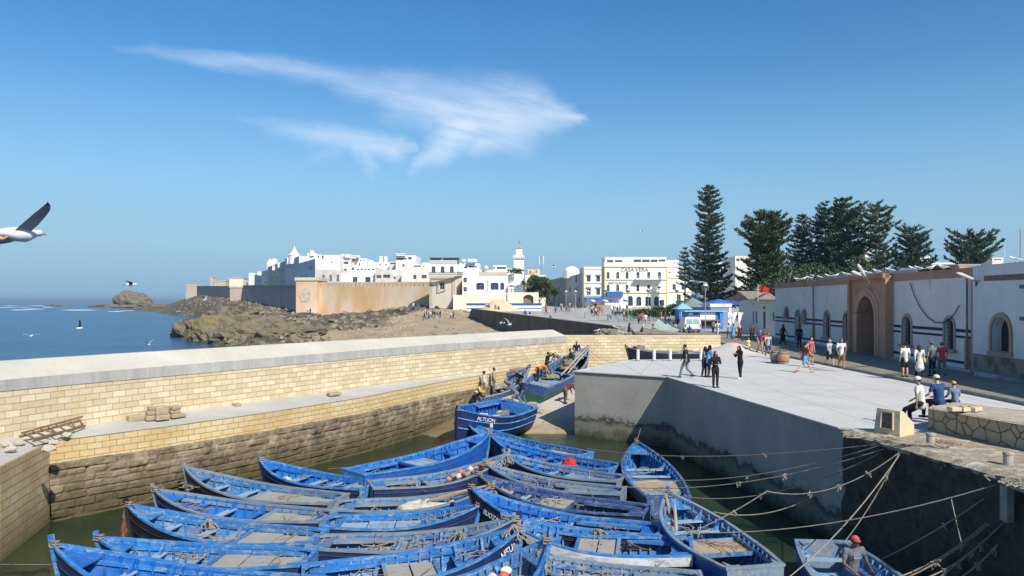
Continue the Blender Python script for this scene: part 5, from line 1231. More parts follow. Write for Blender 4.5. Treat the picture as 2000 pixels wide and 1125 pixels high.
kiosk('grey blue shed with a white parapet behind the food stall', 1388, 1428, 600, 634, 112, 5, M('slate_blue_wall', (.16, .22, .34), (.2, .26, .38), 1.), ('parapet', .1, .5, white2, False), [('white_pier', 1423, 1428, 601, 634, white, .1)])
kiosk('stall with a green sloping roof left of the street lamp', 1337, 1380, 600, 612, 124, 4, kb2, ('sloping_roof', .6, 1.6, M('green_grey_roof', (.15, .19, .17), (.2, .25, .22), 1.), True))
for i, (px, w_) in enumerate([(1404, 3.2), (1424, 2.6)]):
    p = atY(px, 606, 118); u_ = thing('market_canopy', ['blue market canopy behind the sheds, left one', 'darker blue market canopy behind the sheds, right one'][i], 'canopy', (p.x, p.y, 1.0)); mb = MB(); mb.lathe((0, 0, 2.4), [(w_, 0), (w_*.5, .55), (.02, .9)], 6); mb.build('cloth', kb if i == 0 else M('indigo_canvas', (.04, .05, .2), (.06, .07, .25), 2.), u_)
    mb = MB(); mb.tube([(0, 0, -.6), (0, 0, 3.2)], .05); mb.build('pole', dtrim, u_)
# van
vn = thing('van', 'white van parked with its two rear windows towards us beside the lamp post', 'van', (xa(1352, 94), 95, 0))
vw = M('van_white', (.72, .74, .74), (.66, .68, .68), 1., .35, 0); x0, x1 = xa(1337, 93), xa(1369.5, 93); xm = (x0+x1)/2
mb = MB(); prof = [(0, .35), (-.08, .9), (-.05, 1.3), (.12, 1.95), (.35, 2.02), (3.0, 1.98), (3.6, 1.15), (4.4, .95), (4.45, .35)]
ins = [.02, 0, .02, .16, .24, .24, .12, .12, .1]
L1 = [V((x0+i_, 93+y, z)) for (y, z), i_ in zip(prof, ins)]; L2_ = [V((x1-i_, 93+y, z)) for (y, z), i_ in zip(prof, ins)]
mb.grid([L1, L2_]); mb.face(L1[::-1]); mb.face(L2_); mb.face([L1[0], L1[-1], L2_[-1], L2_[0]]); mb.build('body', vw, vn, world=True, bev=.06)
for (a_, b_) in ((x0+.24, xm-.06), (xm+.06, x1-.24)):
    mb = MB(); mb.face([(a_-.04, 92.90, 1.22), (b_+.02, 92.90, 1.22), (b_, 93.03, 1.78), (a_, 93.03, 1.78)]); mb.build('rear_window', M('green_glass', (.20, .34, .30), (.26, .4, .36), 1., .15, 0), vn, world=True)
for s_ in (x0+.12, x1-.12):
    mb = MB(); mb.box((s_, 92.93, 1.0), (.14, .05, .38)); mb.build('tail_light', M('tail_red', (.35, .02, .02), (.3, .02, .02), 2.), vn, world=True)
    for y in (93.9, 96.6):
        mb = MB(); mb.tube([(s_-.1, y, .33), (s_+.1, y, .33)], .33, 14); mb.build('wheel', M('tyre', (.02, .02, .02), (.03, .03, .03), 3.), vn, world=True)
mb = MB(); mb.box(((x0+x1)/2, 92.9, .5), (x1-x0-.05, .16, .2)); mb.build('bumper', dtrim, vn, world=True)

# ---------------------------------------------------------------- lamp posts
def lamp(px, py, top, double=False):
    p = atg(px, py) if py < 645 else at(px, py, 0); h = (py-top)*p.y/F
    o = thing('street_lamp', lamp_labels.pop(0), 'street lamp', tuple(p), 0, 'globe street lamps on the plaza')
    mb = MB(); mb.tube([(0, 0, 0), (0, 0, .5), (0, 0, .55), (0, 0, h-.75)], [.11, .10, .06, .05], 8); mb.build('pole', M('lamp_grey', (.36, .37, .38), (.28, .29, .3), 2., .5, 0), o)
    mb = MB(); mb.lathe((0, 0, h-.78), [(.12, 0), (.16, .08), (.30, .22)], 10); mb.lathe((0, 0, h-.78), [(.34, .42), (.30, .56), (.18, .70), (.02, .76)], 10); mb.build('lamp_hood', M('lamp_hood', (.60, .62, .62), (.45, .47, .48), 3., .5, 0), o)
    mb = MB(); mb.lathe((0, 0, h-.78), [(.28, .22), (.33, .30), (.33, .42)], 10); mb.build('globe', M('smoked_globe', (.03, .03, .035), (.05, .05, .06), 3., .3, 0), o)
    mb = MB()
    for s_ in (-1, 1): mb.tube([(s_*.05, 0, h-1.0), (s_*.38, 0, h-.75), (s_*.42, 0, h-.35), (s_*.3, 0, h-.2)], .02, 5)
    mb.build('bracket', M('lamp_grey', (0, 0, 0)), o)
lamp_labels = ['first and farthest street lamp, by the arched terrace wall', 'second of the far lamps by the terrace wall', 'third of the far lamps by the terrace wall', 'street lamp in front of the shaded building, left', 'street lamp in front of the shaded building, right', 'street lamp in front of the hotel wing', 'street lamp left of the blue awning', 'street lamp before the hotel doorway, with a gull on top', 'street lamp before the blue hotel door', 'double street lamp before the hotel balcony', 'street lamp before the right wing of the hotel', 'tall near street lamp beside the white van, with a gull on top']
for a_ in [(1062.6, 592, 570), (1070, 592, 570), (1079.5, 592, 569), (1105.5, 608, 567), (1124, 608, 567), (1148.5, 608, 566), (1182, 611, 563.6), (1226.5, 629, 563), (1266, 622, 563), (1287, 622, 556), (1322, 624, 563), (1377.5, 650, 553)]: lamp(*a_)
# barrier fence on the plaza, notice boards, planting
fc_ = thing('barrier_fence', 'long pale metal railing with close upright bars across the plaza', 'fence', tuple(atg(1225, 632)))
p0 = atg(1152, 627); p1 = atg(1292, 634); fm_ = M('galvanised', (.42, .43, .43), (.34, .35, .36), 2., .5, 0)
mb = MB(); mb.bar(p0+V((0, 0, 1.1)), p1+V((0, 0, 1.1)), .06, .06); mb.bar(p0+V((0, 0, .15)), p1+V((0, 0, .15)), .05, .05)
for k in range(70): a_ = p0.lerp(p1, k/69); mb.bar(a_, a_+V((0, 0, 1.1)), .045, .045)
mb.build('railing_bars', fm_, fc_, world=True)
for k in range(8): a_ = p0.lerp(p1, k/7); mb = MB(); mb.bar(a_, a_+V((0, 0, 1.25)), .1, .1); mb.build('post', fm_, fc_, world=True)
for i, (px, py, w_, h) in enumerate([(1142, 622, 1.5, 1.6), (1187, 626, 1.3, 1.3)]):
    p = atg(px, py); s_ = thing('notice_board', ['notice board on one leg at the left end of the railing', 'smaller notice board behind the railing'][i], 'notice board', tuple(p)); mb = MB(); mb.tube([(0, 0, 0), (0, 0, 1.9)], .06, 6); mb.build('leg', dtrim, s_); mb = MB(); mb.box((0, -.05, 1.5), (w_, .06, .9)); mb.build('panel', M('board_grey', (.33, .34, .33), (.27, .28, .27), 1.), s_)
tb = thing('planter_wall', 'low pale terrace wall in front of the hotel', 'wall', tuple(atg(1260, 603))); mb = MB(); a_ = atY(1236, 602, 178); b_ = atY(1350, 597, 178); mb.box2((a_.x, 178, 1.3), (b_.x, 178.6, 2.75)); mb.build('masonry', M('planter_plaster', (.45, .42, .38), (.38, .35, .31), .5), tb, world=True)
tk = thing('kiosk', 'long low grey stall block in the middle of the plaza', 'kiosk', tuple(atg(1180, 610))); mb = MB(); a_ = atY(1167, 605, 170); b_ = atY(1193, 596, 170); mb.box2((a_.x, 170, 1.4), (b_.x, 172, b_.z)); mb.build('booth', M('grey_green_panel', (.27, .30, .27), (.33, .35, .32), 1.), tk, world=True)
# barrels / concrete ring bins on the quay
for i, (px, py) in enumerate([(1516, 709), (1530, 711)]):
    p = at(px, py, 0); br = thing('barrel_planter', ['grey weathered barrel tub, the left one of the pair', 'barrel tub with faded orange band, right of the pair'][i], 'barrel', tuple(p), 0, 'barrel tubs on the quay'); mb = MB(); mb.lathe((0, 0, 0), [(.30, 0), (.35, .25), (.37, .42), (.35, .6), (.31, .80), (.27, .80), (.26, .72), (.01, .70)], 18); mb.build('drum', M('barrel_grey', (.20, .18, .14), (.32, .30, .25), 3., .9, .02), br)
    for z_ in (.14, .66): mb = MB(); mb.lathe((0, 0, z_), [(.335, 0), (.345, .05)] if z_ < .5 else [(.348, 0), (.34, .05)], 18); mb.build('hoop', M('rust', (.16, .08, .05), (.1, .06, .04), 4.), br)
    if i: mb = MB(); mb.lathe((0, 0, 0), [(.362, .26), (.379, .42), (.362, .56)], 18); mb.build('orange_band', M('faded_orange', (.50, .16, .08), (.38, .2, .13), 4.), br)
    mb = MB(); rr = random.Random(i)
    for k in range(30): a = rr.uniform(0, 6.3); r_ = rr.uniform(0, .2); mb.tube([(r_*math.cos(a), r_*math.sin(a), .7), (r_*1.5*math.cos(a)+.05, r_*1.5*math.sin(a), .78+rr.random()*.15)], .02, 4)
    mb.build('litter', M('dry_weed', (.12, .11, .06), (.2, .18, .1), 4.), br)
# white bollards on the quay edge
for i, px in enumerate((1246, 1277.5, 1309, 1369)):
    p = at(px, 705, 0); o = thing('bollard', ['leftmost tall white bollard before the block wall', 'second tall white bollard from the left', 'third tall white bollard, left of the man in navy', 'rightmost tall white bollard, beside the women'][i], 'bollard', tuple(p), 0, 'white bollards'); mb = MB(); mb.lathe((0, 0, 0), [(.105, 0), (.105, .70), (.09, .76), (.02, .78)], 16); mb.build('post', M('bollard_white', (.66, .66, .62), (.52, .52, .48), 3.), o, smooth=False); mb = MB(); mb.lathe((0, 0, 0), [(.17, 0), (.17, .05), (.12, .06)], 16); mb.build('foot_ring', kerb_m, o)
# low stone seat wall, masonry marker, old mooring bollards
m, nt, b = new_mat('crazy_stone'); v = coords(nt)
vo = node(nt, 'ShaderNodeTexVoronoi', {'Vector': v, 'Scale': 2.6}, feature='DISTANCE_TO_EDGE'); vc = node(nt, 'ShaderNodeTexVoronoi', {'Vector': v, 'Scale': 2.6})
base_c = mixc(nt, .5, ramp(nt, vc.outputs['Color'], [(.2, (.50, .38, .22)), (.8, (.36, .29, .20))]), ramp(nt, noi(nt, v, 5., 6.), [(.3, (.30, .24, .16)), (.7, (.52, .42, .27))]))
e_ = ramp(nt, vo.outputs['Distance'], [(.01, 0.), (.045, 1.)]); nt.links.new(mixc(nt, e_, (.13, .10, .07, 1), base_c), b.inputs['Base Color']); b.inputs['Roughness'].default_value = .9; bump(nt, b, e_, .03); crazy = m
sw2 = thing('seat_wall', 'low wall of irregular tan stones with a rough top, where three people sit', 'wall', (14, 22, 0))
pl = [(12.65, 23.35), (14.25, 24.45), (15.2, 22.6), (16.6, 18.6), (17.5, 14.5), (15.3, 14.5), (14.4, 17.2), (13.4, 20.4)]
mb = MB(); mb.prism(pl, -.1, .68); mb.build('stone_face', crazy, sw2, world=True, bev=.03)
mb = MB(); N = 26; rows = []
for j in range(9):
    row = []
    for i in range(N+1):
        t = i/N; f_ = (lerp(pl[0][0], pl[7][0], min(1, t*2.2)) if t < .4545 else lerp(pl[7][0], pl[5][0], (t-.4545)/.5455)); fy = (lerp(pl[0][1], pl[7][1], min(1, t*2.2)) if t < .4545 else lerp(pl[7][1], pl[5][1], (t-.4545)/.5455))
        bx = (lerp(pl[1][0], pl[3][0], min(1, t*1.8)) if t < .5556 else lerp(pl[3][0], pl[4][0], (t-.5556)/.4444)); by = (lerp(pl[1][1], pl[3][1], min(1, t*1.8)) if t < .5556 else lerp(pl[3][1], pl[4][1], (t-.5556)/.4444))
        s_ = j/8; s2 = -.03+1.06*s_; x = lerp(f_, bx, s2); y = lerp(fy, by, s2); e = 0 if j in (0, 8) else .05+.035*fbm(x*3, y*3)
        row.append((x, y, .66+e))
    rows.append(row)
mb.grid(rows); mb.build('rough_top', M('rough_mortar', (.46, .40, .31), (.34, .29, .22), 2.5, .95, .03), sw2, world=True)
for i, px in enumerate((1868, 1885, 1902)):
    p = at(px, 802, .74); o = MB(); mb = MB(); mb.box((0, 0, .05), (.42, .3, .12), Matrix.Rotation(.3*i, 3, 'Z')); o = mb.build('loose_slab', M('pale_yellow_stone', (.62, .52, .30), (.52, .43, .25), 4.), bev=.02); o.location = p; tag(o, ['left one of three pale slabs on the seat wall', 'middle one of three pale slabs on the seat wall', 'right one of three pale slabs on the seat wall'][i], 'stone slab')
mk = thing('masonry_marker', 'squat cream masonry marker tapering upward with a rough recessed plaque on the quay corner', 'marker', (11.3, 22.3, 0))
p0 = at(1706, 845, 0); p1 = at(1757, 853, 0); fw = (p1-p0); fd = fw.normalized(); bd = V((-fd.y, fd.x, 0)); Wm = fw.length
def mp(u_, v_, z_): return p0 + fd*u_ + bd*v_ + V((0, 0, z_))
H = .80; mb = MB()
lo = [mp(0, 0, -.05), mp(Wm, 0, -.05), mp(Wm, .75, -.05), mp(0, .75, -.05)]; md = [mp(.07, .06, H*.93), mp(Wm-.02, .06, H*.9), mp(Wm-.02, .20, H*.9), mp(.07, .22, H*.93)]
kk = [mp(Wm, .72, H*.42), mp(0, .72, H*.42)]
mb.face([lo[0], lo[1], md[1], md[0]]); mb.face([md[0], md[1], md[2], md[3]]); mb.face([lo[1], lo[2], kk[0], md[2], md[1]]); mb.face([md[3], md[2], kk[0], kk[1]]); mb.face([kk[1], kk[0], lo[2], lo[3]]); mb.face([lo[3], lo[0], md[0], md[3], kk[1]])
mb.build('body', M('marker_plaster', (.60, .50, .32), (.50, .43, .31), 2., .9, .02), mk, world=True, bev=.02)
mb = MB(); fr = [mp(.22, .005, .17), mp(Wm-.2, .005, .17), mp(Wm-.22, .045, .66), mp(.24, .045, .66)]
mb.face([f_-bd*.012 for f_ in fr]); mb.build('plaque', M('rough_brown_plaque', (.10, .075, .055), (.25, .19, .14), 14., .95, .03), mk, world=True)
mb = MB()
for k in range(4): mb.bar(fr[k]-bd*.02, fr[(k+1) % 4]-bd*.02, .05, .06, (0, 1, 0))
mb.build('plaque_frame', M('marker_edge', (.48, .42, .31), (.38, .33, .25), 3.), mk, world=True)
for i, (px, py) in enumerate(((1817.5, 868), (1969, 908))):
    p = at(px, py, .01); o = thing('mooring_bollard', ['short round stone mooring bollard with ropes at its foot', 'short round stone mooring bollard near the right edge'][i], 'bollard', tuple(p)); mb = MB(); mb.lathe((0, 0, 0), [(.11, 0), (.105, .22), (.125, .26), (.12, .31), (.02, .325)], 16); mb.build('post', M('bollard_stone', (.42, .38, .30), (.30, .27, .21), 6., .9, .01), o, smooth=False)
# ---------------------------------------------------------------- fishing boats
def paint(name, base, light, worn, wear=.5, rough=.55, under=None):
    m, nt, b = new_mat(name); v = coords(nt)
    vs_ = coords(nt, 'Object', (.5, 1.6, 1.6))
    col = ramp(nt, noi(nt, v, 2.2, 6., .7), [(.35, base), (.65, light)])
    k = ramp(nt, noi(nt, vs_, 5., 9., .75), [(.62-.14*wear, 0.), (.68-.10*wear, 1.)])
    col = mixc(nt, math_(nt, 'MULTIPLY', k, .35+.5*wear), col, worn)
    d_ = ramp(nt, noi(nt, v, 1.1, 6., .7), [(.45, 0.), (.75, .6)])
    col = mixc(nt, math_(nt, 'MULTIPLY', d_, wear), col, (.10, .10, .09, 1))
    if under:
        z = node(nt, 'ShaderNodeSeparateXYZ', {0: v}).outputs['Z']
        k = node(nt, 'ShaderNodeMapRange', {'Value': z, 'From Min': under[1]-.01, 'From Max': under[1]+.01, 'To Min': 1., 'To Max': 0.}).outputs[0]
        col = mixc(nt, k, col, under[0])
    nt.links.new(col, b.inputs['Base Color']); b.inputs['Roughness'].default_value = rough
    bump(nt, b, noi(nt, vs_, 14., 6., .7), .006)
    return m
GR = (.02, .10, .055)
inn = {'clean': paint('bright_blue_paint', (.004, .105, .38), (.010, .155, .48), (.12, .28, .46), .4),
       'mid': paint('worn_blue_paint', (.008, .115, .34), (.02, .17, .44), (.24, .30, .36), .8),
       'clean2': paint('cobalt_paint', (.004, .09, .36), (.008, .135, .47), (.11, .25, .42), .55),
       'mid2': paint('teal_blue_paint', (.012, .12, .34), (.03, .18, .43), (.25, .32, .36), .95),
       'old': paint('faded_blue_paint', (.03, .10, .26), (.07, .17, .36), (.30, .31, .29), .95),
       'dark': paint('dull_navy_paint', (.012, .035, .12), (.03, .075, .20), (.20, .21, .21), .8),
       'sky': paint('pale_blue_paint', (.06, .24, .50), (.16, .36, .58), (.42, .46, .46), .8)}
out_ = {'navy': paint('navy_hull_paint', (.006, .018, .075), (.01, .03, .11), (.03, .05, .10), .4, under=(GR, .08)),
        'black': paint('black_hull_paint', (.006, .009, .02), (.012, .018, .04), (.06, .06, .06), .5),
        'blue': paint('blue_hull_paint', (.005, .07, .32), (.010, .105, .40), (.08, .16, .34), .35, under=((.004, .012, .05), .20)),
        'green': paint('blue_over_green_hull', (.012, .05, .20), (.02, .08, .28), (.22, .25, .28), .8, under=(GR, .46))}
deckm = {'grey': paint('weathered_deck_boards', (.30, .28, .235), (.40, .375, .32), (.20, .185, .15), .5, .9),
         'blue': paint('pale_blue_deck', (.20, .33, .46), (.30, .42, .52), (.36, .36, .32), .8, .8),
         'tan': paint('tan_deck_boards', (.36, .27, .16), (.44, .35, .23), (.24, .18, .12), .5, .9),
         'sky': paint('blue_grey_deck', (.13, .22, .34), (.2, .3, .42), (.33, .33, .3), .9, .8)}
rim = {'blue': paint('gunwale_blue', (.008, .145, .43), (.025, .205, .51), (.28, .34, .40), .85), 'grey': paint('gunwale_grey_blue', (.10, .18, .28), (.2, .27, .34), (.30, .29, .25), 1.),
       'white': paint('gunwale_white', (.62, .64, .62), (.70, .72, .70), (.30, .33, .34), .9), 'navy': paint('gunwale_navy', (.02, .06, .2), (.04, .1, .28), (.25, .26, .25), .8)}
rope_m = M('grey_rope', (.34, .30, .23), (.24, .20, .15), 8., .95, 0)
rope_b = M('brown_rope', (.20, .13, .09), (.28, .22, .16), 8., .95, 0)
net_m = M('pale_net', (.56, .55, .46), (.40, .42, .34), 9., .95, .02)

def boat(label, bow, stern, bz=1.15, sz=.62, beam=1.9, style='mid', hull='navy', rimc='blue', deck=('grey', .12, .42), thwarts=(.5, .62, .76), z0=WZ, tilt=(0, 0), coam=False, fore=.86, seed=0, seats='blue', narrow=.72, text_=None, rails=2, nrib=17, group='blue wooden boats moored in the harbour', extra=(), post=.18, strake=None):
    """bow, stern: world points of the stem head and of the transom's top centre"""
    rr = random.Random(seed*13+5); beam *= 1.08
    if seed % 2 and style in ('clean', 'mid'): style += '2'
    a = V((stern.x, stern.y, 0)); b_ = V((bow.x, bow.y, 0)); L = (b_-a).length; rz = math.atan2(b_.y-a.y, b_.x-a.x)
    root = thing('fishing_boat', label, 'boat', (a.x, a.y, z0), rz, group); root.rotation_euler = (tilt[0], tilt[1], rz)
    Bh = beam/2
    def hb(t): 
        if t < .45: return Bh*(narrow + (1-narrow)*math.sin(PI/2*t/.45))
        return Bh*max(0., 1-((t-.45)/.55)**2.3)**.92
    def g(t): return sz + .06*(1-t)**2 + (bz-sz)*max(0, (t-.30)/.70)**2.1
    rake = .45
    def P(t, f, h, inset=0.):          # f: share of the half beam, h: height
        w = max(0., hb(t)-inset)*f; k = (h+.3)/(g(t)+.3)
        return (L*t - rake*(1-k)*t**6 - .0, w, h)
    T = [i/20 for i in range(20)] + [.975, 1.]
    prof = lambda t: [(1., g(t)), (.985, g(t)*.72), (.93, g(t)*.42), (.80, .12), (.52, -.16), (.0, -.30)]
    mb = MB(); rows = []
    for t in T:
        pf = prof(t); row = [P(t, f, h) for f, h in pf]
        rows.append([V(p) for p in row] + [V((p[0], -p[1], p[2])) for p in row[-2::-1]])
    mb.grid(rows); hm = mb.build('hull', out_[hull], root, smooth=True); 
    # lapped strakes standing proud along the topsides
    for f_, hh in ((.985, .74), (.94, .46)):
        for s_ in (-1, 1):
            mb = MB(); pts = [V(P(t, f_, g(t)*hh)) for t in T]; pts = [V((p.x, s_*(p.y+.012), p.z)) for p in pts]
            mb.tube(pts, .018 if not strake else .04, 4); mb.build('strake', rim[strake] if strake else out_[hull], root)
    # inner lining
    T2 = [i/18*.965+.004 for i in range(19)]
    fl = .10
    ipr = lambda t: [(1., g(t)-.01), (.97, g(t)*.70), (.90, max(fl+.03, g(t)*.40)), (.72, fl+.02), (.0, fl)]
    mb = MB(); rows = []
    for t in T2:
        row = [P(t, f, h, .055) for f, h in ipr(t)]
        rows.append([V(p) for p in row] + [V((p[0], -p[1], p[2])) for p in row[-2::-1]])
    mb.grid(rows); mb.build('lining', inn[style], root, smooth=True)
    # ribs
    for i in range(nrib):
        t = .05 + .86*i/(nrib-1)
        mb = MB(); pts = [V(P(t, f, h, .075)) for f, h in ((.995, g(t)-.03), (.965, g(t)*.7), (.89, max(fl+.05, g(t)*.42)), (.70, fl+.04), (0, fl+.012))]
        pts = pts + [V((p.x, -p.y, p.z)) for p in pts[-2::-1]]; ra, rb, rc = [], [], []
        for j, p in enumerate(pts):
            c_ = V((p.x, p.y*.92 - (0 if abs(p.y) < .01 else .0), p.z+.035)); ra.append([V((p.x-.024, p.y, p.z)), V((c_.x-.024, c_.y, c_.z)), V((c_.x+.024, c_.y, c_.z)), V((p.x+.024, p.y, p.z))])
        mb.grid(ra)
        mb.build('rib', inn[style], root)
    # gunwales: cap, and inner stringer board that covers the rib heads
    for s_ in (-1, 1):
        mb = MB(); r_ = [[], [], [], []]
        for t in T:
            p = V(P(t, 1., g(t))); w = .075 if t < .97 else .05
            r_[0].append(V((p.x, s_*(p.y+.035), p.z-.03))); r_[1].append(V((p.x, s_*(p.y+.035), p.z+.03))); r_[2].append(V((p.x, s_*max(0, p.y-w), p.z+.03))); r_[3].append(V((p.x, s_*max(0, p.y-w), p.z-.05)))
        mb.grid(r_ + [r_[0]]); mb.build('gunwale', rim[rimc], root)
        mb = MB(); r_ = [[], [], []]
        for t in T2[1:]:
            p = V(P(t, .975, g(t)*.80, .10)); r_[0].append(V((p.x, s_*p.y, p.z+.06))); r_[1].append(V((p.x, s_*max(0, p.y-.03), p.z+.05))); r_[2].append(V((p.x, s_*max(0, p.y-.03), p.z-.05)))
        mb.grid(r_); mb.build('stringer', rim[rimc] if rr.random() < .4 else inn[style], root)
    # stem and transom
    mb = MB(); bx = V(P(1., 1., g(1.))); pts = [V((L-rake*(1-k) + .02, 0, lerp(-.3, g(1.), k))) for k in (0, .3, .6, .85, 1.)] + [V((L+.05, 0, g(1.)+post))]
    for p, q_ in zip(pts, pts[1:]): mb.bar(p, q_, .09, .12, (1, 0, 0))
    mb.build('stem_post', rim[rimc] if rr.random() < .6 else out_[hull], root)
    mb = MB(); pf = prof(0.); hs = [V(P(0., f, h)) for f, h in pf]
    loop = hs + [V((p.x, -p.y, p.z)) for p in hs[-2::-1]]
    mb.face([p+V((-.03, 0, .0)) for p in loop]); mb.face([p+V((.04, 0, 0)) for p in loop[::-1]]); mb.bar(loop[0]+V((0, .03, .01)), loop[-1]+V((0, -.03, .01)), .09, .07)
    mb.build('transom', out_[hull] if z0 == -2.45 else rim[rimc], root)
    for s_ in (-1, 1):                                  # stern quarter knees
        mb = MB(); w0 = hb(0)*1.; mb.prism([(.04, s_*(w0-.06)), (.04, s_*(w0-.42)), (.16, s_*(w0-.2)), (.45, s_*(w0-.1))], g(0)-.02, g(0)+.032) ; mb.build('knee', rim[rimc], root)
    # aft working deck of boards
    if deck:
        dn, d0, d1 = deck[:3]; zd = deck[3] if len(deck) > 3 else .72
        n_ = max(2, round((d1-d0)*L/.85))
        for k in range(n_):
            t0 = lerp(d0, d1, k/n_)+.004; t1 = lerp(d0, d1, (k+1)/n_)-.004; mb = MB()
            nb = 4; wb = min(hb(t0), hb(t1))-.13
            for j in range(nb):
                ya = lerp(-wb, wb, j/nb)+.004; yb = lerp(-wb, wb, (j+1)/nb)-.004; zz = g(.3)*zd + rr.uniform(-.004, .004)
                mb.box2((L*t0, ya, zz-.03), (L*t1, yb, zz))
            mb.build('deck_hatch', deckm[dn], root)
        for t_ in (d0, d1):
            mb = MB(); wb = hb(t_)-.08; zz = g(.3)*zd+.02; mb.bar((L*t_, -wb, zz), (L*t_, wb, zz), .09, .10, (1, 0, 0)); mb.build('crossbeam', inn[style] if rr.random() < .6 else deckm['sky'], root)
    if coam:                                           # wide side decks round an open well
        t0, t1 = coam; N = 8
        for s_ in (-1, 1):
            mb = MB(); ra = []; rb = []
            for k in range(N+1):
                t = lerp(t0, t1, k/N); w = hb(t)-.06; ra.append(V((L*t, s_*w, g(t)-.08))); rb.append(V((L*t, s_*(w-.27), g(t)-.09)))
            mb.grid([ra, rb, [p-V((0, 0, .09)) for p in rb]]); mb.build('side_deck', rim[rimc] if rimc != 'white' else inn['old'], root)
        mb = MB(); w = hb(t0)-.07; mb.box2((L*t0-.02, -w, g(t0)-.13), (L*t0+.38, w, g(t0)-.085)); mb.build('stern_deck', inn[style], root)
    # thwarts with knees
    for t in thwarts:
        zz = g(t)*.70; wb = hb(t)*.96-.07; mb = MB(); cw = .24; mb.box2((L*t-cw/2, -wb, zz-.04), (L*t+cw/2, wb, zz)); mb.build('thwart', {'blue': inn[style], 'grey': deckm['grey'], 'sky': deckm['blue']}[seats] if rr.random() < .75 else deckm['blue'], root)
        for s_ in (-1, 1):
            mb = MB(); y0 = s_*wb; mb.prism([(L*t-.035, y0), (L*t+.035, y0), (L*t+.035, y0-s_*.30), (L*t-.035, y0-s_*.30)], zz, lambda x, y: zz + max(.01, (g(t)-zz)*(1-abs(y-y0)/.30)) ); mb.build('knee', inn[style], root)
    # foredeck with breasthook
    if fore:
        N = 5; mb = MB(); ra = []; rb = []
        for k in range(N+1):
            t = lerp(fore, .985, k/N); w = max(.0, hb(t)-.05); ra.append(V((P(t, 1, g(t))[0], w, g(t)-.10))); rb.append(V((P(t, 1, g(t))[0], -w, g(t)-.10)))
        mb.grid([ra, rb]); mb.grid([[p-V((0, 0, .04)) for p in rb], [p-V((0, 0, .04)) for p in ra]]); mb.face([ra[0], rb[0], rb[0]-V((0, 0, .04)), ra[0]-V((0, 0, .04))]); mb.build('foredeck', inn[style], root)
    # coil of rope over the stem
    if rr.random() < .75:
        mb = MB(); pts = []
        for k in range(34):
            th = k*.55; pts.append(V((L-.06+.10*math.cos(th)+.01*k*rr.uniform(-1, 1)*.3, .09*math.sin(th), g(1.)+.10-.006*k+rr.uniform(-.01, .01))))
        mb.tube(pts, .022, 5); mb.build('rope_coil', rope_m if rr.random() < .6 else rope_b, root)
    if text_:
        s_ = text_[1]; o = text(text_[0], text_[2], (0, 0, 0), (0, 0, 0), M('white_lettering', (.75, .75, .72), (.5, .52, .52), 14., .8, 0), 'lettering', None, .004)
        o.parent = root; t_ = text_[3]; p = V(P(t_, .985, g(t_)*text_[4])); q_ = V(P(t_+.06, .985, g(t_+.06)*text_[4])); p.y *= s_; q_.y *= s_
        dx = (q_-p).normalized() * (1 if s_ < 0 else -1); p.y += s_*.05; up = V((0, -s_*.12, 1)).normalized(); nn = dx.cross(up).normalized(); up = nn.cross(dx)
        o.location = p; o.rotation_euler = Matrix((dx, up, nn)).transposed().to_euler()
    root['_L'] = L
    return root, L, g, hb
def zt(bz): return WZ + bz
def bowst(bp, sp, bz, sz, z0=WZ): return at(bp[0], bp[1], z0+bz), at(sp[0], sp[1], z0+sz)
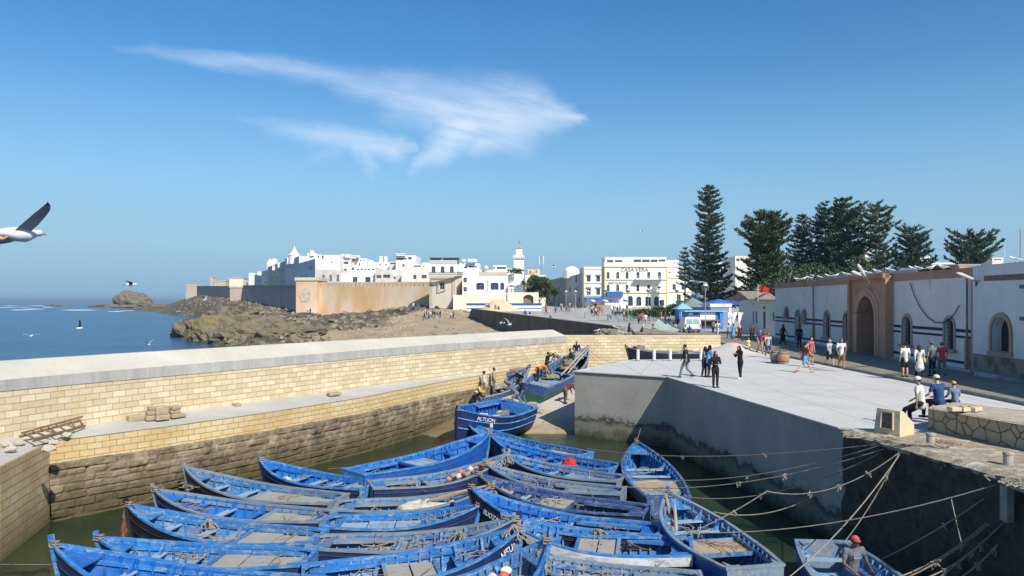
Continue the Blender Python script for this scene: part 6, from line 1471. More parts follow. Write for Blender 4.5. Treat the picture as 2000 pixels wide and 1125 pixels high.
SPEC = [
 # label, bow px, stern px, bow height, stern height, options
 ('boat at the bottom left corner, its tall blue stem tied with rope', (103, 1062), (640, 1158), 1.55, .66, dict(style='clean', beam=2.0, seed=1, deck=('grey', .14, .3), seats='blue', hull='navy', post=.22)),
 ('second boat up on the left, grey boards between pale blue benches', (190, 1050), (606, 1092), 1.15, .62, dict(style='mid', beam=1.75, seed=2, deck=('grey', .06, .46), thwarts=(.56, .74), seats='sky')),
 ('third boat up on the left, weed hanging from its dark stem', (248, 985), (622, 1052), 1.35, .62, dict(style='mid', beam=1.8, seed=3, deck=('grey', .06, .40), thwarts=(.46, .60, .78), hull='black', seats='sky')),
 ('fourth boat up on the left, a green net bundle hung inside its bow', (300, 955), (640, 1012), 1.2, .62, dict(style='clean', beam=1.75, seed=4, deck=('grey', .08, .36), thwarts=(.44, .60, .76), rimc='grey')),
 ('fifth boat up on the left with long faded grey deck boards aft', (361, 912), (660, 978), 1.35, .62, dict(style='mid', beam=1.85, seed=5, deck=('grey', .05, .52), thwarts=(.60, .78), rimc='grey', hull='black', seats='sky')),
 ('small isolated boat farthest up on the left with grey benches', (508, 897), (722, 952), 1.15, .6, dict(style='clean', beam=1.7, seed=6, deck=('grey', .04, .2), thwarts=(.36, .5, .66), seats='sky')),
 ('bright blue boat lying across the middle with a white tag on its stem', (958, 842), (690, 925), 1.55, .80, dict(style='clean', beam=1.9, seed=7, hull='blue', deck=('blue', .38, .58, .8), thwarts=(.72,), coam=(.03, .36), rimc='blue')),
 ('boat with a string of orange and tan floats heaped in its bow', (992, 885), (724, 950), 1.5, .64, dict(style='mid', beam=1.7, seed=8, rimc='grey', deck=('sky', .40, .62), thwarts=(.74,), coam=(.04, .36), text_=('UTUT', -1, .22, .93, .8))),
 ('boat carrying a pale net and long poles, two rows below the bright blue one', (962, 948), (658, 990), 1.25, .62, dict(style='mid', beam=1.65, seed=9, rimc='grey', deck=('blue', .45, .62), thwarts=(.74,), coam=(.04, .42), hull='blue')),
 ('boat with broad pale blue hatch boards right below the net boat', (940, 985), (636, 1022), 1.15, .62, dict(style='mid', beam=1.65, seed=10, deck=('blue', .08, .62), thwarts=(.76,), rimc='blue')),
 ('long grey-rimmed boat with an open dark well, below the hatch board boat', (1012, 1010), (608, 1062), 1.35, .60, dict(style='old', beam=1.6, seed=11, rimc='grey', deck=('sky', .42, .5), thwarts=(.62, .74), coam=(.03, .40), text_=('UKI', -1, .2, .94, .72))),
 ('boat with four grey planked hatches amidships and a deep blue well, bottom centre', (1022, 1028), (592, 1128), 1.55, .70, dict(style='mid', beam=2.0, seed=12, deck=('grey', .36, .60), thwarts=(.70, .82), coam=(.03, .33), rimc='blue', hull='navy', text_=('UTUK', -1, .26, .93, .72))),
 ('boat at the bottom centre with its scraped blue stem rising to the right', (1072, 1052), (800, 1185), 1.75, .7, dict(style='mid', beam=2.0, seed=13, deck=None, thwarts=(.5, .7), hull='blue', rimc='blue', post=.3)),
 ('boat farthest up right of centre with a pale plank aft, behind the bright blue bow', (912, 826), (1142, 890), 1.30, .62, dict(style='mid', beam=1.7, seed=14, deck=('grey', .08, .32), thwarts=(.45, .6, .76), rimc='blue', hull='black')),
 ('boat with a red net sack inside, right of the bright blue bow', (958, 850), (1202, 915), 1.35, .62, dict(style='clean', beam=1.75, seed=15, deck=('blue', .03, .07), thwarts=(.40, .56, .72), rimc='blue')),
 ('boat with a dark box on board just below the red sack', (985, 885), (1214, 938), 1.15, .62, dict(style='clean', beam=1.55, seed=16, deck=('sky', .1, .45), thwarts=(.6, .76), rimc='grey')),
 ('narrow faded pale blue boat squeezed below the dark box boat', (948, 905), (1216, 962), 1.25, .60, dict(style='old', beam=1.45, seed=17, rimc='grey', deck=('sky', .1, .4), thwarts=(.55,), coam=(.04, .5))),
 ('dull navy boat with one grey square hatch, right of centre', (932, 925), (1262, 1000), 1.35, .60, dict(style='dark', beam=1.75, seed=18, rimc='navy', deck=('grey', .42, .62, .85), thwarts=(.72, .84), coam=(.03, .38), hull='black')),
 ('blue boat with a tall black bow pointing left in the middle of the fleet', (917, 950), (1288, 1040), 1.65, .62, dict(style='clean', beam=1.85, seed=19, rimc='blue', hull='black', deck=('blue', .74, .84, .95), thwarts=(.48, .64), coam=(.03, .44), text_=('IIUOZAY', 1, .2, .86, .66))),
 ('boat with brown boards and a white painted side, bottom right of centre', (985, 1012), (1350, 1072), 1.25, .66, dict(style='mid', beam=2.0, seed=20, rimc='blue', deck=('grey', .38, .60, .85), thwarts=(.72, .84), coam=(.03, .34), hull='black')),
 ('boat cut by the bottom edge with worn planks, below the white sided one', (1010, 1078), (1372, 1140), 1.2, .62, dict(style='old', beam=1.7, seed=21, rimc='grey', deck=('grey', .40, .68), thwarts=(.8,), coam=(.03, .36))),
 ('boat moored alone at right with ropes lashed round its pointed bow', (1243, 862), (1306, 975), 1.30, .66, dict(style='mid', beam=2.0, seed=22, rimc='navy', hull='navy', deck=('tan', .18, .42), thwarts=(.55, .68), seats='sky', narrow=.7)),
 ('long boat on the right with tan planks, a pole and ropes, heading up left', (1306, 962), (1475, 1112), 1.35, .78, dict(style='mid', beam=2.0, seed=23, rimc='grey', hull='blue', deck=('tan', .30, .52), thwarts=(.66, .80), seats='sky', narrow=.72, coam=None)),
]
WB = []
for lab, bp, sp_, bz, sz, kw in SPEC:
    b_, s_ = bowst(bp, sp_, bz, sz); WB.append(boat(lab, b_, s_, bz=bz, sz=sz, **kw))
# boat with the seated man: stern faces up-left, bow runs out of the frame
st_ = at(1606, 1062, WZ+.85); bw_ = st_ + V((-.5, -6.4, 0))
WB.append(boat('pale blue boat at the bottom right with a man sitting in it', bw_, st_, bz=1.3, sz=.85, beam=2.0, style='sky', hull='blue', rimc='grey', deck=None, thwarts=(.09, .30, .50, .72), seats='sky', narrow=.66, seed=24))
# boats hauled out at the slipway
b_ = at(883, 800, -1.55); s_ = at(1016, 806, -2.2)
WB.append(boat('big deep blue boat grounded at the slipway foot with white letters on its bow', V((-3.0, 38.6, 0)), V((.25, 44.3, 0)), bz=1.85, sz=1.3, beam=2.6, style='clean', hull='navy', rimc='blue', deck=None, thwarts=(.48,), coam=(.05, .42), z0=-3.30, tilt=(-.16, .0), narrow=.85, seed=25, strake='blue', text_=('ALTUON', 1, .27, .80, .80), group='boats hauled out on the slipway'))
WB.append(boat('worn grey blue boat hauled up the slipway with men pushing at its raised bow', V((1.0, 53.6, 0)), V((-3.0, 49.6, 0)), bz=1.55, sz=.8, beam=1.9, style='old', hull='green', rimc='grey', deck=None, thwarts=(.5, .7), z0=-2.85, tilt=(.34, -.14), seed=26, group='boats hauled out on the slipway'))
WB.append(boat('long blue and green boat hauled highest up the slipway, piled with nets and poles', V((5.6, 58.2, 0)), V((1.3, 49.3, 0)), bz=1.6, sz=.95, beam=2.2, style='old', hull='green', rimc='grey', deck=('sky', .1, .3), thwarts=(.5,), z0=-2.45, tilt=(.16, -.135), seed=27, group='boats hauled out on the slipway'))
WB.append(boat('grey boat lying behind the white bollards below the block wall', V((8.2, 55.2, 0)), V((14.0, 54.6, 0)), bz=1.35, sz=.95, beam=1.9, style='dark', hull='black', rimc='grey', deck=('grey', .3, .5), thwarts=(.6, .75), z0=-.72, seed=28, group='boats hauled out on the slipway'))
# ---------------------------------------------------------------- things aboard the boats
def inboat(k, t, y, z=.15):
    r_ = WB[k][0]; L = WB[k][1]; e = Matrix.Translation(r_.location) @ r_.rotation_euler.to_matrix().to_4x4(); return e @ V((L*t, y, z)), r_.rotation_euler.z
def heap_obj(name, label, cat, k, t, y, z, sx, sy, sz, mat, seed, sharp=.25, flat=True, grp=None):
    p, rz = inboat(k, t, y, z); mb = MB(); rows = []
    for j in range(13):
        th = PI*(.02+.5*j/12); row = []
        for i in range(26):
            a = 2*PI*i/26; r = 1+sharp*fbm(math.cos(a)*1.3+seed, math.sin(a)*1.3, th*2, 3)
            row.append(V((sx*math.sin(th)*math.cos(a)*r, sy*math.sin(th)*math.sin(a)*r, sz*math.cos(th)*(r))))
        rows.append(row)
    mb.grid(rows, True); o = mb.build(name, mat, smooth=True); o.location = p; o.rotation_euler = (0, 0, rz); return tag(o, label, cat, grp)
m, nt, b = new_mat('meshed_net'); v = coords(nt)
vo = node(nt, 'ShaderNodeTexVoronoi', {'Vector': v, 'Scale': 16.}, feature='DISTANCE_TO_EDGE')
nt.links.new(mixc(nt, ramp(nt, vo.outputs['Distance'], [(.03, 1.), (.09, 0.)]), ramp(nt, noi(nt, v, 4., 6.), [(.35, (.30, .31, .25)), (.65, (.46, .46, .38))]), (.62, .60, .50, 1)), b.inputs['Base Color']); b.inputs['Roughness'].default_value = .95; bump(nt, b, noi(nt, v, 20., 6.), .03); net2 = m
heap_obj('fishing_net', 'pale mesh net heaped on the boat amidst the fleet', 'net', 8, .55, 0, .42, .85, .5, .36, net2, 1)
heap_obj('net_sack', 'bulging red net sack standing in a boat', 'sack', 14, .34, 0, .3, .36, .3, .52, M('red_mesh', (.55, .03, .02), (.42, .02, .02), 14., .8, .01), 2, .15)
o = heap_obj('fish_box', 'dark flat box beside the red sack boat', 'box', 15, .52, 0, .35, .3, .25, .2, M('dark_box', (.06, .07, .05), (.1, .1, .07), 4.), 3, .05)
heap_obj('net_bundle', 'green net bundle hanging inside a bow on the left', 'net', 3, .83, .25, .62, .16, .14, .26, M('green_net', (.06, .13, .09), (.14, .22, .15), 9., .95, .02), 4)
heap_obj('canvas_bundle', 'pale canvas bundle on the dark boat in the middle', 'bundle', 9, .86, 0, .6, .4, .22, .22, net_m, 5)
heap_obj('rope_bundle', 'grey rope bundle draped over the black bow in the middle', 'rope', 17, .82, .3, .75, .34, .3, .2, rope_m, 6, .5)
for i, (k, t, y, z, s_) in enumerate([(11, .955, 0, 1.5, .16), (12, .93, .1, 1.35, .2), (7, .98, -.05, 1.35, .16), (10, .72, .3, .75, .15), (2, .62, -.6, .75, .13), (19, .5, -.85, .72, .16)]):
    p, rz = inboat(k, t, y, z); mb = MB(); rr = random.Random(i)
    for j in range(16):
        a = rr.uniform(0, 6.3); pts = [V((s_*.3*math.cos(a), s_*.3*math.sin(a), s_*.6))]
        for q_ in range(5): pts.append(pts[-1]+V((rr.uniform(-.4, .4)*s_+.25*s_*math.cos(a), rr.uniform(-.4, .4)*s_+.25*s_*math.sin(a), -s_*rr.uniform(.2, .6))))
        mb.tube(pts, .02, 5)
    o = mb.build('rope_bundle', rope_m if i % 2 == 0 else M('greenish_rope', (.26, .26, .17), (.18, .17, .11), 8.)); o.location = p
    tag(o, ['shaggy rope bundle hanging from the bow of the boat with grey hatches', 'greenish rope bundle on the scraped stem at bottom centre', 'rope bundle on the bow above the lettered boat', 'rope bundle over the side of the long grey-rimmed boat', 'tarry bundle on the rim of the boat with the weedy stem', 'shaggy rope fender hanging over the white painted side'][i], 'rope')
mb = MB(); mb.box((WB[6][1]+.05, 0, WB[6][2](1.)+.24), (.16, .05, .22)); mb.build('white_tag', rim['white'], WB[6][0])
mb = MB(); rr = random.Random(9)
for j in range(12):
    pts = [V((WB[2][1]+.09, rr.uniform(-.05, .05), 1.2-.05*j))]
    for q_ in range(5): pts.append(pts[-1]+V((rr.uniform(-.03, .05), rr.uniform(-.05, .05), -.1)))
    mb.tube(pts, .03, 4)
mb.build('weed', M('red_brown_weed', (.16, .06, .04), (.22, .11, .06), 7.), WB[2][0])
# white painted side board of boat 20
k = 19; r_, L, g, hb = WB[k]
mb = MB(); ra, rb = [], []
for i in range(15):
    t = .0 + .86*i/14; w = hb(t)+.045; ra.append(V((L*t, -w if False else w, g(t)-.03))); rb.append(V((L*t, w*.985, g(t)-.27)))
mb.grid([rb, ra]); mb.grid([[p-V((0, .03, 0)) for p in ra], [p-V((0, .03, 0)) for p in rb]]); mb.grid([ra, [p-V((0, .03, 0)) for p in ra]]); mb.build('white_side_board', rim['white'], r_)
# floats: string of net floats in boat 8, floats in other boats
for i, (k, t, y, z, s_, c_) in enumerate([(7, .60, .2, .72, .13, 't'), (7, .62, -.1, .78, .13, 'p'), (7, .66, .15, .84, .13, 't'), (7, .68, -.2, .84, .12, 't'), (7, .72, .1, .95, .13, 'p'), (7, .74, -.15, .9, .12, 't'), (7, .64, 0, .90, .12, 'r'), (7, .56, .1, .65, .11, 'r'),
    (8, .74, .2, .62, .13, 'p'), (8, .79, .0, .66, .12, 'r'), (8, .86, .1, .75, .14, 'w'), (8, .70, -.1, .55, .12, 'w'), (8, .84, -.15, .72, .12, 'o'), (11, .90, -.5, .95, .14, 'w'), (12, .74, .5, .95, .13, 'w'), (12, .70, .3, .9, .14, 'o'), (12, .64, .5, .85, .12, 'p'), (12, .6, .2, .8, .12, 'w'), (15, .74, .15, .6, .09, 'w'), (15, .77, .25, .62, .09, 'w')]):
    p, rz = inboat(k, t, y, z); mb = MB(); mb.ell((0, 0, 0), (s_*1.15, s_*.85, s_*.85), Matrix.Rotation(i*1.3, 3, 'Z'), 12, 8); mb.tube([(-s_*1.1, 0, 0), (s_*1.1, 0, 0)], s_*.22, 6)
    cm = {'t': M('tan_float', (.36, .22, .14), (.28, .18, .12), 5., .7, 0), 'p': M('pale_float', (.62, .52, .44), (.5, .42, .35), 5., .7, 0), 'r': M('pink_float', (.55, .20, .14), (.45, .18, .13), 5., .7, 0), 'w': M('white_float', (.72, .72, .68), (.6, .6, .56), 5., .6, 0), 'o': M('orange_float', (.55, .12, .04), (.45, .12, .05), 5., .6, 0)}[c_]
    o = mb.build('net_float', cm, smooth=True); o.location = p; o.rotation_euler = (.4*i, .3, rz)
    boatn = {7: 'in the bow heap of the float string boat', 8: 'by the poles of the pale net boat', 11: 'at the bow of the planked hatch boat', 12: 'among the gear at bottom centre', 15: 'in the dark box boat'}[k]
    cn = {'t': 'tan', 'p': 'pale buff', 'r': 'pink', 'w': 'white', 'o': 'orange'}[c_]; same = [q_ for q_ in range(i)]
    tag(o, f'{cn} net float {boatn}', 'float', f'{cn} net floats {boatn}')
# driftwood boards, poles and oars
def pole(label, a, b_, r=.035, mat=None, name='pole', cat='pole'):
    mb = MB(); m_ = a.lerp(b_, .5)+V((0, 0, .03)); mb.tube([a, m_, b_], [r, r*1.05, r*.8], 7); return tag(mb.build(name, mat or M('pole_wood', (.38, .26, .15), (.28, .2, .13), 5., .9, .005, (1, 1, 1)), world=True), label, cat)
pole('long brown pole laid across the pale net boat', inboat(8, .58, -.1, .78)[0], inboat(8, .98, .05, 1.25)[0], .045)
pole('thin pole under the long brown one on the net boat', inboat(8, .60, .2, .70)[0], inboat(8, .93, .25, 1.0)[0], .03)
pole('orange board end standing in the float string boat', inboat(7, .74, .1, .95)[0], inboat(7, .93, -.1, 1.2)[0], .09, M('orange_board', (.5, .17, .08), (.38, .18, .1), 5.))
pole('forked pole standing up in the bow of the long right boat', inboat(22, .78, .35, .45)[0], inboat(22, .93, .25, 1.35)[0], .05)
pole('grey second pole beside the forked one in the long right boat', inboat(22, .70, .45, .6)[0], inboat(22, .85, .15, 1.2)[0], .05, deckm['grey'])
pole('yellow plank across the boat moored alone', inboat(21, .42, .6, .5)[0], inboat(21, .42, -.7, .5)[0], .06, deckm['tan'])
for i in range(5): pole(['wet dark pole lying along the hatch board boat, nearest', 'dark pole second along the hatch board boat', 'dark pole third along the hatch board boat', 'short dark stick on the hatch board boat', 'long dark stick over the rim of the hatch board boat'][i], inboat(9, .66+.03*i, -.5+.25*i, .6)[0], inboat(9, .96-.05*i, .3-.2*i, .95)[0], .03, rope_b)
# crates in the grounded boat
for i, (t, y, z) in enumerate([(.70, .35, 1.25), (.60, .75, 1.15), (.30, .1, 1.0)]):
    p, rz = inboat(24, t, y, z-.12); c_ = thing('fish_crate', ['white fish crate near the bow of the grounded boat', 'white fish crate against the side of the grounded boat', 'dark crate full of pale fish in the well of the grounded boat'][i], 'crate', tuple(p), rz+.2*i)
    s_ = .28 if i < 2 else .45; mm = M('crate_white', (.7, .7, .68), (.55, .56, .55), 5., .6, 0) if i < 2 else M('crate_dark', (.16, .17, .17), (.25, .25, .24), 5.)
    mb = MB(); mb.box2((-s_, -s_*.7, 0), (s_, s_*.7, .03)); mb.build('base', mm, c_)
    for q_ in range(4):
        mb = MB()
        for zz in (.06, .16, .25):
            if q_ < 2: mb.box2((-s_, (-1, 1)[q_]*s_*.7-.012, zz-.035), (s_, (-1, 1)[q_]*s_*.7+.012, zz+.035))
            else: mb.box2(((-1, 1)[q_-2]*s_-.012, -s_*.7, zz-.035), ((-1, 1)[q_-2]*s_+.012, s_*.7, zz+.035))
        mb.build('side', mm, c_)
    if i == 2:
        mb = MB(); rr = random.Random(3)
        for q_ in range(26): mb.ell((rr.uniform(-.36, .36), rr.uniform(-.25, .25), rr.uniform(.08, .24)), (.13, .04, .03), Matrix.Rotation(rr.uniform(0, 3), 3, 'Z'), 7, 5)
        o = mb.build('fish', M('pale_fish', (.55, .55, .5), (.35, .35, .33), 6., .4, 0), smooth=True); o.location = c_.location; o.rotation_euler = c_.rotation_euler; tag(o, 'pale fish heaped in the dark crate', 'fish', kind='stuff')
heap_obj('net_heap', 'tan net heap on the bottom boards of the grounded boat', 'net', 24, .52, .5, .95, .45, .3, .12, M('tan_net', (.42, .32, .22), (.3, .22, .15), 7., .95, .02), 8)
p = at(1043, 802, -2.6); mb = MB(); mb.box((0, 0, .2), (.42, .36, .4)); o = mb.build('wooden_box', M('orange_brown_box', (.36, .18, .10), (.26, .14, .08), 5.), bev=.02); o.location = p; tag(o, 'orange-brown box standing on the slipway beside the grounded boat', 'box')
for i, (px, py, s_, mt) in enumerate([(1035, 800, .4, net_m), (1052, 797, .35, M('tan_net', (0, 0, 0))), (1041, 792, .45, M('bluish_net', (.22, .3, .33), (.3, .35, .35), 6.)), (1090, 812, .12, stone_m), (1062, 806, .1, stone_m)]):
    p = at(px, py, slip_z(0, 49)+.0); rock('net_heap' if i < 3 else 'stone', (p.x, p.y, slip_z(p.x, p.y)), (s_, s_*.8, s_*.5), ['pale net heap beside the orange-brown box', 'tan net heap right of the orange-brown box', 'bluish net heap behind the orange-brown box', 'small stone on the slipway edge', 'pebble on the slipway near the box'][i], 'net' if i < 3 else 'stone', mat=mt, seed=90+i, n=8)
# nets and gear piled in the high boat and grey boat
for i, (k, t, y, z, sx, sy, sz, mt, lab) in enumerate([(26, .62, 0, .85, .9, .55, .5, M('brown_net', (.14, .11, .08), (.28, .24, .18), 6., .95, .04), 'brown net pile in the long boat on the slipway'), (26, .8, 0, 1.15, .7, .4, .45, M('grey_net', (.20, .20, .18), (.32, .31, .28), 6., .95, .04), 'grey net pile near the raised bow on the slipway'), (26, .32, .1, .8, .7, .5, .2, M('olive_net', (.18, .18, .09), (.28, .26, .14), 6.), 'olive weed-like net on the stern of the long slipway boat'),
    (25, .5, 0, .6, .8, .4, .25, MATS['grey_net'], 'grey nets in the worn boat on the slipway'), (27, .3, 0, .8, 1.1, .5, .25, MATS['grey_net'], 'dark grey gear along the boat behind the bollards'), (27, .85, 0, 1.15, .5, .35, .3, MATS['brown_net'], 'brown tarpaulin bundle on the bow behind the bollards')]):
    heap_obj('net_heap', lab, 'net', k, t, y, z, sx, sy, sz, mt, 30+i, .4)
pole('long pale pole leaning along the high boat on the slipway', inboat(26, .35, -.5, 1.0)[0], inboat(26, .98, -.3, 1.95)[0], .06, deckm['grey'])
pole('second pale pole beside it on the slipway', inboat(26, .42, -.7, 1.0)[0], inboat(26, .9, -.5, 1.85)[0], .05, deckm['grey'])
pole('dark mooring stake leaning in the water left of the grounded boat', at(868, 778, -2.3), at(882, 830, -3.6), .06, rope_b)
for i, (a, b_) in enumerate([((996, 722, -.8), (1036, 717, -.8)), ((1000, 725, -.82), (1030, 722, -.82)), ((1024, 724, -.84), (1028, 728, -.84))]):
    pole(['dark plank on the walkway behind the slipway men', 'dark plank in front of it on the walkway', 'short dark stick by the planks on the walkway'][i], at(*a), at(*b_), .05, wood, 'plank', 'plank')

for k, (lab, *_r) in enumerate(SPEC):
    rr = random.Random(200+k); short = ' '.join(lab.split()[:9]); L = WB[k][1]
    for q_ in range(2):
        t = rr.uniform(.12, .55) if q_ == 0 else rr.uniform(.5, .85); p, rz = inboat(k, t, rr.uniform(-.35, .35), WB[k][2](t)*.74+.02); mb = MB()
        for j in range(rr.randint(3, 6)):
            pts = []; x = rr.uniform(-.3, .1); y = rr.uniform(-.3, .3); a = rr.uniform(0, 6)
            for _ in range(11): pts.append(V((x, y, rr.uniform(.0, .05)))); a += rr.uniform(-1.1, 1.1); x += .11*math.cos(a); y += .11*math.sin(a)
            mb.tube(pts, .014, 4)
        o = mb.build('loose_rope', rope_m if rr.random() < .5 else rope_b); o.location = p; tag(o, ('rope tangle aft in the ' if q_ == 0 else 'rope tangle forward in the ') + short, 'rope')
    if rr.random() < .8:
        t = rr.uniform(.3, .8); heap_obj('gear_heap', 'small heap of fishing gear in the ' + short, 'gear', k, t, rr.uniform(-.3, .3), WB[k][2](t)*.45, rr.uniform(.15, .3), rr.uniform(.12, .22), rr.uniform(.08, .2), rr.choice([MATS['brown_net'] if 'brown_net' in MATS else net_m, net_m, deckm['tan'], rope_b, out_['black'], M('sun_bleached_cloth', (.5, .5, .46), (.36, .36, .33), 6.)]), 300+k, .45)
# ---------------------------------------------------------------- mooring ropes
def rope(label, a, b_, sag, r=.016, mat=None, knots=()):
    mb = MB(); pts = rope_pts(a, b_, sag, 18); mb.tube(pts, r, 5)
    for k in knots:
        i = int(k*18); p = pts[i]
        for q_ in range(5): mb.tube([p+V((rnd.uniform(-.06, .06), rnd.uniform(-.06, .06), rnd.uniform(-.04, .06))), p+V((rnd.uniform(-.07, .07), rnd.uniform(-.05, .05), rnd.uniform(-.16, 0)))], r*1.1, 4)
    return tag(mb.build('mooring_rope', mat or rope_m, world=True), label, 'rope', 'mooring ropes')
def bowpt(k, dz=.0): return inboat(k, .985, 0, WB[k][2](1.)+dz)[0]
q1 = at(1724, 868, -.12); q2 = at(1742, 872, -.15); q3 = at(1756, 884, -.2); q4 = at(1843, 905, -.2); q5 = at(1961, 942, -.25); q6 = at(1998, 955, -.4)
rope('taut rope from the bow of the lone boat to the ragged quay corner', at(1146, 876, -2.9), at(1712, 868, -.15), .35, knots=(.45, .75))
rope('rope crossing from the fleet to the quay corner, second from the top', at(1215, 930, -2.8), q1, .5, knots=(.6,))
rope('rope with a knot crossing from the fleet to the quay corner, third from the top', at(1212, 950, -2.8), q2, .45, knots=(.55, .72))
rope('rope from the stern of the lone boat to the quay corner', at(1352, 972, -2.8), q2+V((.1, .1, 0)), .5, knots=(.4, .8))
rope('slack rope from the long right boat hanging towards the quay', at(1394, 1000, -2.75), at(1652, 930, -1.5), .5)
rope('rope from the long right boat forking up to the corner', at(1372, 1030, -2.8), at(1500, 958, -1.6), .05, knots=(.5,))
rope('slack loop from the quay corner hanging against the concrete wall', at(1500, 960, -1.6), q3, .45, knots=(.35, .6, .8))
rope('long rope crossing the dark water up to the right bracket', at(1340, 1040, -2.75), q5, .35)
rope('rope from the seated man boat up to the quay, steep double', at(1648, 1060, -2.7), q3, .15, knots=(.78,))
rope('second strand of the steep rope', at(1540, 1128, -2.9), q3+V((.05, 0, 0)), .25)
rope('rope from the side of the seated man boat to the bracket', at(1722, 1092, -2.75), at(1955, 950, -.4), .1, knots=(.6,))
for i in range(5):
    rope(['uppermost rope of the bundle at the bottom right corner', 'second rope of the bottom right bundle', 'third rope of the bottom right bundle', 'fourth rope of the bottom right bundle', 'lowest rope of the bottom right bundle'][i], at([1752, 1765, 1785, 1822, 1872][i], [1128, 1131, 1136, 1137, 1130][i], -2.6), at(1999+i*3, 948+i*8, -.42-.05*i), [.3, .22, .35, .1, .2][i], .02, rope_m if i % 2 == 0 else rope_b, knots=(.3, .55, .8))
rope('short rope hanging down the dark wall below the second bollard', at(1838, 912, -.25), at(1884, 995, -1.2), .05, .012)
rope('rope dropping from the long rope to the bundle', at(1858, 975, -.8), at(1877, 1058, -1.5), .02, .012)
rope('vertical rope running down the lit end of the quay wall to the lone boat', at(1254, 826, -2.9), bowpt(21), .0, .012)
rope('taut chain-like rope slanting down the lit quay wall', at(1276, 705, .02), at(1251, 730, .03), .0, .012)
rope('rope lying against the lit quay wall', at(1251, 729, .02), at(1201, 815, -2.3), .0, .012)
rope('rope from the high slipway boat to the quay edge, upper', bowpt(26), at(1205, 708, -.3), .3, .014)
rope('rope from the high slipway boat to the quay edge, lower', bowpt(26, -.1), at(1195, 712, -.4), .5, .014)
rope('thin rope across the water from the bright blue boat to the left', at(640, 916, -3.2), at(692, 912, -3.0), .0, .01)
rope('thin line at the left edge running to the tall blue stem', at(-60, 1100, -3.3), bowpt(0, -.5), .02, .01)
rope('rope from the third boat on the left to the wall', bowpt(2), at(320, 950, -2.6), .15, .012)
k_ = 0
for (a, ta, b_, tb, lab) in [(0, .9, 1, .85, 'rope joining the two lowest boats on the left'), (1, .3, 2, .3, 'rope over the boards of the second boat on the left'), (2, .15, 3, .1, 'rope between the third and fourth boats on the left'), (3, .1, 9, .1, 'rope bridging the left row to the hatch board boat'), (2, .05, 10, .1, 'rope bridging the left row to the grey-rimmed boat'), (1, .05, 10, .05, 'low rope bridging the left row at the bottom'), (10, .3, 9, .3, 'dark rope over the open well of the grey-rimmed boat'), (11, .5, 10, .7, 'rope over the planked hatches at bottom centre'), (16, .2, 15, .3, 'rope across the sterns below the red sack'), (17, .3, 16, .2, 'rope along the side of the dull navy boat'), (19, .2, 18, .3, 'rope from the white sided boat to the one above'), (18, .4, 17, .5, 'rope across the dull navy hatch'), (19, .8, 11, .97, 'rope from the brown board boat to the shaggy bow'), (5, .1, 8, .1, 'rope joining the isolated small boat to the net boat'), (4, .05, 8, .03, 'rope from the long faded deck boat to the net boat'), (20, .3, 19, .1, 'rope slanting over the white painted side')]:
    pa, pb_ = inboat(a, ta, (-1)**k_*.55, .72)[0], inboat(b_, tb, (-1)**(k_+1)*.5, .72)[0]; rope(lab, pa, pb_, .12+.05*(k_ % 3), .014, rope_m if k_ % 3 else rope_b, (.4,)); k_ += 1
# tangle of ropes at the foot of the mooring bollards and quay corner
for i, (cx_, cy_, ln, wd, lab) in enumerate([(1700, 858, 1.3, .25, 'tangle of old ropes lying along the ragged quay corner'), (1790, 872, 1.2, .16, 'ropes strung along the quay edge to the first mooring bollard'), (1838, 868, .5, .2, 'brown rope tangle right of the first mooring bollard'), (1995, 950, .8, .4, 'rope tangle at the right edge on the bracket')]):
    p = at(cx_, cy_, .0); mb = MB(); rr = random.Random(40+i)
    for j in range(9):
        pts = []; x = -ln/2*rr.uniform(.6, 1.2); y = rr.uniform(-wd, wd)
        for q_ in range(12): pts.append(V((x, y, .03+rr.uniform(0, .05)))); x += ln/11; y += rr.uniform(-.35, .35)*wd
        mb.tube(pts, .017, 5)
    o = mb.build('rope_tangle', rope_m if i != 2 else rope_b); o.location = p; o.rotation_euler = (0, 0, -.5 if i < 2 else .3); tag(o, lab, 'rope')
# ---------------------------------------------------------------- people
def remesh(name, mb, vox, mats, sm=2):
    me = bpy.data.meshes.new(name); me.from_pydata(mb.v, [], mb.f)
    o = bpy.data.objects.new(name, me); flip_fix(o)
    r = o.modifiers.new('r', 'REMESH'); r.mode = 'VOXEL'; r.voxel_size = vox; r.use_smooth_shade = True
    if sm: s_ = o.modifiers.new('s', 'SMOOTH'); s_.factor = .5; s_.iterations = sm
    out = eval_mesh(o); out.name = name
    out.materials.clear(); out.materials.append(mats); out.polygons.foreach_set('use_smooth', [True]*len(out.polygons))
    return out
def put(name, me, parent): o = link(bpy.data.objects.new(name, me)); o.parent = parent; return o
SK = {'a': M('skin_tan', (.34, .19, .12), (.30, .165, .10), 6., .6, 0), 'b': M('skin_fair', (.52, .32, .23), (.47, .28, .20), 6., .6, 0), 'c': M('skin_brown', (.20, .11, .07), (.17, .09, .055), 6., .6, 0)}
CLO = {}
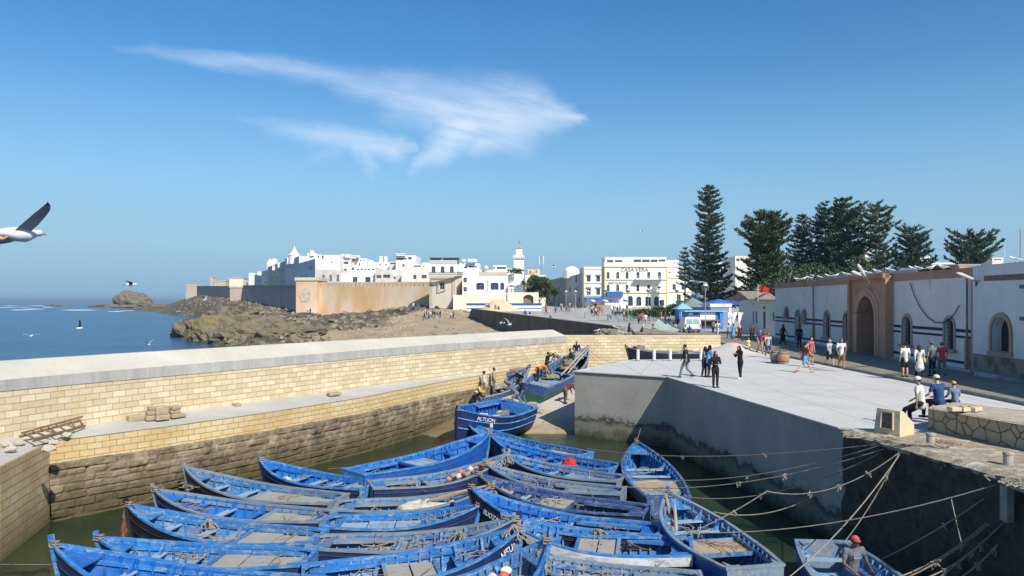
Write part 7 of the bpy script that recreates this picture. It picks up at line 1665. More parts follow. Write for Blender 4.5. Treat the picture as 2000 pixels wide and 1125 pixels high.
def cloth(c):
    if c not in CLO:
        cols = {'navy': (.012, .016, .04), 'black': (.010, .010, .012), 'white': (.70, .70, .68), 'offwhite': (.62, .60, .55), 'red': (.52, .06, .07), 'pink': (.50, .12, .16), 'maroon': (.13, .03, .035), 'denim': (.07, .13, .26), 'ltdenim': (.18, .32, .52), 'khaki': (.36, .29, .18), 'brown': (.20, .12, .06), 'grey': (.15, .16, .18), 'ltgrey': (.38, .42, .46), 'blue': (.02, .065, .18), 'skyblue': (.15, .35, .58), 'yellow': (.60, .44, .06), 'orange': (.62, .20, .05), 'green': (.03, .24, .09), 'violet': (.05, .035, .14), 'greyblue': (.15, .2, .27), 'tan': (.42, .33, .22), 'lilac': (.35, .3, .45), 'hairblack': (.008, .006, .006), 'hairbrown': (.05, .03, .018), 'blond': (.45, .32, .14), 'grey_jeans': (.18, .20, .23), 'paleyellow': (.66, .62, .32), 'olive': (.12, .12, .06), 'capred': (.55, .08, .10), 'purple': (.06, .05, .14)}
        c_ = cols[c]; CLO[c] = M('cloth_'+c, c_, tuple(x*.72 for x in c_), 5., .9, .006)
    return CLO[c]
def rotx(v, a, c=(0, 0, 0)):
    v = V(v)-V(c); return V((v.x, v.y*math.cos(a)-v.z*math.sin(a), v.y*math.sin(a)+v.z*math.cos(a)))+V(c)
POSE = {  # hips height, forward lean, ankles (x, y, z), knees (x, y, z), elbows and wrists relative to shoulders (L then R)
 'stand': dict(hip=.92, lean=.02, an=[(-.10, .02, .08), (.10, -.02, .08)], kn=[(-.10, .03, .50), (.10, .02, .50)], el=[(-.06, -.02, -.28), (.06, -.02, -.28)], wr=[(-.05, .06, -.53), (.05, .06, -.53)]),
 'walk': dict(hip=.90, lean=.06, an=[(-.08, .30, .08), (.08, -.36, .16)], kn=[(-.09, .20, .50), (.09, -.02, .47)], el=[(-.08, -.14, -.25), (.08, .10, -.27)], wr=[(-.06, -.10, -.50), (.06, .28, -.46)]),
 'stride': dict(hip=.84, lean=.10, an=[(-.06, .46, .09), (.06, -.48, .18)], kn=[(-.08, .28, .48), (.08, -.10, .44)], el=[(-.10, -.16, -.24), (.10, .12, -.26)], wr=[(-.06, -.12, -.49), (.04, .34, -.38)]),
 'phone': dict(hip=.91, lean=.10, an=[(-.10, .06, .08), (.10, -.08, .08)], kn=[(-.10, .06, .50), (.10, -.01, .50)], el=[(-.06, .06, -.27), (.06, .08, -.27)], wr=[(.05, .26, -.10), (-.06, .26, -.14)]),
 'cross': dict(hip=.92, lean=.0, an=[(-.10, .0, .08), (.10, .0, .08)], kn=[(-.10, .02, .50), (.10, .02, .50)], el=[(-.08, .03, -.27), (.08, .03, -.27)], wr=[(.08, .20, -.26), (-.08, .18, -.30)]),
 'sit': dict(hip=.12, lean=.12, an=[(-.12, .46, -.34), (.12, .42, -.36)], kn=[(-.13, .44, .10), (.13, .42, .10)], el=[(-.09, .06, -.27), (.09, .06, -.27)], wr=[(-.02, .30, -.36), (.02, .32, -.38)]),
 'perch': dict(hip=.10, lean=.10, an=[(-.14, .62, -.62), (.10, .30, -.68)], kn=[(-.12, .42, -.10), (.12, .36, -.20)], el=[(-.12, -.02, -.27), (.08, .04, -.27)], wr=[(-.14, -.02, -.52), (.02, .24, -.42)]),
 'squat': dict(hip=.26, lean=.45, an=[(-.13, .05, .08), (.13, .05, .08)], kn=[(-.17, .38, .42), (.17, .36, .40)], el=[(-.06, .14, -.24), (.06, .14, -.24)], wr=[(.02, .38, -.26), (-.02, .40, -.28)]),
 'ground': dict(hip=.12, lean=.25, an=[(-.12, .62, .08), (.14, .70, .08)], kn=[(-.16, .36, .40), (.16, .40, .34)], el=[(-.08, .12, -.25), (.08, .12, -.25)], wr=[(.0, .36, -.24), (0, .36, -.28)]),
 'push': dict(hip=.84, lean=.75, an=[(-.10, .10, .08), (.10, -.50, .12)], kn=[(-.10, .24, .48), (.10, -.16, .46)], el=[(-.04, .26, -.06), (.04, .26, -.08)], wr=[(-.04, .50, .04), (.04, .50, .0)]),
 'reach': dict(hip=.90, lean=.15, an=[(-.10, .16, .08), (.10, -.22, .09)], kn=[(-.10, .14, .50), (.10, -.02, .48)], el=[(-.16, .16, .02), (.12, .14, .10)], wr=[(-.22, .36, .18), (.20, .34, .24)]),
 'bend': dict(hip=.88, lean=1.15, an=[(-.12, .05, .08), (.12, -.10, .08)], kn=[(-.12, .06, .48), (.12, .0, .48)], el=[(-.03, .16, -.22), (.03, .16, -.22)], wr=[(-.02, .22, -.45), (.03, .24, -.45)]),
}
def person(label, loc, yaw, pose='stand', h=1.72, skin='a', top='navy', bot='denim', hair='hairblack', hairlen=0, hat=None, sleeves=0, shorts=False, dress=False, shoe='black', detail=1, group=None, bag=None, build_=1., headturn=0., cat='person', hood=False, fingers=False):
    """yaw: direction faced, 0 = away from the camera (+Y), counter-clockwise"""
    k = h/1.75; Q = POSE[pose]; vox = {2: .011, 1: .021, 0: .036}[detail]
    root = thing('person', label, cat, tuple(loc), yaw, group)
    H = V((0, 0, Q['hip'])); ln = -Q['lean']
    def up(v): return rotx(V(v)+H, ln, H)
    sh = [up((-.185*build_, 0, .50)), up((.185*build_, 0, .50))]; neck0, neck1 = up((0, 0, .52)), up((0, .01, .61))
    hc = up((0, .03, .71)); hc = V((hc.x, hc.y, hc.z)); hip = [H+V((-.095, 0, 0)), H+V((.095, 0, 0))]
    kn = [V(q) for q in Q['kn']]; an = [V(q) for q in Q['an']]
    el = [sh[i]+V(Q['el'][i]) for i in (0, 1)]; wr = [sh[i]+V(Q['wr'][i]) for i in (0, 1)]
    S = lambda v: V(v)*k
    def T(mb, pts, rs, n=9): mb.tube([S(p) for p in pts], [r*k for r in rs], n, True, True)
    Rh = Matrix.Rotation(headturn, 3, 'Z')
    # one continuous body
    mb = MB(); b_ = build_
    T(mb, [H, up((0, 0, .12)), up((0, 0, .26)), up((0, .01, .42)), up((0, 0, .49))], [.125*b_, .118*b_, .118*b_, .130*b_, .09])
    T(mb, [up((-.07, 0, .40)), up((-.16*b_, 0, .475)), sh[0]], [.095, .075, .062]); T(mb, [up((.07, 0, .40)), up((.16*b_, 0, .475)), sh[1]], [.095, .075, .062])
    T(mb, [up((0, 0, .46)), neck0, neck1], [.075, .058, .055])
    mb.ell(S(hc), (.074*k, .092*k, .112*k), Rh, 14, 10); mb.ell(S(hc+Rh@V((0, .035, -.055))), (.055*k, .062*k, .062*k), Rh, 12, 8)
    T(mb, [hc+Rh@V((0, .085, .01)), hc+Rh@V((0, .112, -.022))], [.010, .015], 7)
    for s_ in (-1, 1): mb.ell(S(hc+Rh@V((s_*.076, -.005, -.005))), (.010*k, .020*k, .030*k), Rh, 8, 6)
    for i in (0, 1):
        T(mb, [hip[i], hip[i].lerp(kn[i], .5)+V((0, .01, 0)), kn[i]], [.092*b_, .078, .056]); T(mb, [kn[i], kn[i].lerp(an[i], .35)+V((0, -.015, 0)), an[i]], [.054, .056, .036])
        T(mb, [an[i]+V((0, -.03, -.03)), an[i]+V((0, .07, -.045)), an[i]+V((0, .15, -.055))], [.038, .034, .026])
        T(mb, [sh[i], sh[i].lerp(el[i], .5), el[i]], [.052*b_, .046, .037]); T(mb, [el[i], el[i].lerp(wr[i], .4), wr[i]], [.037, .034, .024])
        d = (wr[i]-el[i]).normalized(); sd = d.cross(V((0, 0, 1)) if abs(d.z) < .9 else V((1, 0, 0))).normalized(); pn = sd.cross(d)
        T(mb, [wr[i], wr[i]+d*.05, wr[i]+d*.085], [.024, .032, .028])
        if fingers or detail >= 1:
            r_ = .0095 if fingers else .012
            for j in range(4):
                o_ = sd*(-.027+.018*j); L_ = (.070, .080, .076, .060)[j]; a = wr[i]+d*.085+o_; T(mb, [a, a+d*L_*.5+pn*.006, a+d*L_*.85+pn*.028], [r_, r_*.95, r_*.8], 6)
            a = wr[i]+d*.035-sd*.03; T(mb, [a, a+d*.035-sd*.030+pn*.01, a+d*.065-sd*.032+pn*.02], [r_*1.15, r_*1.05, r_*.85], 6)
    put('body', remesh('body', mb, vox if not fingers else .0075, SK[skin], 1), root)
    # top
    e = .016
    mb = MB()
    T(mb, [up((0, 0, -.06)), up((0, 0, .10)), up((0, 0, .26)), up((0, .01, .42)), up((0, 0, .485))], [.145*b_, .135*b_, .135*b_, .148*b_, .098], 12)
    T(mb, [up((-.07, 0, .40)), up((-.16*b_, 0, .475)), sh[0]], [.112, .090, .072]); T(mb, [up((.07, 0, .40)), up((.16*b_, 0, .475)), sh[1]], [.112, .090, .072])
    for i in (0, 1):
        if sleeves == 1: T(mb, [sh[i], sh[i].lerp(el[i], .5), el[i], el[i].lerp(wr[i], .5), el[i].lerp(wr[i], .93)], [.072, .066, .055, .048, .038])
        elif sleeves == 0: T(mb, [sh[i], sh[i].lerp(el[i], .60)], [.064, .057])
    if dress: T(mb, [up((0, 0, .10)), H, H+V((0, .0, -.22)), H+V((0, .0, -.42))], [.14, .165, .20, .235], 14)
    put('shirt' if not dress else 'dress', remesh('shirt', mb, vox, cloth(top), 1), root)
    # trousers or shorts
    mb = MB()
    T(mb, [H+V((0, 0, .03)), H+V((0, 0, -.04))], [.14*b_, .13*b_], 12)
    for i in (0, 1):
        if shorts: T(mb, [hip[i], hip[i].lerp(kn[i], .5), hip[i].lerp(kn[i], .88)], [.108*b_, .098, .092])
        else: T(mb, [hip[i], hip[i].lerp(kn[i], .5), kn[i], kn[i].lerp(an[i], .5), kn[i].lerp(an[i], .92)], [.108*b_, .092, .070, .064, .058])
    put('shorts' if shorts else 'trousers', remesh('trousers', mb, vox, cloth(bot), 1), root)
    if detail >= 1 and shoe:
        for i in (0, 1):
            mb = MB(); T(mb, [an[i]+V((0, -.035, -.04)), an[i]+V((0, .07, -.048)), an[i]+V((0, .165, -.055))], [.046, .043, .034]); put('shoe', remesh('shoe', mb, .014, cloth(shoe), 1), root)
    if hair and not hood:
        mb = MB(); Rh2 = Rh
        mb.ell(S(hc+Rh@V((0, -.022, .030))), (.084*k, .090*k, .098*k), Rh2, 14, 10)
        if hairlen: T(mb, [hc+Rh@V((0, -.06, .0)), hc+Rh@V((.0, -.085, -.12)), up((0, -.10, .62-hairlen*.6))], [.075, .078, .05])
        if hairlen >= .3:
            for s_ in (-1, 1): T(mb, [hc+Rh@V((s_*.065, -.01, .02)), hc+Rh@V((s_*.085, .0, -.10)), hc+Rh@V((s_*.08, .01, -.18))], [.03, .035, .025])
        put('hair', remesh('hair', mb, vox, cloth(hair), 1), root)
    if hood:
        mb = MB(); mb.ell(S(hc+V((0, -.025, .02))), (.098*k, .105*k, .13*k), None, 14, 10); T(mb, [hc+V((0, -.05, -.05)), up((0, -.04, .5))], [.085, .11]); put('hood', remesh('hood', mb, vox, cloth(hood), 1), root)
    if hat:
        c_ = hc+Rh@V((0, -.008, .055)); mb = MB(); mb.ell(S(c_), (.094*k, .104*k, .078*k), Rh, 16, 10)
        mb.grid([[S(c_+Rh@V((x*.07, .085+.085*math.sqrt(max(0, 1-x*x))*t, -.012-.012*t))) for x in (-1, -.7, -.35, 0, .35, .7, 1)] for t in (0, .5, 1)])
        mb.grid([[S(c_+Rh@V((x*.07, .085+.085*math.sqrt(max(0, 1-x*x))*t, -.024-.012*t))) for x in (-1, -.7, -.35, 0, .35, .7, 1)] for t in (0, .5, 1)])
        o = mb.build('cap', cloth(hat), root, smooth=True)
    if detail >= 1:
        for s_ in (-1, 1):
            mb = MB(); mb.ell(S(hc+Rh@V((s_*.03, .083, .012))), (.012*k, .008*k, .007*k), Rh, 8, 6); mb.build('eye', cloth('black'), root, smooth=True)
        mb = MB(); mb.ell(S(hc+Rh@V((0, .094, -.06))), (.024*k, .007*k, .006*k), Rh, 8, 6); mb.build('mouth', M('lips', (.25, .09, .07), (.2, .07, .06), 5.), root, smooth=True)
    if bag:
        mb = MB(); T(mb, [up((.20, -.06, .10)), up((.22, -.05, -.06))], [.075, .085], 10); mb.tube([S(up((.20, -.05, .12))), S(up((.10, .13, .30))), S(up((-.10, .08, .50))), S(up((-.08, -.12, .46))), S(up((.18, -.12, .12)))], .012*k, 5)
        mb.build('shoulder_bag', cloth(bag), root, smooth=True)
    return root, k
def G(px, py, z=0): return at(px, py, z)
L_, R_, A_, T_ = PI/2, -PI/2, 0., PI      # facing left, right, away, towards the camera
GQ = 'people on the quay'; GS = 'people walking along the street'
person('man in navy t-shirt and grey jeans striding left across the pale quay', G(1340, 738), L_-.55, 'walk', 1.74, 'a', 'navy', 'grey_jeans', bag='black', group=GQ)
person('woman with long curly dark hair in a sky blue t-shirt standing on the quay', G(1384, 737), R_+.3, 'phone', 1.68, 'a', 'skyblue', 'navy', hairlen=.32, group=GQ)
person('woman mostly hidden behind the one in sky blue, hand raised to her face', G(1375, 736), R_-.6, 'phone', 1.60, 'a', 'grey', 'navy', hairlen=.3, group=GQ)
person('woman in dark jacket and black trousers on the very edge of the quay', G(1397, 757), T_+.25, 'cross', 1.66, 'a', 'black', 'black', hairlen=.3, sleeves=1, group=GQ)
person('woman all in black with long hair falling forward, looking at her phone', G(1446, 740), L_+.35, 'phone', 1.70, 'a', 'black', 'black', hairlen=.4, sleeves=1, shoe='white', group=GQ)
person('man in dark red shirt and denim shorts striding along the kerb', G(1571, 728), R_+.15, 'stride', 1.76, 'b', 'maroon', 'ltdenim', shorts=True, shoe='khaki', group=GQ)
person('woman in pink vest just behind the man in dark red shirt', G(1584, 712, .15), T_+.4, 'stand', 1.64, 'b', 'pink', 'brown', shorts=True, sleeves=2, shoe='khaki', group=GS)
person('blond boy in pale t-shirt and black shorts beside the kerb', G(1619, 716, .15), T_+.5, 'walk', 1.62, 'b', 'ltgrey', 'black', hair='blond', shorts=True, group=GS)
person('man in white shirt and brown shorts with sunglasses walking by the kerb', G(1643, 721, .15), T_-.2, 'walk', 1.74, 'a', 'white', 'brown', shorts=True, bag='black', group=GS)
person('young man seen from behind in white t-shirt and dark shorts', G(1768, 736, .15), A_+.1, 'stand', 1.70, 'b', 'white', 'black', shorts=True, group=GS)
person('woman in white dress with a yellow shoulder bag seen from behind', G(1796, 736, .15), A_-.2, 'walk', 1.62, 'b', 'white', 'black', hair='hairbrown', hairlen=.3, dress=True, sleeves=1, bag='yellow', group=GS)
person('man in grey shirt and grey cap seen from behind', G(1821, 735, .15), A_+.15, 'stand', 1.74, 'b', 'grey', 'navy', hat='grey', group=GS)
person('man in bright red shirt and jeans stepping with one foot back', G(1840, 735, .15), A_-.3, 'walk', 1.74, 'b', 'red', 'grey_jeans', hat='grey', group=GS)
person('man in blue polo shirt and khaki trousers at the head of the walking group', G(1484, 690, .05), T_+.1, 'walk', 1.72, 'b', 'violet', 'khaki', hat='tan', group=GS)
person('young man in grey t-shirt and blue shorts right of the blue polo shirt', G(1500, 697, .05), T_, 'walk', 1.70, 'a', 'ltgrey', 'blue', shorts=True, bag='black', group=GS)
person('woman in red top with black hair half hidden between two walking men', G(1493, 690, .05), T_-.1, 'walk', 1.64, 'a', 'red', 'khaki', hairlen=.3, group=GS)
person('small child in pale yellow outfit on the quay path', G(1462, 688, .05), T_+.3, 'stand', 1.08, 'b', 'paleyellow', 'paleyellow', hair='blond', group=GS)
person('little girl in pink beside the adults in blue', G(1437, 682, .05), A_, 'stand', 1.0, 'b', 'pink', 'pink', dress=True, hair='hairbrown', group=GS)
person('man in maroon jacket and white hood walking away on the street', G(1445, 668, .05), A_+.3, 'walk', 1.74, 'b', 'maroon', 'black', sleeves=1, hood='offwhite', group=GS)
person('woman in blue long top seen from behind on the street', G(1432, 664, .05), A_, 'stand', 1.68, 'a', 'skyblue', 'navy', hair='hairbrown', hairlen=.2, sleeves=1, dress=True, group=GS)
person('man in pale shirt and jeans left of the woman in blue', G(1424, 663, .05), A_+.2, 'walk', 1.72, 'a', 'ltgrey', 'denim', group=GS)
person('person with red backpack top and black trousers in the shade', G(1469, 667, .05), A_, 'walk', 1.72, 'a', 'maroon', 'black', sleeves=1, group=GS)
person('dark robed figure passing the first arched windows', G(1529, 673, .15), R_+.2, 'walk', 1.76, 'c', 'black', 'black', sleeves=1, dress=True, hood='black', group=GS)
person('figure in dark blue standing in the doorway shade of the port building', G(1561, 678, .15), T_, 'stand', 1.80, 'c', 'navy', 'navy', sleeves=1, group=GS)
# seated three on the low wall
person('man in white polo and white cap leaning on the low stone wall', V((12.75, 23.95, .62)), L_-.75, 'perch', 1.78, 'a', 'offwhite', 'black', hat='white', group='three people seated on the stone wall')
person('man in blue shirt and white cap seated in the middle on the stone wall', V((13.55, 24.35, .60)), L_-1.2, 'sit', 1.80, 'b', 'blue', 'navy', hat='offwhite', sleeves=0, group='three people seated on the stone wall', build_=1.12)
person('child in grey hoodie and yellow cap seated at the right on the stone wall', V((14.15, 24.5, .62)), L_-1.4, 'sit', 1.36, 'b', 'greyblue', 'navy', hat='yellow', sleeves=1, group='three people seated on the stone wall')
# the man in the boat
mp_ = V((8.5, 19.2, -2.96))
r_, k_ = person('man in grey lettered t-shirt and red and blue cap sitting in the pale blue boat', mp_, T_+.2, 'sit', 1.93, 'c', 'grey', 'denim', hair='hairblack', hat='capred', detail=2, fingers=True, headturn=.0, group=None, build_=1.1)
o = text('RIALY', .085, (0, 0, 0), (0, 0, 0), M('shirt_print', (.6, .6, .58), (.45, .45, .44), 20., .8, 0), 'shirt_print', None, .003); o.parent = r_; o.location = (0, .235, .50); o.rotation_euler = (PI/2+.1, 0, PI)
# crew at the slipway
GW = 'fishermen at the slipway'
sz_ = lambda x, y: slip_z(x, y)
def W(px, py, dz=0.):
    # foot point on the slipway plane z = -3.42 + (Y-43.8)*.15
    Yv = (CZ + 3.42 + 43.8*.15) / ((py-HY)/F + .15); return V(((px-CX)*Yv/F, Yv, slip_z(0, Yv)+dz))
person('stooping man in grey sweater pushing against the worn boat', W(1009, 793), L_-.2, 'push', 1.72, 'c', 'grey', 'grey_jeans', sleeves=1, group=GW)
person('man in dark jacket, jeans and blue cap behind the worn boat', W(1021, 792), L_-.3, 'reach', 1.74, 'c', 'black', 'denim', sleeves=1, hat='blue', group=GW)
person('man in grey red-shouldered vest bending between the two slipway boats', inboat(26, .20, .55, .62)[0], R_+.2, 'bend', 1.76, 'c', 'orange', 'black', sleeves=1, group=GW)
person('man in dark clothes lifting his arms at the high slipway boat', inboat(26, .34, .5, .68)[0], R_+.3, 'reach', 1.76, 'c', 'navy', 'black', sleeves=1, group=GW)
person('man in dark top working among nets beside the high boat', W(1096, 727, .2), L_+.3, 'bend', 1.72, 'c', 'grey', 'ltgrey', sleeves=1, group=GW)
person('man in maroon sweater bending beside the concrete quay end', W(1104, 788), R_+.6, 'bend', 1.76, 'c', 'maroon', 'olive', sleeves=1, group=GW, hat='grey')
person('man in yellow top sitting at the left of the worn boat', at(930, 778, -2.2), R_-.2, 'squat', 1.72, 'c', 'yellow', 'black', sleeves=1, group=GW)
person('man in white jacket and dark hat at the left of the worn boat', at(946, 775, -2.2), L_, 'cross', 1.66, 'c', 'offwhite', 'grey', sleeves=1, hat='black', group=GW)
person('man in beige sweater standing behind the worn boat', at(964, 768, -2.1), R_+.1, 'stand', 1.70, 'c', 'tan', 'grey', sleeves=1, group=GW)
person('crouching man in dark clothes in front of the yellow topped one', at(921, 792, -2.6), R_, 'squat', 1.6, 'c', 'black', 'black', hat='white', sleeves=1, group=GW)
person('man sitting high among the nets near the raised bow', inboat(26, .70, .1, 1.15)[0], L_, 'sit', 1.7, 'c', 'black', 'black', sleeves=1, group=GW)
person('second man leaning on the raised bow of the high boat', inboat(26, .86, .35, 1.35)[0], T_, 'sit', 1.7, 'c', 'navy', 'grey', sleeves=1, group=GW)
person('third man at work in the middle of the high boat', inboat(26, .55, .3, .75)[0], R_, 'squat', 1.7, 'c', 'olive', 'grey', sleeves=1, group=GW)
person('man with a tan scarf behind the bollards at the grey boat', G(1326, 706, -.6), R_, 'squat', 1.7, 'c', 'tan', 'brown', sleeves=1, hood='tan', group=GW)
# people sitting behind the block wall
GB = 'people sitting behind the block wall'
person('woman in dark patterned robe on a stool behind the block wall', atY(1228, 648, 80), R_, 'sit', 1.7, 'c', 'purple', 'black', sleeves=1, hood='hairblack', group=GB)
person('man in white bending over a yellow basin behind the block wall', atY(1252, 651, 80), R_, 'squat', 1.7, 'c', 'offwhite', 'tan', sleeves=1, hood='offwhite', group=GB)
person('man in blue jacket bending under the green tarpaulin', atY(1290, 650, 80), R_, 'bend', 1.7, 'c', 'navy', 'tan', sleeves=1, group=GB)
person('person in beige trousers kneeling by the tarpaulin', atY(1281, 651, 79), L_, 'squat', 1.7, 'c', 'tan', 'tan', sleeves=1, group=GB)
person('man in blue top sitting at the left side of the van', atY(1346, 650, 88), T_, 'sit', 1.7, 'c', 'blue', 'navy', sleeves=1, group=GB)
# small far people share a few base figures
protos = {}; kids = {}
def far_person(label, p, yaw, pose, top, bot, h=1.68, sk='a', hair='hairblack', dress=False, grp='people on the plaza'):
    key = (pose, dress)
    if key not in protos:
        r_, k_ = person('x', (0, 0, -50), 0, pose, 1.70, 'a', 'navy', 'black', sleeves=1, dress=dress, detail=0, shoe=None); protos[key] = r_; r_['_p'] = 1; kids[key] = [c for c in C.objects if c.parent == r_]
        src = r_
    src = protos[key]; r_ = src.copy(); link(r_)
    for kk in list(r_.keys()):
        if kk == '_p': del r_[kk]
    r_.location = p; r_.rotation_euler = (0, 0, yaw); s_ = h/1.7; r_.scale = (s_, s_, s_); tag(r_, label, 'person', grp)
    for ch in kids[key]:
        c = ch.copy(); link(c); c.parent = r_
        nm = ch.name.split('.')[0]; mt = {'body': SK[sk], 'shirt': cloth(top), 'dress': cloth(top), 'trousers': cloth(bot), 'hair': cloth(hair)}.get(nm)
        if mt: c.material_slots[0].link = 'OBJECT'; c.material_slots[0].material = mt
    return r_
RP = random.Random(21)
tops = ['white', 'black', 'navy', 'red', 'grey', 'offwhite', 'blue', 'maroon', 'ltgrey', 'green', 'orange', 'yellow', 'pink', 'lilac', 'skyblue', 'khaki', 'olive', 'violet', 'tan', 'brown', 'greyblue', 'purple']
bots = ['black', 'denim', 'khaki', 'grey', 'navy', 'white']
nm_ = {'offwhite': 'cream', 'ltgrey': 'light grey', 'skyblue': 'sky blue', 'greyblue': 'grey-blue', 'denim': 'denim'}
used = set()
def combo(t=None, b_=None):
    for _ in range(400):
        c_ = (t or RP.choice(tops), b_ or RP.choice(bots))
        if c_ not in used and c_[0] != c_[1]: used.add(c_); return c_
        b_ = None
    return c_
wh = [((1045, 1100), (604, 612), 'by the striped fence'), ((1100, 1140), (600, 612), 'before the shaded building'), ((1140, 1180), (601, 612), 'before the cafe parasols'), ((1150, 1240), (606, 618), 'in the middle of the plaza'), ((1190, 1245), (614, 628), 'near the metal railing'), ((1290, 1345), (622, 634), 'by the blue stalls')]
fixed = [(1067, 614, 'red', 'black', 'by the striped fence', 1.7), (1046, 607, 'blue', 'navy', 'alone by the striped fence', 1.8), (1155, 613, 'white', 'black', 'left of the notice board', 1.75), (1168, 619, 'red', 'khaki', 'in front of the notice boards', 1.7), (1162, 614, 'maroon', 'grey', 'in front of the notice boards', 1.7), (1196, 614, 'white', 'black', 'beside the stall block', 1.75), (1201, 614, 'black', 'denim', 'beside the stall block', 1.75), (1232, 628, 'green', 'green', 'long green robed, by the railing', 1.7), (1248, 633, 'grey', 'black', 'left of three before the railing', 1.7), (1254, 632, 'pink', 'maroon', 'middle of three before the railing', 1.9), (1261, 634, 'white', 'tan', 'right of three before the railing', 1.75), (1219, 627, 'tan', 'black', 'on the cart by the railing', 1.9), (1291, 629, 'orange', 'olive', 'between the planting and the stalls', 1.8), (1273, 612, 'white', 'khaki', 'on the terrace edge before the hotel', 1.7), (1278, 611, 'black', 'grey', 'on the terrace edge before the hotel', 1.7), (1307, 640, 'blue', 'navy', 'under the stalls', 1.6), (1315, 641, 'lilac', 'grey', 'under the stalls', 1.5), (1325, 642, 'maroon', 'black', 'left of the van', 1.6), (1332, 641, 'red', 'navy', 'left of the van', 1.6), (1393, 652, 'khaki', 'black', 'right of the lamp post', 1.7), (1402, 655, 'white', 'white', 'thin in white right of the lamp post', 1.7), (1085, 612, 'grey', 'black', 'near the far lamps', 1.7)]
for px, py, t, b_, w_, h in fixed:
    used.add((t, b_)); p = atg(px, py) if py < 645 else G(px, py)
    far_person(f'distant person in {nm_.get(t, t)} top and {nm_.get(b_, b_)} bottoms {w_}', p, RP.uniform(0, 6.3), RP.choice(['stand', 'walk']), t, b_, h, RP.choice('abc'), dress=(t == 'green'))
for (xa_, ya_, w_), n_ in zip(wh, (9, 9, 13, 20, 9, 5)):
    for i in range(n_):
        t, b_ = combo(); p = atg(RP.uniform(*xa_), RP.uniform(*ya_))
        far_person(f'distant person in {nm_.get(t, t)} top and {nm_.get(b_, b_)} bottoms {w_}', p, RP.uniform(0, 6.3), RP.choice(['stand', 'walk', 'walk']), t, b_, RP.uniform(1.58, 1.8), RP.choice('abc'))
# beach and rocks: feet set on the ground of the shore
def shore_pt(px, Y): return V(((px-CX)*Y/F, Y, shore_z(px, Y)[0]))
for px, Y, t, b_, pose, w_, dr in [(497, 152, 'violet', 'violet', 'stand', 'in a violet robe standing on the near rocks', True), (449, 205, 'white', 'navy', 'stand', 'in white top at the water end of the rocks', False), (541, 178, 'red', 'offwhite', 'squat', 'in red and white crouching on the rocks', False), (601, 196, 'white', 'grey', 'stand', 'in white shirt on the rocks, left of a pair', False), (606, 196, 'blue', 'blue', 'stand', 'in blue on the rocks, right of a pair', True), (579, 185, 'brown', 'black', 'squat', 'in brown crouching alone on the rocks', False), (808, 186, 'white', 'black', 'stand', 'in white top alone at the reef end', False), (811, 186, 'black', 'denim', 'stand', 'in black top at the reef end', False), (756, 200, 'ltgrey', 'grey', 'squat', 'in light grey crouching far out on the reef', False)]:
    far_person('distant person ' + w_, shore_pt(px, Y), RP.uniform(0, 6.3), pose, t, b_, 1.75 if pose == 'stand' else 1.7, 'b', dress=dr, grp='people on the rocks')
for i, (px, dy) in enumerate([(829, 0), (833, 2), (837, -2), (841, 0), (845, 3), (849, 0), (853, -3), (856, 2), (860, 0), (881, -4), (886, -3)]):
    t, b_ = combo(['brown', 'black', 'grey', 'white', 'olive', 'navy', 'maroon', 'tan', 'black', 'offwhite', 'greyblue'][i]); p = shore_pt(px, 172+dy)
    far_person(f'person in {nm_.get(t, t)} top and {nm_.get(b_, b_)} bottoms in the group by the tower', p, RP.uniform(0, 6.3), 'stand' if i % 3 else 'walk', t, b_, 1.72, 'c', grp='group on the sand by the tower')
for i, (px, py) in enumerate([(951, 599), (956, 601), (967, 603), (975, 605), (1027, 614), (1036, 617), (1075, 625)]):
    t, b_ = combo(['offwhite', 'brown', 'maroon', 'black', 'grey', 'navy', 'purple'][i]); p = atY(px, py, interp(px, [920, 1200], [168, 98])+1.2)
    far_person(f'person in {nm_.get(t, t)} top sitting on the retaining wall, {["first","second","third","fourth","fifth","sixth","seventh"][i]} from the left', p, RP.uniform(2, 4), 'ground', t, b_, 1.7, 'c', grp='people sitting on the retaining wall')
for r_ in protos.values():
    for ch in [c for c in C.objects if c.parent == r_]: bpy.data.objects.remove(ch)
    bpy.data.objects.remove(r_)
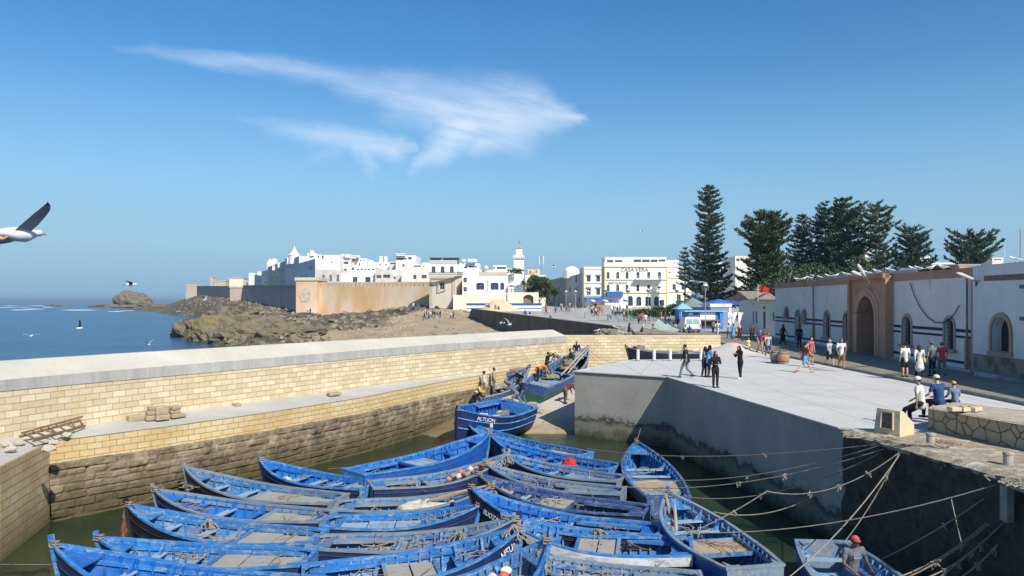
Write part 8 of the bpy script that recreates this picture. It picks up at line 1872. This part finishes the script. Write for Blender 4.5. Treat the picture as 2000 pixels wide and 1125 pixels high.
# horses / gear near them: tarpaulin, basins, cart goods
tp = thing('tarpaulin', 'green edged grey tarpaulin propped up like a tent behind the block wall', 'tarpaulin', tuple(atY(1300, 652, 80)))
P4 = [atY(1285, 622, 80), atY(1330, 645, 80), atY(1308, 650, 78.5), atY(1275, 640, 78.5)]
mb = MB(); mb.grid([[P4[3].lerp(P4[2], k/8)+V((0, 0, .05*math.sin(k))) for k in range(9)], [P4[0].lerp(P4[1], k/8)+V((0, 0, .04*math.sin(k*2))) for k in range(9)]]); mb.build('sheet', M('grey_green_tarp', (.30, .36, .32), (.22, .28, .25), 1.5, .7, .02), tp, world=True, smooth=True)
mb = MB(); mb.tube([P4[0], P4[0].lerp(P4[1], .5), P4[1]], .12, 6); mb.build('rolled_edge', M('dark_green_tarp', (.02, .07, .05), (.03, .1, .07), 2., .6, 0), tp, world=True)
for (a, b_, Y0, Y1, lab, mt) in [((1240, 651), (1400, 655), 76, 70, 'long brown overturned board or hull edge behind the block wall', M('dull_brown_board', (.22, .15, .12), (.32, .25, .2), 1., .8, .01)), ((1256, 640), (1330, 652), 79, 77, 'pale grey sagging canvas left of the green tarpaulin', M('dull_canvas', (.36, .33, .28), (.28, .26, .22), 1.))]:
    p, q_ = atY(a[0], a[1], Y0), atY(b_[0], b_[1], Y1); mb = MB(); rows = []
    for i in range(5):
        rows.append([p.lerp(q_, k/12)+V((0, i*.3, .14*math.sin(PI*i/4)+.05*nz(k*.7, i))) for k in range(13)])
    mb.grid(rows); mb.grid([rows[0], [V((v_.x, v_.y, -.1)) for v_ in rows[0]]]); tag(mb.build('canvas_sheet', mt, world=True, smooth=True), lab, 'canvas')
for i, (px, py, r, c_, lab) in enumerate([(1254, 654, .28, 'yellow', 'yellow plastic basin behind the block wall'), (1275, 655, .6, 'purple', 'dark blue cloth spread behind the block wall'), (1294, 650, .38, 'white', 'white sack behind the block wall'), (1243, 652, .3, 'grey', 'grey crate beside the yellow basin')]):
    p = atY(px, py, 79); mb = MB(); mb.lathe((0, 0, 0), [(r*.7, -.3), (r, .0), (r*.97, .22), (r*.8, .2), (.01, .12)], 14); o = mb.build('basin', cloth(c_)); o.location = p; tag(o, lab, 'basin' if i == 0 else 'bundle')
# bicycle leaning at the ledge beside the slipway
bc = thing('bicycle', 'old bicycle leaning against the ledge by the high slipway boat', 'bicycle', (0, 0, 0)); c0 = W(1083, 730, .1); bc.location = c0; bc.rotation_euler = (0, .12, .5)
for x in (-.5, .5): mb = MB(); mb.tube([(x+.32*math.cos(2*PI*k/20), 0, .34+.32*math.sin(2*PI*k/20)) for k in range(21)], .02, 5); [mb.tube([(x, 0, .34), (x+.31*math.cos(k*PI/4), 0, .34+.31*math.sin(k*PI/4))], .004, 3) for k in range(8)]; mb.build('wheel', dtrim, bc)
mb = MB(); J = {'b': (-.5, 0, .34), 'f': (.5, 0, .34), 'c': (-.05, 0, .32), 's': (-.18, 0, .82), 'h': (.36, 0, .80)}
for a, b_ in ('bc', 'bs', 'cs', 'ch', 'sh', 'hf'): mb.tube([J[a], J[b_]], .018, 5)
mb.tube([(.36, 0, .8), (.33, 0, .98)], .015, 5); mb.build('frame', M('bike_brown', (.25, .16, .10), (.2, .12, .08), 4.), bc)
mb = MB(); mb.tube([(.25, -.25, 1.0), (.33, 0, .98), (.25, .25, 1.0)], .013, 5); mb.build('handlebar', dtrim, bc); mb = MB(); mb.box((-.2, 0, .9), (.24, .12, .06)); mb.build('saddle', dtrim, bc, bev=.02)

# ---------------------------------------------------------------- gulls
gw = M('gull_white', (.72, .72, .70), (.64, .64, .62), 5., .8, 0); gg = M('gull_grey', (.36, .38, .42), (.29, .31, .35), 5., .8, 0); gk = M('gull_black', (.012, .012, .015), (.02, .02, .02), 5., .8, 0); go = M('gull_orange', (.60, .32, .06), (.5, .26, .05), 5., .6, 0)
def gull(label, loc, yaw, fly=True, span=1.35, bank=0., lift=.35, sweep=.1, grp=None, roll=0., pitch=0., dark=False, lift2=None):
    g_ = thing('gull', label, 'gull', tuple(loc), yaw, grp); g_.rotation_euler = (pitch, roll, yaw); s_ = span/1.35
    lift2 = lift if lift2 is None else lift2
    mb = MB(); L = [(-.30, .02, .0), (-.20, .05, .01), (-.05, .085, .0), (.08, .085, .0), (.17, .055, .02), (.22, .042, .035), (.27, .04, .04), (.30, .02, .035)]
    z0 = 0 if fly else .19
    if fly: mb.tube([V((0, y*s_, z*s_)) for y, r, z in L], [r*s_ for y, r, z in L], 10)
    else: mb.tube([V((0, y*s_, (z+.19+max(0, y)*.45)*s_)) for y, r, z in L], [r*s_ for y, r, z in L], 10)
    mb.build('body', gw, g_, smooth=True)
    hz = .037 if fly else .36
    mb = MB(); mb.tube([V((0, .29*s_, hz*s_)), V((0, .335*s_, (hz-.005)*s_)), V((0, .35*s_, (hz-.02)*s_))], [.014*s_, .011*s_, .004*s_], 6); mb.build('beak', go, g_)
    mb = MB(); mb.grid([[V((-.03*s_, -.27*s_, z0*s_)), V((.03*s_, -.27*s_, z0*s_))], [V((-.075*s_, -.42*s_, (z0-.01)*s_)), V((.075*s_, -.42*s_, (z0-.01)*s_))], [V((-.075*s_, -.42*s_, (z0-.02)*s_)), V((.075*s_, -.42*s_, (z0-.02)*s_))], [V((-.03*s_, -.27*s_, (z0-.02)*s_)), V((.03*s_, -.27*s_, (z0-.02)*s_))]]); mb.build('tail', gw, g_)
    if fly:
        for sd, lf in ((-1, lift), (1, lift2)):
            R1 = []; xs = [.05, .18, .32, .46, .58, .68]
            ch = [.20, .19, .165, .13, .085, .015]; zz = [.03, .12, .20, .235, .25, .25]; yo = [.10, .14, .15, .11, .04, -.06]
            top = []; bot = []
            for x, c_, z, y in zip(xs, ch, zz, yo):
                z = z*lf/.25
                row = [V((sd*x, y-sweep*x, z+.0)), V((sd*x, y-c_*.35-sweep*x, z+.018)), V((sd*x, y-c_-sweep*x, z-.004))]; top.append([p*s_ for p in row]); bot.append([(p-V((0, 0, .008)))*s_ for p in row])
            w_ = MB(); w_.grid(top[:5]); w_.grid([r[::-1] for r in bot[:5]]); w_.build('wing', gg if not dark else gk, g_, smooth=True)
            t_ = MB(); t_.grid(top[4:]); t_.grid([r[::-1] for r in bot[4:]]); t_.build('wing_tip', gk, g_, smooth=True)
        mb = MB(); mb.tube([V((.02, -.16*s_, -.04*s_)), V((.02, -.24*s_, -.08*s_))], [.011*s_, .012*s_], 6); mb.tube([V((-.02, -.16*s_, -.04*s_)), V((-.02, -.25*s_, -.07*s_))], [.011*s_, .012*s_], 6); mb.build('feet', go, g_)
    else:
        for sd in (-1, 1):
            mb = MB(); mb.tube([V((sd*.075*s_, .12*s_, .25*s_)), V((sd*.085*s_, -.05*s_, .215*s_)), V((sd*.03*s_, -.36*s_, .17*s_))], [.03*s_, .055*s_, .012*s_], 7); mb.build('wing', gg, g_, smooth=True)
            mb = MB(); mb.tube([V((sd*.03*s_, 0, .12*s_)), V((sd*.03*s_, .01, 0))], .008*s_, 4); mb.build('leg', go, g_)
    return g_
gull('big gull flying low at the left edge, one long wing raised', atY(38, 458, 12.5), -.36, True, 1.85, lift=-.02, lift2=.22, roll=-.17, sweep=.10, pitch=.0)
gull('gull gliding just above the distant islet', atY(256, 556, 42), -1.3, True, 1.35, lift=.10, dark=True, roll=-.12)
gull('dark gull flying over the sea with wings in a steep V', atY(155, 641, 66), -.8, True, 1.3, lift=.42, roll=-.6, dark=True)
gull('pale gull with thin wings low over the sea at left', atY(62, 656, 62), .4, True, 1.5, lift=.12)
gull('small white gull over the water near the sea wall', atY(290, 673, 56), .9, True, .9, lift=.5)
gull('gull flying past the far ramparts, wing raised', atY(399, 586, 90), -1.9, True, 1.4, lift=.5)
gull('small gull skimming the bay by the rocks', atY(348, 608, 120), -1.2, True, 1.2, lift=.3)
gull('gull high in the blue sky left of the tallest tree', atY(1254, 452, 110), -1.4, True, 1.5, lift=.12)
gull('dark gull gliding past the telecom mast', atY(1081, 522, 100), -1.7, True, 1.5, lift=.1, roll=.35, dark=True)
gull('gull flying in front of the dark retaining wall, wing up', atY(996, 634, 70), -.5, True, 1.4, lift=.55)
gull('gull gliding low by the dark retaining wall', atY(981, 631, 80), -1.3, True, 1.3, lift=.15)
gull('gull flying beside the red flag', atY(1478, 566, 84), .6, True, 1.5, lift=.5)
GG = 'gulls standing on the port building roof'
for i, (px, Y, z, yaw) in enumerate([(1548, 71, 5.73, 1), (1551, 70, 5.73, .6), (1560, 68, 5.73, -1), (1571, 66, 5.73, 1.2), (1590, 64, 5.73, .2), (1608, 61, 5.73, 1), (1620, 60, 5.73, -1.2), (1641, 57, 5.73, .8), (1658, 56, 5.73, 1.3), (1670, 55, 5.73, -1), (1682, 54, 5.73, 1), (1700, 52.4, 5.76, 1.2), (1725, 50.5, 5.76, .9), (1770, 47.5, 5.73, 1.2), (1781, 47, 5.73, .4), (1803, 46, 5.73, -1.2), (1827, 45, 5.73, 1)]):
    gull('gull standing on the port roof edge, ' + ['first', 'second', 'third', 'fourth', 'fifth', 'sixth', 'seventh', 'eighth', 'ninth', 'tenth', 'eleventh', 'twelfth', 'thirteenth', 'fourteenth', 'fifteenth', 'sixteenth', 'last'][i] + ' from the left', (xa(px, Y)+.45, Y, z), yaw*1.3, False, 1.35, grp=GG)
gull('gull perched on top of the tall near street lamp', tuple(at(1377.5, 650, 0)+V((0, 0, 6.02))), 1.2, False, 1.3)
gull('gull standing on the mossy boulder', atY(1166, 650, 81.5), -1.5, False, 1.5); gull('gull standing on the flat boulder by the seated woman', atY(1203, 644, 79), 1.3, False, 1.5)
gull('gull standing on the plaza edge wall', atY(1054, 618, 138), 1.2, False, 1.5); gull('gull walking behind the block wall', atY(1213, 654, 66), 1., False, 1.4)
gull('gull standing on the right edge rooftop', (xa(1985, 38)+.3, 38.5, 5.8), 1.3, False, 1.4)
gull('gull resting on the dark rock in the sea', V(((374-CX)*163/F, 163, -1.2)), 1.3, False, 1.8)
# ---------------------------------------------------------------- trees
leafA = M('araucaria_leaf', (.018, .045, .026), (.040, .080, .040), .5, .7, 0, c3=(.028, .060, .034))
leafB = M('araucaria_olive_leaf', (.025, .050, .018), (.060, .085, .030), .5, .7, 0, c3=(.04, .068, .024))
leafC = M('bluish_leaf', (.028, .055, .05), (.05, .085, .075), .5, .7, 0)
bark = M('grey_bark', (.13, .11, .09), (.20, .17, .14), 2., .95, .02)
def araucaria(label, px, Y, top_row, profile, seed, tiers=22, dens_=1., leaf=None, lean=0., up=.35, gap=.0, base_row=None, thin=1., cat='tree', droop=.12):
    """profile: list of (row, half width in px) read off the crown; every branch is a real limb with foliage tufts"""
    rr = random.Random(seed); leaf = leaf or leafA; zb = plaza_z(Y)
    x0 = (px-CX)*Y/F; top = CZ-(top_row-HY)*Y/F; root = thing('pine_tree', label, cat, (x0, Y, zb), 0, 'Norfolk pines behind the harbour'); H = top-zb
    tr = MB(); pts = [(lean*H*(k/8)**2*.1 + .1*nz(k*.5, seed), .1*nz(k*.5, seed+5), (H-.5)*k/8) for k in range(9)]; r0 = .012*H+.12
    tr.tube(pts, [lerp(r0, .05, (k/8)**.8) for k in range(9)], 8); tr.build('trunk', bark, root)
    lm = MB(); fo = MB()
    rows_ = [p[0] for p in profile]; hw = [p[1] for p in profile]
    z_lo = CZ-(rows_[-1]-HY)*Y/F-zb
    for t in range(tiers):
        z = lerp(H-.3, z_lo, (t+.3)/tiers) + rr.uniform(-.10, .10); row = HY-(z+zb-CZ)*F/Y
        Rm = interp(row, rows_, hw)*Y/F; nb = rr.randint(6, 8) if Rm > 1 else 5; a0 = rr.uniform(0, 6.3)
        for b_ in range(nb):
            if rr.random() < gap: continue
            a = a0 + 2*PI*b_/nb + rr.uniform(-.25, .25); L = Rm*rr.uniform(.62, 1.12); n_ = 7; zj = rr.uniform(-.38, .38)*H/24; upb = up*rr.uniform(.6, 1.4); ca, sa = math.cos(a), math.sin(a)
            f_ = lambda s_: V((ca*L*s_, sa*L*s_, z + zj + L*(-droop*4*s_*(1-s_)*.6 + upb*s_*s_ )))
            off = L*up*.55
            P_ = [f_(k/n_)-V((0, 0, off)) for k in range(n_+1)]
            lm.tube(P_, [lerp(.035*L**.5+.03, .02, k/n_) for k in range(n_+1)], 4, False)
            nt_ = int((6+L*7.5)*dens_*1.0)
            for k in range(nt_):
                s_ = .18+.85*(k+rr.random())/nt_; p = f_(min(1., s_))-V((0, 0, off)); w_ = L*.24*math.sin(PI*min(1, max(.05, 1.02-s_*.75)))*thin
                lat = rr.uniform(-1, 1)*w_; p = p + V((-sa*lat, ca*lat, abs(lat)*.10+rr.uniform(-.04, .08)))
                sz2 = (.22+.18*rr.random())*(.75+.05*L)
                dirs = V((ca*rr.uniform(.2, 1.1)-sa*lat*.5, sa*rr.uniform(.2, 1.1)+ca*lat*.5, rr.uniform(.3, .8))).normalized()
                for q_ in range(4):
                    d = (dirs+V((rr.uniform(-.8, .8), rr.uniform(-.8, .8), rr.uniform(-.4, .5)))).normalized(); sd = d.cross(V((rr.uniform(-1, 1), rr.uniform(-1, 1), rr.uniform(-1, 1)))).normalized()*sz2*.24
                    c_ = p+V((rr.uniform(-.5, .5), rr.uniform(-.5, .5), rr.uniform(-.3, .3)))*sz2; fo.face([c_-sd, c_+sd, c_+sd*.6+d*sz2*1.5, c_-sd*.6+d*sz2*1.5])
    lm.build('limbs', bark, root); fo.build('crown', leaf, root)
    return root
araucaria('tallest pine, slender and tiered with wide lower boughs, left of the rest', 1385, 148, 360, [(360, 2), (372, 17), (395, 27), (420, 25), (450, 28), (470, 34), (480, 24), (500, 42), (520, 38), (545, 52), (565, 50), (590, 62), (602, 55)], 1, 27, 1.0, lean=-.1, up=.22)
araucaria('small faint pine just left of the tallest one', 1338, 190, 482, [(482, 2), (495, 9), (510, 13), (530, 15), (560, 17)], 2, 10, .6, leafC, up=.25)
araucaria('dense round headed pine between the tallest one and the group', 1497, 140, 413, [(413, 3), (417, 24), (426, 38), (440, 50), (462, 54), (480, 44), (492, 32), (500, 36), (520, 46), (545, 56), (570, 58), (590, 50)], 3, 22, 1.6, leafB, up=.3)
araucaria('thin sparse pine right of the round headed one', 1566, 152, 414, [(414, 1), (428, 13), (450, 20), (475, 26), (500, 34), (530, 42)], 4, 15, .65, leafC, up=.22)
araucaria('dark narrow pine left of the group centre', 1612, 146, 393, [(393, 1), (405, 15), (425, 28), (450, 32), (480, 38), (510, 46), (540, 50)], 5, 16, .95, up=.26)
araucaria('broad tall pine at the centre of the group', 1648, 140, 385, [(385, 2), (392, 20), (410, 36), (430, 42), (460, 50), (490, 42), (520, 50), (545, 50)], 6, 17, 1.15, up=.26)
araucaria('open branched pine with flat top boughs right of the centre', 1711, 136, 392, [(392, 1), (402, 14), (415, 30), (432, 46), (448, 50), (462, 30), (480, 26), (500, 46), (520, 50), (540, 46)], 7, 14, 1.05, leafB, up=.38, gap=.15)
araucaria('layered pine with bare gaps, last of the group', 1783, 134, 439, [(439, 18), (447, 24), (458, 44), (472, 36), (490, 34), (505, 40), (520, 44)], 8, 10, 1.0, up=.3, gap=.12)
araucaria('isolated umbrella shaped pine at the right', 1894, 128, 451, [(451, 34), (458, 42), (468, 50), (478, 56), (490, 54), (500, 46), (515, 40)], 9, 6, 1.3, up=.34, thin=.7)
def bush(name, label, c, rx, ry, rz_, n, leaf, size, cat='bush', trunk=0, seed=1, grp=None):
    rr = random.Random(seed); root = thing(name, label, cat, tuple(c), 0, grp)
    if trunk:
        mb = MB()
        for k in range(4): a = k*1.7; mb.tube([(0, 0, -trunk), (.1*math.cos(a), .1*math.sin(a), 0), (rx*.5*math.cos(a), ry*.5*math.sin(a), rz_*.7)], [.14, .1, .04], 6)
        mb.build('trunk', bark, root)
    mb = MB(); lobes = [(V((rr.uniform(-.6, .6)*rx, rr.uniform(-.6, .6)*ry, rr.uniform(.25, .85)*rz_)), rr.uniform(.35, .6)) for _ in range(9)]
    for _ in range(n):
        c_, s_ = rr.choice(lobes); d = V((rr.gauss(0, 1), rr.gauss(0, 1), rr.gauss(0, 1))).normalized(); p = c_+V((d.x*rx*s_, d.y*ry*s_, abs(d.z)*rz_*s_*1.0))*rr.uniform(.75, 1.05)
        d2 = (d+V((rr.uniform(-.7, .7), rr.uniform(-.7, .7), rr.uniform(-.3, .8)))).normalized(); sd = d2.cross(V((rr.uniform(-1, 1), rr.uniform(-1, 1), .3))).normalized()*size*.5
        mb.face([p-sd, p+d2*size*.5+sd*.2, p+sd, p-d2*size*.4])
    mb.build('crown', leaf, root); return root
lf2 = M('dull_green_leaf', (.03, .055, .022), (.07, .10, .045), .6, .7, 0)
p = atg(1052, 606)
bush('tree', 'dense dark green tree left of the shaded buildings', atY(1053, 590, 205), 4.4, 4, 5.4, 5200, lf2, .55, 'tree', 1, 3)
bush('tree', 'lower dark green tree against the shaded building', atY(1068, 592, 212), 3.4, 3, 3.8, 2200, lf2, .5, 'tree', 1, 4)
bush('bush', 'dark roof garden bush near the minaret foot', atY(1008, 538, 226), 2.6, 1, 1.6, 700, lf2, .35, 'bush', 0, 5)
for i, (px, w_, h) in enumerate([(1232, 2.6, 1.3), (1247, 3.4, 1.6), (1263, 3.0, 1.7), (1283, 3.2, 1.5), (1300, 3.4, 1.9), (1313, 3.6, 2.7), (1325, 3., 1.9)]):
    bush('bush', ['leftmost low bush of the plaza planting', 'second bush of the plaza planting', 'third bush of the plaza planting, behind a lamp', 'fourth bush of the plaza planting', 'fifth bush of the plaza planting', 'tallest bush of the plaza planting', 'rightmost bush of the plaza planting by the blue kiosk'][i], tuple(atg(px, 624+(i % 2)*3)), w_*.75, 1.6, h, 900, lf2, .3, 'bush', 0, 10+i, 'bushes on the plaza')
for i, (px, Y, w_, h) in enumerate([(1540, 128, 6.5, 6), (1590, 126, 6.5, 5.5), (1640, 124, 6.5, 6.5), (1690, 122, 6.5, 6), (1745, 120, 6, 5), (1460, 150, 4.5, 4)]):
    bush('tree', ['low olive tree under the round headed pine', 'low olive tree under the thin pine', 'low tree under the central pines', 'low brownish tree under the open branched pine', 'low tree left of the last pines', 'small tree right of the tallest pine'][i], (xa(px, Y), Y, 1.6), w_, 3, h, 2600, lf2 if i % 2 else leafB, .42, 'tree', 1.2, 30+i)
# palm by the restaurant
pm = thing('palm_tree', 'grey green palm beside the restaurant terrace', 'palm', tuple(atY(1023, 575, 190))); mb = MB(); mb.tube([(0, 0, 0), (.1, 0, 2.5)], [.2, .17], 8); mb.build('trunk', bark, pm)
mb = MB(); rr = random.Random(4)
for k in range(34):
    a = rr.uniform(0, 6.3); e = rr.uniform(-.2, 1.3); L = rr.uniform(1.6, 2.3); pts = [V((math.cos(a)*math.cos(e)*L*s_, math.sin(a)*math.cos(e)*L*s_, 2.5+math.sin(e)*L*s_-.5*L*s_*s_)) for s_ in (0, .35, .7, 1.)]
    sd = V((-math.sin(a), math.cos(a), 0)); w_ = (.04, .22, .2, .02)
    mb.grid([[p-sd*w+V((0, 0, -.06)), p, p+sd*w+V((0, 0, -.06))] for p, w in zip(pts, w_)])
mb.build('crown', M('palm_leaf', (.09, .12, .07), (.16, .19, .12), 2.), pm)
hz_ = MB(); hz_.box2((-20500, -600, -8), (20500, 20500, 32)); m, nt, b = new_mat('sea_air'); nt.nodes.remove(b)
vp = node(nt, 'ShaderNodeVolumePrincipled', {'Color': (.74, .88, 1., 1), 'Density': .00015, 'Anisotropy': .35}); nt.links.new(vp.outputs[0], nt.nodes['Material Output'].inputs['Volume'])
tag(hz_.build('haze', m), kind='stuff')
